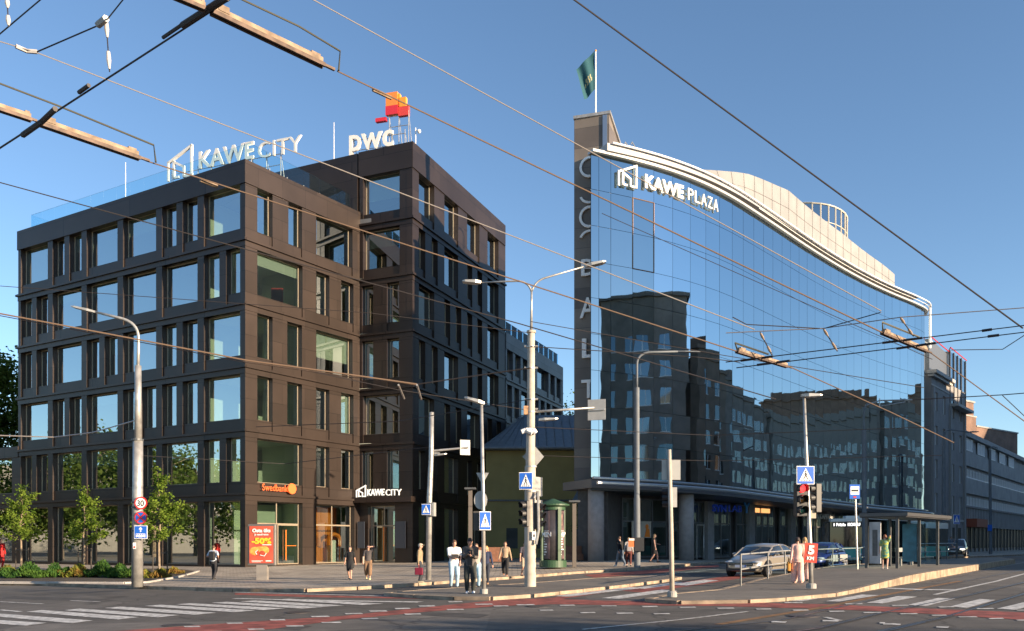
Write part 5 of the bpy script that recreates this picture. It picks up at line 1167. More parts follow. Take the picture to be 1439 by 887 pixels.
t = thing('paper_notice', 'small white paper notice stuck on the big pole', 'notice', L.w(750.5, 753, -.22)); b = MB(); b.box((-2.8*k, -.05, -6*k), (2.8*k, -.03, 6*k)); part('sheet', b, M_signwhite, t); b = MB(); b.box((-1*k, -.056, -2*k), (1*k, -.0501, 2*k)); part('print', b, M_black, t)
# poster column
Lc = Loc(777, 799, .12); k = Lc.k; t = thing('poster_column', 'round dark green advertising column with conical roof behind the big pole', 'advertising column', Lc.b, R(20))
r_ = 18.5*k; Hc = 99*k
b = MB(); b.lathe([(r_*1.03, .08), (r_*1.03, 11*k), (r_*.94, 12*k)], 32); part('base', b, M_green, t)
b = MB(); b.lathe([(r_*.86, 12*k), (r_*.86, 82*k)], 32); part('drum', b, mat('poster_dark', (.05, .045, .05), .35, noise=.2), t, smooth=True)
b = MB(); b.lathe([(r_*.95, 82*k), (r_*.95, 86*k), (r_*1.25, 88*k), (r_*1.25, 90*k), (r_*.6, 94.5*k), (r_*.1, 98*k)], 32); part('roof', b, M_green, t)
b = MB()
for q in range(4): a = R(-90+90*q+8); c_ = (math.cos(a)*r_*.9, math.sin(a)*r_*.9); b.prism([(c_[0]-.1, c_[1]-.1), (c_[0]+.1, c_[1]-.1), (c_[0]+.1, c_[1]+.1), (c_[0]-.1, c_[1]+.1)], 11*k, 83*k)
part('mullion', b, M_green, t)
rn = random.Random(3)
for a0, ttl in ((-135, 'MIN'), (-48, 'AP')):
    po = thing('poster', 'dark concert poster with white title block %s on the green column' % ('left of the mullion' if ttl == 'MIN' else 'right of the mullion'), 'poster', Lc.b); wm_ = MB(); wp = MB(); ppl = MB()
    def cyl(mb, a1, a2, z1, z2, rr_):
        n = 6; vs = []
        for i in range(n+1):
            a = R(a1+(a2-a1)*i/n); vs += [(math.cos(a)*rr_, math.sin(a)*rr_, z1), (math.cos(a)*rr_, math.sin(a)*rr_, z2)]
        mb.add(vs, [(2*i, 2*i+2, 2*i+3, 2*i+1) for i in range(n)])
    cyl(ppl, a0-24, a0+28, 14*k, 80*k, r_*.875); part('sheet', ppl, mat('poster_plum', (.05, .035, .04), .3, col2=(.2, .12, .12), scale=1.5), po)
    for zz in range(8): cyl(wm_, a0-20, a0-20+rn.uniform(18, 40), (19+zz*3.6)*k, (20.6+zz*3.6)*k, r_*.882)
    cyl(wm_, a0-16, a0+22, 52.4*k, 53*k, r_*.882); cyl(wm_, a0-16, a0+22, 44*k, 44.6*k, r_*.882)
    part('small_print', wm_, M_signwhite, po)
    a = R(a0+2+8); cyl(wp, a0-10, a0+12, 60*k, 76*k, r_*.88); part('picture', wp, mat('poster_picture', (.3, .17, .15), .4, col2=(.08, .05, .05), scale=3), po)
    text('title', ttl, 6.5*k, M_signwhite, po, (math.cos(a)*r_*.93, math.sin(a)*r_*.93, 45*k), (-math.sin(a), math.cos(a)), depth=.02, bold=.02, world=False, center=True)
# advertising light box
La = Loc(369, 815, .12); k = La.k; t = thing('advertising_panel', 'red advertising light box on a grey pedestal offering minus fifty percent', 'advertising panel', La.b, R(-3))
b = MB(); b.box((-7.5*k, -.14, 0), (7.5*k, .14, 21*k)); part('pedestal', b, mat('ad_pedestal', (.30, .27, .24), .5, .3), t)
b = MB(); b.box((-20.5*k, -.12, 20*k), (19.5*k, .12, 78.5*k)); o = part('frame', b, mat('ad_frame', (.16, .15, .14), .45, .4), t); bevel(o, .05, 3)
b = MB(); b.box((-17.5*k, -.15, 23.5*k), (16.5*k, -.125, 75.5*k)); part('poster', b, mat('poster_red', (.42, .05, .03), .5, col2=(.50, .11, .06), scale=1.0, emit=(.5, .07, .04), estr=.03), t)
text('headline', 'Osta üks', 5*k, M_signwhite, t, (-13*k, -.17, 67*k), (1, 0), depth=.01, bold=.04, width=26*k, world=False)
text('headline', 'ja naudi teise', 2.8*k, M_signwhite, t, (-10*k, -.17, 62.5*k), (1, 0), depth=.01, bold=.02, width=20*k, world=False)
text('offer', '-50%', 8*k, mat('poster_yellow', (.85, .50, .03), .5), t, (-14*k, -.17, 51*k), (1, 0), depth=.01, bold=.05, width=28*k, world=False)
b = MB(); b.box((1*k, -.155, 48.8*k), (14*k, -.15, 49.8*k)); b.box((-14*k, -.155, 26.6*k), (2*k, -.15, 27.2*k)); b.box((-14*k, -.155, 25.2*k), (-1*k, -.15, 25.8*k)); b.box((6*k, -.155, 26*k), (14*k, -.15, 27.4*k)); part('small_print', b, M_signwhite, t)
b = MB(); M_bun = mat('pastry', (.75, .33, .07), .6, noise=.25, scale=8); M = Matrix.Translation((0, -.15, 0))
b.ell((-9*k, -.15, 40.5*k), (8*k, .012, 6*k)); b.ell((4*k, -.152, 42*k), (7*k, .012, 5.5*k)); b.ell((-2*k, -.15, 43*k), (8*k, .01, 4*k)); part('picture', b, M_bun, t)
b = MB(); b.ell((-6*k, -.158, 38.5*k), (3*k, .01, 4*k)); b.ell((1*k, -.16, 37.5*k), (4.5*k, .01, 3.6*k)); part('picture', b, mat('filling_red', (.4, .06, .03), .6), t)
b = MB(); b.tube([(-6.5*k, -.165, 35.5*k), (-8.5*k, -.165, 39*k), (-5.5*k, -.165, 42*k)], .5*k, 5); b.tube([(-2*k, -.17, 35*k), (4*k, -.17, 33.5*k), (7*k, -.17, 37.5*k)], .5*k, 5); part('picture', b, M_signwhite, t)
# grey lamp pole in front of the glass office
L = Loc(895.5, 797.5, .12); k = L.k; t = thing('street_lamp', 'grey lamp pole with curved arm in front of the mirror glass facade', 'street lamp', L.b, 0, 'street lamps')
M_gpole = mat('blue_grey_pole', (.12, .135, .155), .7, 0, noise=.1)  # darkened tone stands in for shade on the pole before the glass office
b = MB(); b.tube([L.v(895.5, 798), L.v(895, 700)], [4.6*k, 4.4*k], 14); b.tube([L.v(895, 700), L.v(895, 545)], [3.8*k, 3.6*k], 14); part('pole', b, M_gpole, t)
b = MB(); b.tube([L.v(895, 546), L.v(895, 520)]+arc3(L.v(895, 512), L.v(912, 495), L.v(895, 498))+[L.v(955, 494)], [1.7*k]*11+[1.2*k], 8); part('arm', b, M_gpole, t, smooth=True)
b = MB(); lamp_head(b, L.v(953, 494), L.v(984, 495), .3, .07); part('lamp_head', b, M_gpole, t)
t = thing('control_box', 'black control cabinet strapped to the grey pole before the glass office', 'cabinet', L.w(898, 765, -.25)); b = MB(); b.cbox((0, 0, 0), (13*k, .3, 19*k)); part('cabinet', b, M_black, t)
t = thing('poster', 'orange and white poster board hanging on the grey pole beside the couple', 'poster', L.w(888, 762.5, -.35)); b = MB(); b.cbox((0, 0, 0), (9.5*k, .05, 12*k)); part('board', b, mat('orange_poster', (.55, .16, .05), .5), t); b = MB(); b.cbox((0, -.03, 4.2*k), (8.5*k, .01, 2.6*k)); part('white_strip', b, M_signwhite, t)
# pole on the tip of the tram stop island
L = Loc(944.5, 839, .1); k = L.k; t = thing('signal_pole', 'slim sunlit pole on the tip of the tram stop island', 'pole', L.b)
b = MB(); b.tube([L.v(944.5, 839), L.v(943, 740), L.v(940.5, 632)], [3.6*k, 3.2*k, 2.7*k], 12); part('pole', b, M_polec, t, smooth=True); b = MB(); b.lathe([(7*k, 0), (7*k, .13), (5*k, .17)], 16); part('base_collar', b, M_concrete, t)
t = thing('sign_plate', 'pale square sign back high on the slim island pole', 'road sign', L.w(943, 660.5, .1)); b = MB(); b.cbox((0, 0, 0), (26*k, .05, 28*k)); part('plate', b, M_signback, t)
t = thing('traffic_light', 'traffic light seen from behind on the slim island pole', 'traffic light', L.w(946.5, 699, .15), R(180), 'traffic lights'); b = MB(); b.cbox((0, -.05, 0), (9*k, .2, 28*k)); part('housing', b, M_signback, t); b = MB()
for i in (-1, 0, 1): b.tube([(.0, -.15, i*8.5*k), (.28, -.22, i*8.5*k)], .1, 8)
part('visor', b, M_black, t)
# leaning lamp pole with red light and placard
L = Loc(1140, 827, .13); k = L.k; t = thing('street_lamp', 'slightly leaning slim lamp with crossing sign, traffic light and red placard', 'street lamp', L.b, 0, 'street lamps')
b = MB(); b.tube([L.v(1140, 827), L.v(1138, 760), L.v(1133.5, 650), L.v(1130, 558)], [3.3*k, 3.1*k, 2.5*k, 2.1*k], 12); part('pole', b, M_steel, t, smooth=True); b = MB(); b.lathe([(7*k, 0), (7*k, .13), (5.2*k, .16)], 16); part('base_collar', b, M_concrete, t)
b = MB(); lamp_head(b, L.v(1126, 556), L.v(1154, 556), .34, .09); part('lamp_head', b, M_steel, t)
crossing_sign(L.w(1131.5, 668, -.12), 25.5*k, R(5), 'large blue crossing sign above the red traffic light', aspect=1.0)
tlight(L.w(1127, 702, -.12), R(8), 'traffic light with the top red lamp lit above the pink suited woman', lit=0, s=1.15); tlight(L.w(1143, 700, .1), R(-75), 'dark traffic light turned sideways behind the red one', s=1.0)
t = thing('sign_plate', 'small beige plate below the sideways traffic light', 'road sign', L.w(1142, 722, .05)); b = MB(); b.cbox((0, 0, 0), (9*k, .04, 13*k)); part('plate', b, mat('beige_plate', (.42, .37, .28), .6), t)
t = thing('placard', 'tilted red placard with white 5 KM on the leaning lamp pole', 'placard', L.w(1139.5, 777, -.15), R(-4)); M = Matrix.Rotation(R(4), 4, 'Y'); b = MB(); b.cbox((0, 0, 0), (17.5*k, .02, 27*k), M=M); part('board', b, mat('placard_red', (.62, .06, .035), .5, noise=.15, scale=6), t)
o = text('numeral', '5', 12*k, M_signwhite, t, (0, -.025, -1.5*k), (1, 0), depth=.01, bold=.05, width=8.5*k, world=False, center=True); o.rotation_euler[1] = R(4)
o = text('letters', 'KM', 5*k, M_signwhite, t, (-.4*k, -.025, -10*k), (1, 0), depth=.01, bold=.03, width=9.5*k, world=False, center=True); o.rotation_euler[1] = R(4)
# bus stop post
L = Loc(1205, 801, .25); k = L.k; t = thing('bus_stop_sign', 'white and blue bus stop sign on a slim post left of the shelter', 'bus stop sign', L.b); b = MB(); b.tube([L.v(1205, 801), L.v(1202, 700)], 1.3*k, 8); part('post', b, M_steel, t)
c = L.v(1201, 691, -.08); b = MB(); b.cbox(c, (14.5*k, .04, 20*k)); part('plate', b, M_blue, t); b = MB(); b.cbox(c+Vector((0, -.024, 1.5*k)), (12*k, .006, 11.5*k)); part('panel', b, M_signwhite, t); b = MB(); b.cbox(c+Vector((0, -.03, 1.5*k)), (9.5*k, .006, 2.6*k)); part('bus_symbol', b, M_black, t); b = MB(); b.cbox(c+Vector((0, -.024, -7.6*k)), (4*k, .006, 2.4*k)); part('red_mark', b, M_signred, t)
# grey poles in the street background
L = Loc(1214, 792, .1); k = L.k; t = thing('catenary_pole', 'tall blue grey pole rising behind the bus front with a side bracket', 'pole', L.b); b = MB(); b.tube([L.v(1215, 792), L.v(1214, 604)], [3.6*k, 3.0*k], 12); b.tube([L.v(1214, 604), L.v(1214, 585)]+arc3(L.v(1214, 585), L.v(1222, 566), L.v(1214, 568)), [1.2*k]*11, 8); part('pole', b, M_gpole, t)
b = MB(); b.tube([L.v(1216, 570), L.v(1236, 563), L.v(1282, 562)], .05, 6); b.tube([L.v(1238, 571), L.v(1272, 565)], .04, 6); b.tube([L.v(1236, 560), L.v(1236, 572)], .04, 6); part('bracket', b, M_steel, t)
L = Loc(1326, 783, .12); k = L.k; t = thing('street_lamp', 'dark grey lamp pole before the townhouse with arm curving right', 'street lamp', L.b, 0, 'street lamps'); b = MB(); b.tube([L.v(1326, 783), L.v(1326, 640), L.v(1326, 606)]+arc3(L.v(1326, 612), L.v(1337, 604), L.v(1327, 604))+[L.v(1365, 608)], [2.7*k, 2.3*k, .9*k]+[.9*k]*10, 10); part('pole', b, M_gpole, t); b = MB(); lamp_head(b, L.v(1363, 607), L.v(1375, 607), .3, .1); part('lamp_head', b, M_gpole, t)
L = Loc(1392, 779, .12); k = L.k; t = thing('catenary_pole', 'grey pole with small blue plate before the strip window block', 'pole', L.b); b = MB(); b.tube([L.v(1392, 779), L.v(1391, 632)], [2.2*k, 1.6*k], 10); b.tube([L.v(1391, 634)]+arc3(L.v(1391, 632), L.v(1397, 628), L.v(1392, 628))+[L.v(1402, 630)], [.8*k]*11, 6); part('pole', b, M_gpole, t); b = MB(); b.cbox(L.v(1391, 742, -.2), (6*k, .05, 9*k)); part('plate', b, M_blue, t)
L = Loc(1345, 783, .12); t = thing('sign_post', 'thin dark post carrying the distant crossing sign', 'pole', L.b); b = MB(); b.tube([L.v(1345, 783), L.v(1345, 722)], .06, 6); part('post', b, M_dsteel, t); crossing_sign(L.w(1344, 730, -.1), 13*L.k, R(25), 'small distant blue crossing sign near the dark parked car', aspect=1.0)
# pedestrian railing
rp_ = [(1041, 823), (1079, 814), (1103, 809), (1143, 804), (1170, 801.5), (1208, 799)]
W_ = [gp(a, c, .1) for a, c in rp_]; dd = Vector((.67, .74, 0)); 
for q in range(8): p = W_[-1]+dd*2.2; p.z = g(p.x, p.y)+.28; W_.append(p)
t = thing('pedestrian_railing', 'grey tube railing along the back edge of the tram stop island', 'railing', W_[0]); 
for p in W_: b = MB(); b.tube([(p.x, p.y, p.z-.05), (p.x, p.y, p.z+1.08)], .032, 8); part('post', b, M_dsteel, t, True)
for hh in (1.06, .55): b = MB(); b.tube([(p.x, p.y, p.z+hh) for p in W_], .028, 8); part('rail', b, M_steel, t, True)
# bus shelter
c = gp(1218, 799.5, .25)+Vector((.742*1.35, -.67*1.35, 0)); rz = math.atan2(.74, .67); t = thing('bus_shelter', 'dark framed bus shelter with pale roof edge and poster panels on the tram stop island', 'bus shelter', c, rz)
for x in (0, 3.1, 6.0):
    for y in (0, 1.35): b = MB(); b.box((x-.06, y-.06, 0), (x+.06, y+.06, 2.35)); part('post', b, M_dsteel, t)
b = MB(); b.prism([(-.2, -.45), (6.5, -.45), (6.5, 1.6), (-.2, 1.6)], 2.35, [2.5, 2.5, 2.6, 2.6]); part('roof', b, mat('shelter_roof', (.05, .05, .055), .5, .3), t)
b = MB(); b.box((-.26, -.52, 2.4), (6.55, -.45, 2.55)); b.box((-.26, -.45, 2.4), (-.2, 1.6, 2.55)); part('roof_edge', b, mat('shelter_edge', (.09, .09, .095), .4, .4), t)
b = MB(); b.box((.1, 1.34, .15), (3.0, 1.36, 2.3)); b.box((3.2, 1.34, .15), (5.9, 1.36, 2.3)); b.box((5.99, .1, .15), (6.01, 1.25, 2.3)); part('glass_wall', b, M_railg, t)
b = MB(); b.box((-.04, .72, .25), (.04, 1.22, 2.15)); part('poster_panel', b, mat('poster_white', (.40, .41, .42), .5, noise=.2, scale=2), t)
b = MB(); b.box((-.05, .85, .6), (-.041, 1.08, 1.8)); part('poster_figure', b, M_dsteel, t)
b = MB(); b.box((3.06, .1, .3), (3.14, .75, 2.1)); part('poster_panel', b, mat('poster_teal', (.03, .14, .22), .5, noise=.2), t)
b = MB(); b.box((3.6, .85, .45), (5.6, 1.2, .5)); b.box((3.7, 1.0, 0), (3.78, 1.08, .45)); b.box((5.4, 1.0, 0), (5.48, 1.08, .45)); b.box((3.6, 1.22, .75), (5.6, 1.26, .95)); part('bench', b, M_signback, t)
L = Loc(1287, 792.5, .29); k = L.k; t = thing('litter_bin', 'round black litter bin at the right end of the bus shelter', 'bin', L.b); b = MB(); b.lathe([(5.2*k, 0), (5.8*k, .1), (5.8*k, 19*k), (5.2*k, 20*k)], 20); part('body', b, M_black, t); b = MB(); b.lathe([(5.9*k, 19.2*k), (6.0*k, 20.4*k), (4*k, 21.5*k)], 20); part('rim', b, M_steel, t)
# timber planters near the yellow house
for px, py, lab in ((692, 791, 'brown timber bench block behind the blonde woman'), (800, 789, 'brown timber bench block beside the green column')):
    L = Loc(px, py, .13); t = thing('timber_bench', lab, 'bench', L.b, R(10)); b = MB(); b.box((-.9, -.3, .08), (.9, .3, .5)); b.box((-.9, .2, .5), (.9, .3, 1.05)); part('seat', b, mat('timber_brown', (.15, .06, .03), .7, noise=.2, scale=5), t); b = MB(); b.box((-.8, -.25, 0), (-.7, .25, .08)); b.box((.7, -.25, 0), (.8, .25, .08)); part('foot', b, M_dsteel, t)

# ---------------------------------------------------------------- vehicles (local: +X forward, origin on the ground at the centre)
def loft(mb, secs, mi=None, cap=True):     # secs: list of closed rings (equal counts)
    n = len(secs[0]); k0 = len(mb.v)
    for s in secs: mb.v += [tuple(p) for p in s]
    for i in range(len(secs)-1):
        for k in range(n): mb.f.append([k0+i*n+k, k0+i*n+(k+1)%n, k0+(i+1)*n+(k+1)%n, k0+(i+1)*n+k]); mb.m.append(0 if mi is None else mi)
    if cap:
        mb.f.append([k0+k for k in range(n-1, -1, -1)]); mb.m.append(0 if mi is None else mi); mb.f.append([k0+(len(secs)-1)*n+k for k in range(n)]); mb.m.append(0 if mi is None else mi)
M_tyre = mat('tyre', (.018, .018, .018), .85); M_rim = mat('alloy', (.45, .45, .46), .3, .8); M_cglass = mat('car_glass', (.02, .025, .03), .04, 0.0, spec=1.0); M_chrome = mat('chrome', (.6, .6, .6), .15, 1.0)
M_hl = mat('headlight_glass', (.55, .58, .60), .08, .3); M_hll = mat('headlight_lit', (.9, .9, .85), .2, emit=(1, .95, .8), estr=1.6)
def interp(K, x):
    for (a, b_), (c, d) in zip(K, K[1:]):
        if x <= c:
            t = (x-a)/(c-a) if c > a else 0; t = max(0, min(1, t)); t = t*t*(3-2*t)*.5+t*.5; return b_+(d-b_)*t
    return K[-1][1]
def car(label, loc, rz, m_, L=4.85, W=1.87, Hc=1.45, lit=False, suv=0.0, livery=None, group='cars on the street'):
    t = thing('car', label, 'car', loc, rz, group); h = L/2; up = suv*.2
    belt = [(-h, .78+up), (-h+.25, .98+up), (-1.3, 1.0+up), (.6, .97+up), (1.3, .93+up), (h-.55, .80+up), (h-.1, .66+up), (h, .55+up)]
    bot = [(-h, .42), (-h+.4, .22+up*.6), (h-.5, .19+up*.6), (h, .26+up*.6)]; wid = [(-h, .60), (-h+.15, .80), (-h+.7, .96), (0, 1.0), (h-.9, .96), (h-.3, .84), (h, .58)]
    secs = []; N = 26
    for i in range(N+1):
        x = -h+L*i/N; w_ = W/2*interp(wid, x); zb_ = interp(bot, x); zt = interp(belt, x); zm = zb_+(zt-zb_)*.55
        half = [(0, zb_), (w_*.82, zb_), (w_*.97, zb_+.08), (w_, zm), (w_*.985, zt-.13), (w_*.93, zt-.03), (w_*.72, zt+.02), (0, zt+.045)]
        ring = [(x, y, z) for y, z in half]+[(x, -y, z) for y, z in half[::-1] if y > 0]; secs.append(ring)
    b = MB(); loft(b, secs); o = part('body', b, m_, t, smooth=True); aauto(o, 50); md = o.modifiers.new('s', 'SUBSURF'); md.levels = 1; md.render_levels = 1
    # cabin
    cab = [(-h+.35, .02, .86), (-h+.95, .34, .84), (-1.05, .45, .80), (-.2, .475, .79), (.35, .43, .78), (.75, .27, .80), (1.35, .0, .88)]
    def csec(x, q):
        w0 = W/2*.93*interp(wid, x); z0 = interp(belt, x)-.02; r_ = interp([(a, b_) for a, b_, c in cab], x); f = interp([(a, c) for a, b_, c in cab], x); zt = z0+r_*(Hc-.97)/.475+.01
        wt = w0*(f if r_ > .2 else f+.08*(1-r_/.2)); return [(x, y*q, z) for y, z in [(0, z0), (w0, z0), (w0*.5+wt*.5+.03, z0+(zt-z0)*.5), (wt, zt-.05), (wt*.86, zt), (0, zt+.03)]]+[(x, -y*q, z) for y, z in [(wt*.86, zt), (wt, zt-.05), (w0*.5+wt*.5+.03, z0+(zt-z0)*.5), (w0, z0)]]
    xs_ = [-h+.36+(1.34+h-.36)*i/22 for i in range(23)]; b = MB(); loft(b, [csec(x, 1) for x in xs_]); o = part('windows', b, M_cglass, t, smooth=True); aauto(o, 50)
    # roof skin and pillars
    b = MB(); rs = [x for x in xs_ if -h+.95 <= x <= .62]
    loft(b, [[(p[0], p[1]*1.015, p[2]+.012) for p in csec(x, 1)[3:8]]+[(p[0], p[1], p[2]-.05) for p in csec(x, 1)[3:8]][::-1] for x in rs])
    for sgn in (1, -1):
        A = [csec(x, 1)[3 if sgn > 0 else 7] for x in xs_ if x >= .5]; A = [(p[0]+.01, p[1]*1.01, p[2]+.01) for p in A]; b.tube(A, .045, 6)
        A = [csec(x, 1)[3 if sgn > 0 else 7] for x in xs_ if x <= -h+1.1]; b.tube([(p[0]-.01, p[1]*1.01, p[2]) for p in A], .07, 6)
        for x in (-.35,):
            c_ = csec(x, 1); P = [c_[1], c_[2], c_[3]]; b.tube([(p[0], p[1]*sgn*1.005, p[2]) for p in P], .04, 5)
    o = part('roof', b, m_, t, smooth=True); aauto(o, 40)
    for x in (-h+.88, h-.92):
        for sgn in (1, -1):
            r_ = .335+up*.25; yc = sgn*(W/2-.10); M = Matrix.Translation((x, yc, r_))@Matrix.Rotation(R(90), 4, 'X')
            b = MB(); b.lathe([(r_+.055, -.04), (r_+.055, .112)], 24, M=Matrix.Translation((x, sgn*(W/2-.115), r_+.02))@Matrix.Rotation(R(90), 4, 'X')@Matrix.Scale(-sgn, 4, (0, 0, 1))); part('wheel_arch', b, M_black, t)
            wy = sgn*(W/2-.105)
            M = Matrix.Translation((x, wy, r_))@Matrix.Rotation(R(90), 4, 'X')
            b = MB(); b.lathe([(r_*.7, -.115), (r_*.96, -.115), (r_, -.08), (r_, .08), (r_*.96, .115), (r_*.7, .115)], 28, M=M); wh = part('wheel', b, M_tyre, t, smooth=False)
            b = MB(); b.lathe([(.06, .12), (.06, .13)], 12, M=M@Matrix.Scale(-sgn, 4, (0, 0, 1)))
            for q in range(5):
                a = 2*math.pi*q/5
                for da in (-.16, .16): b.tube([M@Vector((.05*math.cos(a+da), .05*math.sin(a+da), -sgn*.122)), M@Vector((r_*.68*math.cos(a+da*.7), r_*.68*math.sin(a+da*.7), -sgn*.118))], .02, 5)
            b.tube([M@Vector((r_*.69*math.cos(a), r_*.69*math.sin(a), -sgn*.117)) for a in [2*math.pi*q/20 for q in range(21)]], .018, 5, cap=False); part('rim', b, M_rim, wh)
    zf = .62+up
    for sgn in (1, -1):
        b = MB(); b.ell((h-.30, sgn*W/2*.66, zf+.03), (.26, .24, .065), 12); part('headlight', b, M_hll if lit else M_hl, t, smooth=True)
        b = MB(); b.ell((.78, sgn*(W/2+.07), .99+up), (.09, .12, .075), 10); part('mirror', b, m_, t, smooth=True)
        b = MB(); b.prism([(h-.20, sgn*W/2*.50), (h-.10, sgn*W/2*.50), (h-.36, sgn*W/2*.86), (h-.46, sgn*W/2*.86)], .30+up, .42+up); part('air_intake', b, M_black, t)
        b = MB(); b.tube([(-1.5, sgn*W/2*1.005, .30), (1.3, sgn*W/2*1.0, .28)], .03, 6); part('sill_trim', b, M_chrome, t)
    b = MB(); b.box((h-.30, -W*.30, .50+up), (h+.01, W*.30, .62+up)); part('grille', b, M_black, t); b = MB()
    for z in (.47+up, .56+up, .40+up): b.box((h-.2, -W*.29, z), (h+.025, W*.29, z+.012))
    part('grille_bar', b, M_chrome, t)
    b = MB(); b.box((h-.1, -W*.36, .27+up*.6), (h-.0, W*.36, .36+up*.6)); part('lower_grille', b, M_black, t)
    b = MB(); b.box((h+.0, -.26, .42+up), (h+.035, .26, .53+up)); n_ = part('number_plate', b, M_signwhite, t); b = MB(); b.box((h+.002, .19, .422+up), (h+.038, .258, .528+up)); part('blue_strip', b, M_blue, n_)
    if livery:
        for sgn in (1, -1): b = MB(); b.box((-1.6, sgn*(W/2+.002)-.012, .45), (1.1, sgn*(W/2+.002)+.012, .82)); part('side_stripe', b, livery, t)
    return t
M_cgrey = mat('car_grey', (.36, .32, .27), .28, .45, coat=.8); M_cblue = mat('car_blue', (.012, .025, .13), .3, .3, coat=.5); M_cdark = mat('car_dark', (.03, .032, .036), .25, .4, coat=.8)
def gc(x, y, dz=0): return (x, y, g(x, y)+dz)
fw = Vector((-.62, -.785)).normalized(); fc = gp(1041, 811.5, 0); c = Vector(fc[:2])-fw*2.42
grey = car('grey sedan waiting beside the railing, nearest to the camera', gc(c.x, c.y), math.atan2(fw.y, fw.x), M_cgrey)
c = Vector((16.6, 46.0)); car('blue and white car half hidden behind the pink suited woman', gc(c.x, c.y), math.atan2(fw.y, fw.x), M_cblue, L=4.4, livery=M_signback)
c = Vector((41.2, 79.2)); car('dark car with lit headlight parked before the grey townhouse', gc(c.x, c.y), math.atan2(-.85, -.52), M_cdark, L=4.6, lit=True, suv=.6, Hc=1.6)
# city bus
bf = Vector((-.67, -.742)).normalized(); FR = Vector((22.6, 54.6)); FLt = Vector((21.0, 56.6)); mid = (FR+FLt)/2; cb_ = mid-bf*6.0
t = thing('city_bus', 'teal and black city bus standing behind the shelter with lit destination display', 'bus', gc(cb_.x, cb_.y), math.atan2(bf.y, bf.x))
M_teal = mat('bus_teal', (.01, .33, .30), .35, coat=.5); M_busb = mat('bus_black_glass', (.015, .018, .02), .05, spec=.9); M_busw = mat('bus_white', (.6, .62, .63), .4, coat=.4)
def rbox(mb, x0, x1, w_, z0, z1, r_=.15):
    hw = w_/2; mb.prism([(x0, -hw+r_), (x0+r_, -hw), (x1-r_, -hw), (x1, -hw+r_), (x1, hw-r_), (x1-r_, hw), (x0+r_, hw), (x0, hw-r_)], z0, z1)
b = MB(); rbox(b, -6, 6, 2.55, .30, 1.12); part('lower_body', b, M_teal, t); b = MB(); rbox(b, -5.98, 5.97, 2.52, 1.12, 2.78); part('window_band', b, M_busb, t)
b = MB(); rbox(b, -6, 5.95, 2.54, 2.78, 2.98, .2); rbox(b, -5.6, 4.2, 2.1, 2.98, 3.2, .3); part('roof', b, M_busw, t)
b = MB(); b.box((5.5, -1.1, 1.15), (5.99, 1.1, 1.25)); b.box((-6.01, -1.0, .6), (-5.9, 1.0, 2.6)); part('front_trim', b, M_busb, t)
for x in (-4.2, -2.2, -.2, 1.8, 3.8):
    for s in (1, -1): b = MB(); b.box((x-.03, s*1.262-.01, 1.15), (x+.03, s*1.262+.01, 2.75)); part('pillar', b, M_black, t)
for s in (1, -1): b = MB(); b.box((-5.2, s*1.278-.006, .5), (-.4, s*1.278+.006, 1.1)); part('side_panel', b, M_busw, t)
b = MB(); b.box((5.965, -.95, 2.42), (5.99, .95, 2.74)); part('display_panel', b, M_black, t)
M_led = mat('led_white', (.8, .8, .75), .5, emit=(1, .97, .9), estr=1.3)
me, wd = textmesh('1 Priisle  KOIDU', .2, .02, .012, 1.0, 1.7); Mx = Matrix.Translation((6.0, 0, 0))@Matrix.Rotation(R(90), 4, 'Z')@Matrix.Translation((-wd/2, 0, 2.49)); me.transform(Mx); me.materials.append(M_led); link('display_text', me, t)
b = MB(); rbox(b, -12.2, -6.7, 2.5, .35, 1.12); part('rear_lower_body', b, M_teal, t); b = MB(); rbox(b, -12.18, -6.72, 2.48, 1.12, 2.5); part('rear_window_band', b, M_busb, t); b = MB(); rbox(b, -12.2, -6.7, 2.5, 2.5, 2.95, .2); part('rear_roof', b, M_busw, t); b = MB(); rbox(b, -6.75, -5.95, 2.3, .4, 2.85); part('bellows', b, M_black, t)
for x in (3.3, -3.6, -9.5):
    for s in (1, -1):
        M = Matrix.Translation((x, s*1.17, .48))@Matrix.Rotation(R(90), 4, 'X'); b = MB(); b.lathe([(.48, -.13), (.48, .13)], 24, M=M); wh = part('wheel', b, M_tyre, t); b = MB(); b.lathe([(.27, -.138), (.27, .138)], 20, M=M); part('rim', b, M_rim, wh)
for s in (1, -1):
    b = MB(); b.ell((5.97, s*.95, .62), (.08, .18, .09)); part('headlight', b, M_hl, t); b = MB(); b.tube([(5.8, s*1.25, 2.75), (6.15, s*1.45, 2.7), (6.2, s*1.45, 2.45)], .03, 6); b.cbox((6.2, s*1.45, 2.15), (.1, .2, .55)); part('mirror', b, M_black, t)
b = MB(); b.box((6.0, -.26, .45), (6.02, .26, .56)); part('number_plate', b, M_signwhite, t)

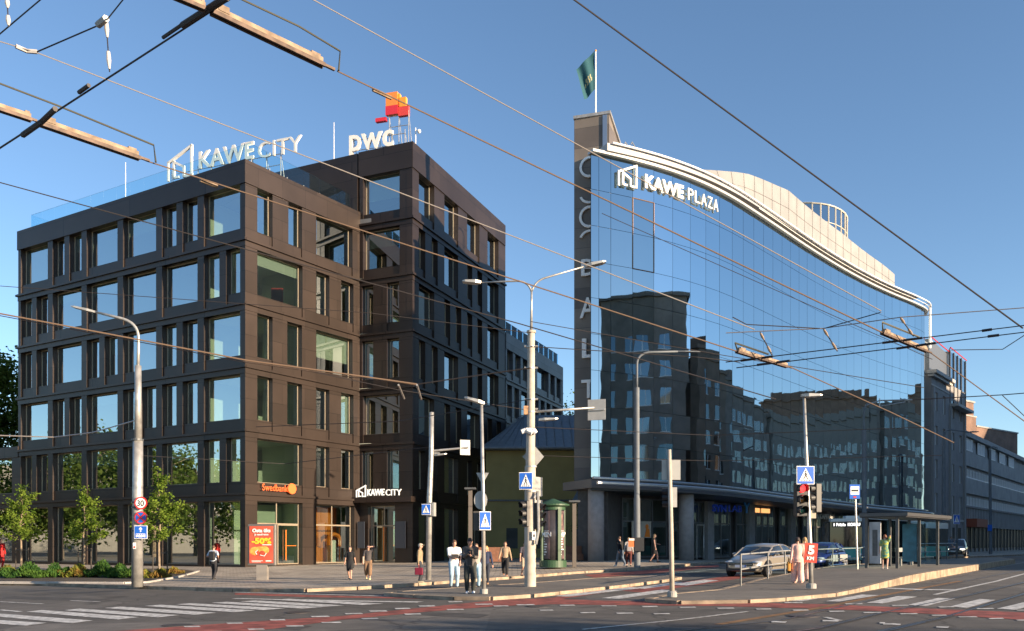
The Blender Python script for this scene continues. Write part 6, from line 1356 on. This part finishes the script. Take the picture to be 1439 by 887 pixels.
# ---------------------------------------------------------------- people
def remesh(mb, name, vox, m_, parent, smooth=2):
    me = mb.mesh(name, m_); o = link('tmp', me); md = o.modifiers.new('r', 'REMESH'); md.mode = 'VOXEL'; md.voxel_size = vox; md.use_smooth_shade = True
    s = o.modifiers.new('s', 'SMOOTH'); s.factor = .5; s.iterations = smooth
    me2 = baked(o, name); bpy.data.objects.remove(o); me2.name = name
    if not me2.materials: me2.materials.append(m_)
    for p in me2.polygons: p.use_smooth = True
    return link(name, me2, parent)
def cap(mb, a, b_, ra, rb, n=12):
    a = Vector(a); b_ = Vector(b_); mb.tube([a, b_], [ra, rb], n); mb.ell(a, (ra,)*3, n); mb.ell(b_, (rb,)*3, n)
def ik(a, c, l1, l2, pole):
    a = Vector(a); c = Vector(c); d = c-a; L = min(d.length, (l1+l2)*.999); d.normalize(); c2 = a+d*L; x = (l1*l1-l2*l2+L*L)/(2*L); h = math.sqrt(max(0, l1*l1-x*x)); p = Vector(pole); p = (p-d*p.dot(d)).normalized(); return a+d*x+p*h, c2
def torso(mb, rings, n=20):      # rings: (z, x0, y0, rx, ry)
    secs = [[(x0+rx*math.cos(2*math.pi*k/n), y0+ry*math.sin(2*math.pi*k/n), z) for k in range(n)] for z, x0, y0, rx, ry in rings]; loft(mb, secs)
def person(px, py, hpx, yaw, label, dz=.12, top=(.1, .1, .1), legs=(.1, .1, .1), hair=(.05, .03, .02), shoes=(.03, .03, .03), skin=(.50, .28, .20), sleeve='short', bottom='long', stride=0.0, rh=None, lh=None, hairlen='short', female=False, lean=0.0, cap_=None, headturn=0.0, coat_open=None, headdown=0.0, w_=None, legw=1.0, skirt=None, D=None, toplen=.93, crop=None):
    if D is None: b0 = gp(px, py, dz)
    else: x = (px-CX)/F*D; b0 = Vector((x, D, g(x, D)+dz))
    hh = min(1.92, max(1.55, hpx*b0.y/F)); S_ = hh/1.75; t = thing('person', label, 'person', b0, R(yaw)); t.scale = (S_,)*3
    # local: faces -Y (towards the camera at yaw 0), x to image right
    msk = mat('skin_%.2f_%.2f' % (skin[0], skin[1]), skin, .55); sw = .175 if female else .20; hw = .10
    lx = lean
    def up(z): return Vector((0, -lx*max(0, z-.92), 0))
    hip = {s: Vector((s*hw, 0, .92)) for s in (1, -1)}
    ft = {1: Vector((.10, -stride*.38, .09)), -1: Vector((-.10, stride*.42, .09+abs(stride)*.06))}
    kn = {}; 
    for s in (1, -1): kn[s], ft[s] = ik(hip[s], ft[s], .44, .425, (s*.05, -1, 0))
    sh = {s: Vector((s*sw, 0, 1.42))+up(1.42) for s in (1, -1)}
    hand = {1: Vector(rh) if rh else Vector((sw+.10, stride*.22+.0, .80)), -1: Vector(lh) if lh else Vector((-sw-.10, -stride*.22, .80))}
    el = {}
    for s in (1, -1): el[s], hand[s] = ik(sh[s], hand[s], .29, .26, (s*.6, .8, -.3))
    hd = Vector((0, -.03-headdown*.08, 1.635))+up(1.6)
    b = MB()
    tr = [(.84, 0, 0, .13, .10), (.93, 0, 0, .165 if not female else .17, .115), (1.05, 0, 0, .14 if not female else .125, .095), (1.2, 0, 0, .155 if not female else .135, .105), (1.33, 0, 0, .17 if not female else .15, .11), (1.42, 0, 0, .16 if not female else .14, .085), (1.465, 0, 0, .08, .06)]
    tr = [(z, x, y+up(z).y, rx, ry) for z, x, y, rx, ry in tr]; torso(b, tr)
    cap(b, Vector((0, .0, 1.43))+up(1.43), hd+Vector((0, .02, -.06)), .058, .052)
    for s in (1, -1):
        cap(b, sh[s], sh[s]*.5+Vector((0, 0, .72))+up(1.42)*.5, .05, .05)
        cap(b, hip[s], kn[s], .088, .058); cap(b, kn[s], ft[s], .055, .037); cap(b, ft[s]+Vector((0, .02, -.04)), ft[s]+Vector((0, -.13, -.055)), .036, .03)
        cap(b, sh[s], el[s], .05, .038); cap(b, el[s], hand[s], .037, .025)
        d = (hand[s]-el[s]).normalized(); side = d.cross(Vector((0, 0, 1))); side = side.normalized() if side.length > .2 else Vector((0, 1, 0)); pc = hand[s]+d*.05
        b.ell(pc, (.03, .035, .045), 8)
        for q, (o_, l) in enumerate(((-.028, .065), (-.01, .078), (.01, .074), (.026, .06))):
            f0 = pc+side*o_+d*.03; f1 = f0+d*l*.55; f2 = f1+(d*.5+d.cross(side)*.6).normalized()*l*.45; b.tube([f0, f1, f2], [.0095, .009, .007], 6)
        f0 = pc-side*.03-d*.01; b.tube([f0, f0-side*.025+d*.03, f0-side*.025+d*.055], [.011, .010, .008], 6)
    b.ell(hd, (.075, .092, .112), 14); b.ell(hd+Vector((0, -.03, -.065)), (.048, .055, .045), 10)
    yawh = Matrix.Translation(hd)@Matrix.Rotation(R(headturn), 4, 'Z')@Matrix.Rotation(R(headdown*25), 4, 'X')
    b.ell(yawh@Vector((0, -.098, -.012)), (.013, .018, .02), 6); 
    for s in (1, -1): b.ell(yawh@Vector((s*.077, .005, -.005)), (.012, .022, .03), 6)
    remesh(b, 'body', .014, msk, t)
    b = MB()
    for s in (1, -1): b.ell(yawh@Vector((s*.032, -.088, .012)), (.014, .008, .008), 6)
    b.ell(yawh@Vector((0, -.09, -.062)), (.024, .008, .006), 6); part('face_features', b, mat('face_dark', (.10, .04, .035), .5), t)
    # hair
    mh_ = mat('hair_%.2f_%.2f' % (hair[0], hair[1]), hair, .65, noise=.25, scale=20)
    b = MB(); b.ell(yawh@Vector((0, .018, .03)), (.086, .098, .098), 14)
    if hairlen == 'long': 
        for x in (-.05, 0, .05): cap(b, yawh@Vector((x, .05, .0)), yawh@Vector((x*1.6, .085, -.26)), .055, .04)
    elif hairlen == 'bun': b.ell(yawh@Vector((0, .10, .02)), (.045, .05, .045), 8)
    elif hairlen == 'bob': 
        for x in (-.06, .06): cap(b, yawh@Vector((x, .03, .0)), yawh@Vector((x*1.15, .03, -.11)), .04, .035)
    o = remesh(b, 'hair', .014, mh_, t)
    if cap_:
        b = MB(); M = yawh; b.ell(M@Vector((0, .005, .055)), (.093, .108, .075), 14); vs = []
        b.cbox((0, -.125, .045), (.15, .12, .02), M=M); remesh(b, 'cap', .012, mat('cap_beige', cap_, .8), t)
    # clothes
    mt = mat('cloth_t_%.2f_%.2f_%.2f' % top, top, .85, noise=.12, scale=6, bump=.3, bscale=25); ml = mat('cloth_l_%.2f_%.2f_%.2f' % legs, legs, .85, noise=.12, scale=6, bump=.3, bscale=25)
    b = MB(); e_ = .024; zt0 = toplen
    rr_ = [(z, x, y, rx+e_, ry+e_) for z, x, y, rx, ry in tr if z >= zt0-.01 and z < 1.46]
    if zt0 < .9 or skirt: rr_ = [(zt0-.001 if not skirt else skirt, 0, up(.9).y, .20 if not skirt else .20, .15 if not skirt else .17)]+[q for q in rr_ if q[0] > zt0]
    rr_ += [(1.475, 0, up(1.475).y, .085, .075)]; torso(b, rr_)
    for s in (1, -1):
        cap(b, sh[s]+Vector((0, 0, .005)), Vector((s*.06, 0, 1.46))+up(1.46), .062, .055)
        if sleeve != 'none':
            e2 = sh[s].lerp(el[s], .72 if sleeve == 'short' else 1.0); cap(b, sh[s], e2, .066, .062 if sleeve == 'short' else .054)
            if sleeve == 'long': cap(b, el[s], el[s].lerp(hand[s], .93), .054, .042)
    remesh(b, 'top' if not skirt else 'dress', .014, mt, t, 3)
    if bottom != 'none':
        b = MB(); torso(b, [(.80, 0, 0, .15, .115), (.9, 0, 0, .182, .13), (.97, 0, 0, .168, .118), (1.03, 0, 0, .15, .108)])
        for s in (1, -1):
            cap(b, hip[s], kn[s].lerp(hip[s], .0 if bottom != 'shorts' else .12), .112, .082*legw)
            if bottom == 'long': cap(b, kn[s], kn[s].lerp(ft[s], .93 if not crop else crop), .078*legw, .062*legw**1.5)
        remesh(b, 'trousers' if bottom != 'shorts' else 'shorts', .014, ml, t, 3)
    mshoe = mat('shoe_%.2f_%.2f' % shoes[:2], shoes, .6)
    for s in (1, -1):
        b = MB(); f = ft[s]; cap(b, f+Vector((0, .035, -.045)), f+Vector((0, -.14, -.058)), .046, .034); b.cbox(f+Vector((0, -.06, -.078)), (.085, .25, .022)); remesh(b, 'shoe', .012, mshoe, t, 1)
    return t, dict(hand=hand, sh=sh, el=el, S=S_, b0=b0, hd=hd)
def held(t, info, name, label, cat, p, build, rz=0):
    # things held stay top level: placed in the person's frame
    M = Matrix.Translation(info['b0'])@Matrix.Rotation(t.rotation_euler[2], 4, 'Z')@Matrix.Scale(info['S'], 4); o = thing(name, label, cat, M@Vector(p), t.rotation_euler[2]+rz); build(o); return o
def bx_(name, dims, m_, tilt=0, handle=False):
    def f(o):
        b = MB(); b.cbox((0, 0, 0), dims, M=Matrix.Rotation(R(tilt), 4, 'X')); q = part(name, b, m_, o); bevel(q, min(dims)*.25)
        if handle: b = MB(); b.tube([(-dims[0]*.2, 0, dims[2]/2), (-dims[0]*.15, 0, dims[2]/2+.12), (dims[0]*.15, 0, dims[2]/2+.12), (dims[0]*.2, 0, dims[2]/2)], .012, 6); part('handle', b, m_, o)
    return f
t, i = person(300, 814.5, 48, 168, 'man in pale blue shirt and black trousers seen from behind with a backpack', top=(.45, .52, .62), legs=(.02, .02, .025), hair=(.10, .05, .03), stride=.35, rh=(.24, -.22, 1.15), lh=(-.26, -.05, 1.05))
held(t, i, 'backpack', 'black backpack on the man in the pale blue shirt', 'backpack', (-.04, .19, 1.22), bx_('sack', (.28, .16, .44), M_black))
person(492, 815, 46, -6, 'woman in black T-shirt and knee length black skirt walking beside the shading woman', top=(.012, .012, .014), legs=(.015, .015, .017), hair=(.09, .06, .05), female=True, stride=.5, bottom='shorts', hairlen='bun', skirt=.60, toplen=.9)
t, i = person(517.5, 814.5, 48.5, 4, 'woman in grey T-shirt and brown cropped trousers shading her eyes', top=(.07, .06, .06), legs=(.20, .12, .07), hair=(.04, .025, .02), shoes=(.75, .65, .35), female=True, stride=.45, rh=(.12, -.16, 1.66), legw=1.35, crop=.55)
held(t, i, 'shoulder_bag', 'pale shoulder bag hanging beside the woman shading her eyes', 'bag', (-.24, .03, .98), bx_('sack', (.08, .22, .34), mat('bag_pale', (.4, .34, .28), .8), 0, True))
t, i = person(590, 819, 55, 82, 'older man in tan jacket and beige cap standing in profile by the slim pole', top=(.27, .20, .12), legs=(.03, .035, .045), hair=(.35, .33, .3), shoes=(.35, .30, .22), sleeve='long', cap_=(.5, .42, .32), lh=(-.20, .02, .80), rh=(.2, -.05, .84), toplen=.82)
held(t, i, 'handbag', 'dark red square bag held by the man in the cap', 'bag', (-.25, -.02, .52), bx_('sack', (.10, .34, .30), mat('bag_red', (.16, .008, .03), .6), 0, True))
t, i = person(638, 827, 68, 14, 'young man in white T-shirt and light blue jeans holding a dark tablet', dz=.06, top=(.78, .76, .74), legs=(.30, .42, .52), hair=(.10, .05, .03), shoes=(.12, .10, .09), lh=(-.02, -.24, 1.08), rh=(.20, -.12, .92), stride=.15, headdown=.6, headturn=14, toplen=.86)
held(t, i, 'tablet', 'dark tablet held flat against the white T-shirt', 'tablet', (.0, -.22, 1.16), bx_('slab', (.26, .03, .17), M_black, 10))
t, i = person(661, 833.5, 77, -4, 'man in open grey jacket and dark trousers looking down at his phone', dz=.1, top=(.10, .085, .075), legs=(.025, .03, .028), hair=(.03, .02, .018), shoes=(.5, .55, .65), sleeve='long', lh=(-.04, -.30, 1.28), rh=(.06, -.26, 1.20), headdown=1.0, toplen=.86, legw=1.1)
held(t, i, 'phone', 'black phone in the hands of the man in the grey jacket', 'phone', (.0, -.36, 1.33), bx_('slab', (.075, .02, .15), M_black, -25))
b = MB(); b.prism([(-.075, -.142), (.075, -.142), (.085, -.10), (-.085, -.10)], .88, 1.38); part('inner_shirt', b, M_black, t)
person(669, 826, 62, 10, 'person in pale jeans standing hidden behind the man with the phone', dz=.08, top=(.35, .30, .27), legs=(.28, .42, .52), hair=(.10, .06, .04))
person(683.5, 821, 50, -10, 'woman with wavy blond hair and navy jacket behind the slim lamp pole', dz=.05, top=(.02, .03, .07), legs=(.02, .025, .04), hair=(.45, .24, .09), female=True, sleeve='long', hairlen='long', stride=.4, shoes=(.3, .18, .1), rh=(.3, -.05, .86))
person(710, 809.5, 48, -4, 'woman in beige knit top and black trousers walking towards the kerb', top=(.33, .24, .16), legs=(.012, .012, .014), hair=(.16, .08, .04), shoes=(.35, .18, .12), female=True, sleeve='long', stride=.7, hairlen='bun', lh=(-.33, -.10, .86), rh=(.32, .08, .84), legw=1.15)
person(737.5, 810.5, 49, 20, 'person in dark T-shirt and beige shorts half hidden by the big pole', top=(.05, .045, .06), legs=(.38, .30, .22), bottom='shorts', stride=.5, hair=(.05, .03, .02))
person(872, 796, 42, -140, 'man in black sweater and blue jeans walking with the woman in maroon trousers', top=(.012, .012, .014), legs=(.10, .14, .20), shoes=(.6, .6, .6), sleeve='long', stride=.7, hair=(.10, .06, .05), lean=.1)
t, i = person(883.5, 796.5, 41, 178, 'woman in white top and maroon trousers seen from behind near the orange poster', top=(.42, .40, .38), legs=(.10, .025, .022), female=True, sleeve='long', stride=.4, hair=(.25, .2, .12), crop=.75)
held(t, i, 'backpack', 'pale grey backpack on the woman in maroon trousers', 'backpack', (0, .18, 1.12), bx_('sack', (.26, .14, .38), mat('bag_grey', (.3, .28, .3), .8)))
person(919.5, 790.5, 40, 75, 'woman in short black dress with long blond hair walking right', top=(.008, .008, .01), hair=(.20, .14, .07), female=True, sleeve='none', bottom='none', skirt=.52, toplen=.9, hairlen='long', stride=.55, skin=(.42, .24, .18), rh=(.28, -.25, 1.12))
t, i = person(1121, 820, 65, 170, 'woman in pale pink suit seen from behind by the red placard', dz=.12, top=(.68, .42, .36), legs=(.70, .44, .38), hair=(.03, .02, .015), shoes=(.6, .4, .33), female=True, sleeve='long', hairlen='bob', stride=.4, legw=1.55, toplen=.80)
held(t, i, 'paper_bag', 'orange paper bag held at the left side of the pink suited woman', 'bag', (.32, -.05, .64), bx_('sack', (.1, .26, .32), mat('bag_orange', (.62, .28, .05), .7), 0, True))
t, i = person(1131, 817, 62, 172, 'woman with blond hair in dark clothes beside the pink suited woman', dz=.12, top=(.55, .33, .29), legs=(.60, .38, .33), hair=(.36, .22, .10), female=True, sleeve='long', hairlen='bob')
held(t, i, 'handbag', 'black handbag between the two women by the red placard', 'bag', (.16, .16, .86), bx_('sack', (.26, .1, .24), M_black, 0, True))
t, i = person(1243.5, 800, 48, 150, 'woman in patterned teal and yellow dress at the bus shelter', dz=.27, top=(.05, .25, .22), hair=(.16, .06, .03), female=True, sleeve='short', bottom='none', skirt=.55, toplen=.9, hairlen='bob', shoes=(.5, .42, .38), lh=(-.14, -.04, 1.50))
for ch in t.children:
    if ch.name.startswith('dress'): ch.data.materials[0] = mat('floral_cloth', (.02, .22, .22), .85, col2=(.45, .42, .05), scale=9)
person(0.5, 799, 42, 60, 'person in red coat at the left frame edge', top=(.55, .02, .02), legs=(.35, .02, .02), sleeve='long', toplen=.7)
person(1336.5, 779, 26, 0, 'person with black hair standing behind the dark parked car', top=(.03, .03, .035), hair=(.01, .01, .01), sleeve='long', D=86)

# ---------------------------------------------------------------- overhead wires
WG = 'overhead tram and span wires'
def wire(label, pts, wpx, m_=None, h=6.0, n=10, sag=0.0, name='overhead_wire'):
    P = [pth(a, c, h if len(q) == 0 else q[0]) for a, c, *q in pts]
    out = []
    for a, c in zip(P, P[1:]):
        k = max(1, n//max(1, len(P)-1)); out += [a.lerp(c, j/k)-Vector((0, 0, sag*4*(j/k)*(1-j/k))) for j in range(k)]
    out.append(P[-1]); b = MB(); b.tube(out, [wpx*.5*p.y/F for p in out], 6); o = single(name, b, m_ or M_wire, label, 'wire', WG, loc=out[0]); return o
M_wl = mat('wire_light', (.40, .36, .33), .4, .6)
wire('tan contact wire running from the middle insulated beam down to the far right beam', [(474, 100), (1245, 470)], 2.0, M_copper)
wire('thin pale wire from the top edge down across the white facade sign', [(437, -2), (1238, 437)], 1.5, M_wl)
wire('thick black cable crossing the open sky above the flag', [(803, -3), (1437, 461)], 2.3)
wire('thin pale wire passing below the rooftop house emblem from the far left clamp', [(-5, 57), (49, 73), (1060, 463)], 1.5, M_wl)
wire('tan contact wire from the lower left beam to the left far beam', [(205, 226), (1042, 496)], 1.8, M_copper)
wire('thin dark wire crossing the upper windows of the dark office', [(-4, 255.5), (730, 455), (1090, 561)], 1.5)
wire('double brown cable sagging with clips across the middle windows', [(-4, 440), (203, 479), (344, 506), (488, 526), (586, 540)], 2.2, M_copper, h=6.5)
wire('second strand of the sagging brown cable, just beneath it', [(-4, 443), (203, 482), (344, 509), (488, 529), (586, 541)], 1.2, M_copper, h=6.48)
wire('brown cable rising from the sagging double cable to the big pole', [(586, 540), (745, 517)], 1.8, M_copper, h=6.5)
wire('grey span wire from the left lamp pole to the left frame edge', [(190, 591), (130, 608), (76, 614.5), (-4, 612)], 1.7, M_wl, h=7)
wire('heavy black conductor crossing both insulated beams at the top left', [(-6, 212), (326, -3)], 2.6)
wire('black cable in the top left corner', [(-4, 51), (60, -3)], 2.0)
wire('short black stay from the top edge to the far left clamp', [(175, -3), (147, 32), (52, 73)], 2.0)
wire('black wire of the near right trolley pair, upper one', [(1020, 509), (1439, 457.5), (1460, 455)], 1.5, h=5.9)
wire('black wire of the near right trolley pair, lower one', [(1035, 517), (1439, 467), (1460, 464)], 1.5, h=5.8)
wire('upper span wire before the mirror glass on the right', [(1030, 446), (1049, 456), (1157, 462), (1238, 439)], 1.4, h=6.6)
wire('pale span wire reaching the right frame edge past the roof rail post', [(1020, 468), (1157, 461.5), (1265, 446), (1460, 431)], 1.4, M_wl, h=6.6)
wire('cantilever wire between the side bracket and the right frame edge', [(1282, 562), (1409, 555), (1460, 551)], 1.4, h=6.2)
wire('thin wire from the right far beam down to the right frame edge', [(1308, 496), (1460, 607)], 1.5, M_copper)
wire('tan wire from the left far beam down to the grey townhouse', [(1113, 517), (1253, 580), (1340, 622)], 1.5, M_copper)
wire('thin span wire from the big pole across the granite tower', [(746, 487), (980, 502), (1040, 509)], 1.2, h=7.2)
wire('thin span wire from the big pole to the dark office corner', [(746, 561), (560, 592), (360, 600)], 1.1, h=6.8)
wire('thin span wire rising from the dark office to the big pole', [(360, 506), (560, 548), (746, 577)], 1.1, h=6.9)
wire('wire from the right frame edge to the cantilever end', [(1460, 458), (1409, 491), (1337, 492)], 1.2, h=7.0)
wire('lowest thin wire crossing the mirror glass beneath the dark reflections', [(746, 600), (1000, 612), (1306, 600)], 1.0, h=6.2)
for lab, q, wd_, h_ in (('thin dark span wire sloping over the glass facade corner to the right', [(746, 452), (1020, 500), (1300, 545)], 1.0, 7.5), ('faint thin wire parallel to the black sky cable over the mirror glass', [(846, 300), (1310, 505)], .9, 8.0), ('thin dark wire from the big pole to the left over the middle ledges', [(746, 468), (520, 440), (0, 402)], .9, 7.6), ('thin dark wire low across the canopy of the glass office', [(746, 640), (1000, 648), (1324, 640)], .9, 6.0), ('lowest span wire before the dark office ground floors', [(192, 640), (400, 652), (606, 628)], .9, 6.6), ('thin stay from the cantilever down to the right frame edge', [(1409, 556), (1445, 590), (1470, 612)], 1.2, 6.2)):
    wire(lab, q, wd_, h=h_)
# droppers
for a, c, lab in (((149, 27), (154, 101), 'insulated dropper hanging between the stay and the heavy black conductor'), ((10, -3), (12, 38), 'insulated dropper in the top left corner'), ((1068, 467), (1085, 499), 'dropper above the left far beam'), ((1157, 462), (1177, 494), 'dropper in the middle of the right span wires'), ((1265, 446), (1284, 473), 'dropper above the right far beam')):
    A = pth(a[0], a[1], 6.05); Bp = pt(c[0], c[1], A.y); k = A.y/F; t = thing('dropper', lab, 'wire fitting', A, 0, 'droppers of the overhead wires'); b = MB(); b.tube([A, Bp], .9*k, 6); part('rod', b, M_wire, t, True)
    s_ = 1.0 if a[0] < 300 else .6
    for f0, f1 in ((.05, .35), (.62, .95)): b = MB(); b.tube([A.lerp(Bp, f0), A.lerp(Bp, (f0+f1)/2), A.lerp(Bp, f1)], [2.6*k*s_, 3.4*k*s_, 1.4*k*s_], 8); part('insulator', b, M_insul if s_ < 1 else mat('porcelain', (.45, .43, .42), .4), t, True)
def beam(label, a, c, wpx, loop, up_=None, h=6.0):
    A = pth(a[0], a[1], h); Bp = pth(c[0], c[1], h); k = (A.y+Bp.y)/2/F; t = thing('insulated_beam', label, 'wire fitting', A, 0, 'insulated beams of the tram wires')
    d = (Bp-A); L = d.length; e = d.normalized(); s = Vector((0, 0, 1)).cross(e).normalized(); u = e.cross(s); M = Matrix(((e.x, s.x, u.x, A.x), (e.y, s.y, u.y, A.y), (e.z, s.z, u.z, A.z), (0, 0, 0, 1))); w_ = wpx*k
    b = MB(); b.box((0, -w_*.5, w_*.1), (L*.88, w_*.5, w_*.75), M=M); part('wooden_beam', b, M_insul, t, True)
    b = MB(); b.box((-L*.02, -w_*.55, -w_*.5), (L*.9, -w_*.15, w_*.1), M=M); b.box((-L*.02, w_*.15, -w_*.5), (L*.9, w_*.55, w_*.1), M=M); b.box((L*.86, -w_*.2, -w_*.2), (L, w_*.2, w_*.2), M=M); part('steel_channel', b, mat('rusty_steel', (.09, .06, .045), .6, .4, noise=.4, scale=10), t, True)
    b = MB(); b.box((L*.02, -w_*.6, w_*.3), (L*.10, w_*.6, w_*1.2), M=M); b.box((L*.78, -w_*.4, w_*.5), (L*.86, w_*.4, w_*1.1), M=M); part('clamp', b, M_insul, t, True)
    LP = [pth(x, y, h+.25 if j < len(loop)-1 else h) for j, (x, y) in enumerate(loop)]; b = MB(); b.tube(LP, [1.3*p.y/F for p in LP], 6); part('guard_rod', b, mat('olive_rod', (.06, .06, .045), .6), t, True)
beam('long tan insulated beam with guard rod at the lower left of the sky', (60, 174), (210, 226), 8.5, [(-4, 116), (80, 148), (216, 204), (219, 228)])
beam('tan insulated beam leaving the left frame edge', (-30, 143), (52, 170), 8.0, [(-30, 132), (-10, 140)])
beam('long tan insulated beam with guard rod at the top left centre', (301, 17), (470, 98), 9.5, [(335, -3), (420, 37), (478, 72), (476, 99)])
beam('short end of an insulated beam cut by the top frame edge', (245, -6), (293, 14), 8.5, [(244, -20), (250, -16)])
beam('small insulated beam before the mirror glass, left of the two', (1037, 494), (1113, 517), 5.0, [(1037, 494), (1033, 482), (1080, 498)])
beam('small insulated beam before the mirror glass, right of the two', (1241, 468), (1309, 496), 5.0, [(1241, 468), (1240, 453), (1292, 474)])
def conn(label, pts, w_, m_, h=6.0):
    b = MB(); P = [pth(x, y, h) for x, y in pts]; b.tube(P, [w_*.5*p.y/F for p in P], 6); single('wire_fitting', b, m_, label, 'wire fitting', 'fittings on the overhead wires', loc=P[0])
M_fit = mat('fitting_black', (.05, .045, .045), .6, .3)
conn('black crossing piece on the lower left beam', [(32, 190), (52, 176), (58, 172), (78, 153)], 8, M_fit); conn('black crossing piece on the top left centre beam', [(256, 36), (290, 14), (305, 4), (320, -3)], 9, M_fit)
conn('flat black splice in the heavy conductor', [(111, 130), (125, 120)], 6, M_fit); conn('open black link left of the top centre beam', [(229, 53), (254, 36)], 5, M_fit)
conn('grey bolt clamp on the stay in the upper left', [(138, 35), (149, 26)], 10, M_signback); conn('tan clamp at the far left end of the thin pale wire', [(22, 65), (38, 72), (52, 73)], 6, mat('porcelain', (.45, .43, .42), .4))
conn('tan splice left of the orange sign blocks', [(524, 126), (550, 138)], 5.5, M_insul); conn('tan splice above the left parapet corner', [(281, 253), (305, 262)], 5.5, M_insul)
conn('black splice on the upper trolley wire at the right', [(1380, 465), (1394, 463)], 4, M_fit); conn('black splice on the lower trolley wire at the right', [(1388, 473), (1404, 471)], 4, M_fit)
conn('dark bar across the left far beam', [(1041, 507), (1086, 501)], 3.5, M_fit); conn('dark bar across the right far beam', [(1240, 482), (1296, 475)], 3.5, M_fit); conn('second dark bar across the left far beam', [(1064, 513), (1110, 507)], 3.5, M_fit); conn('second dark bar across the right far beam', [(1260, 490), (1315, 482)], 3.5, M_fit)
conn('hanging insulator pair under the brown cable', [(560, 541), (568, 560)], 3, M_wl); conn('second hanging insulator right of the first', [(586, 541), (592, 561)], 3, M_wl)
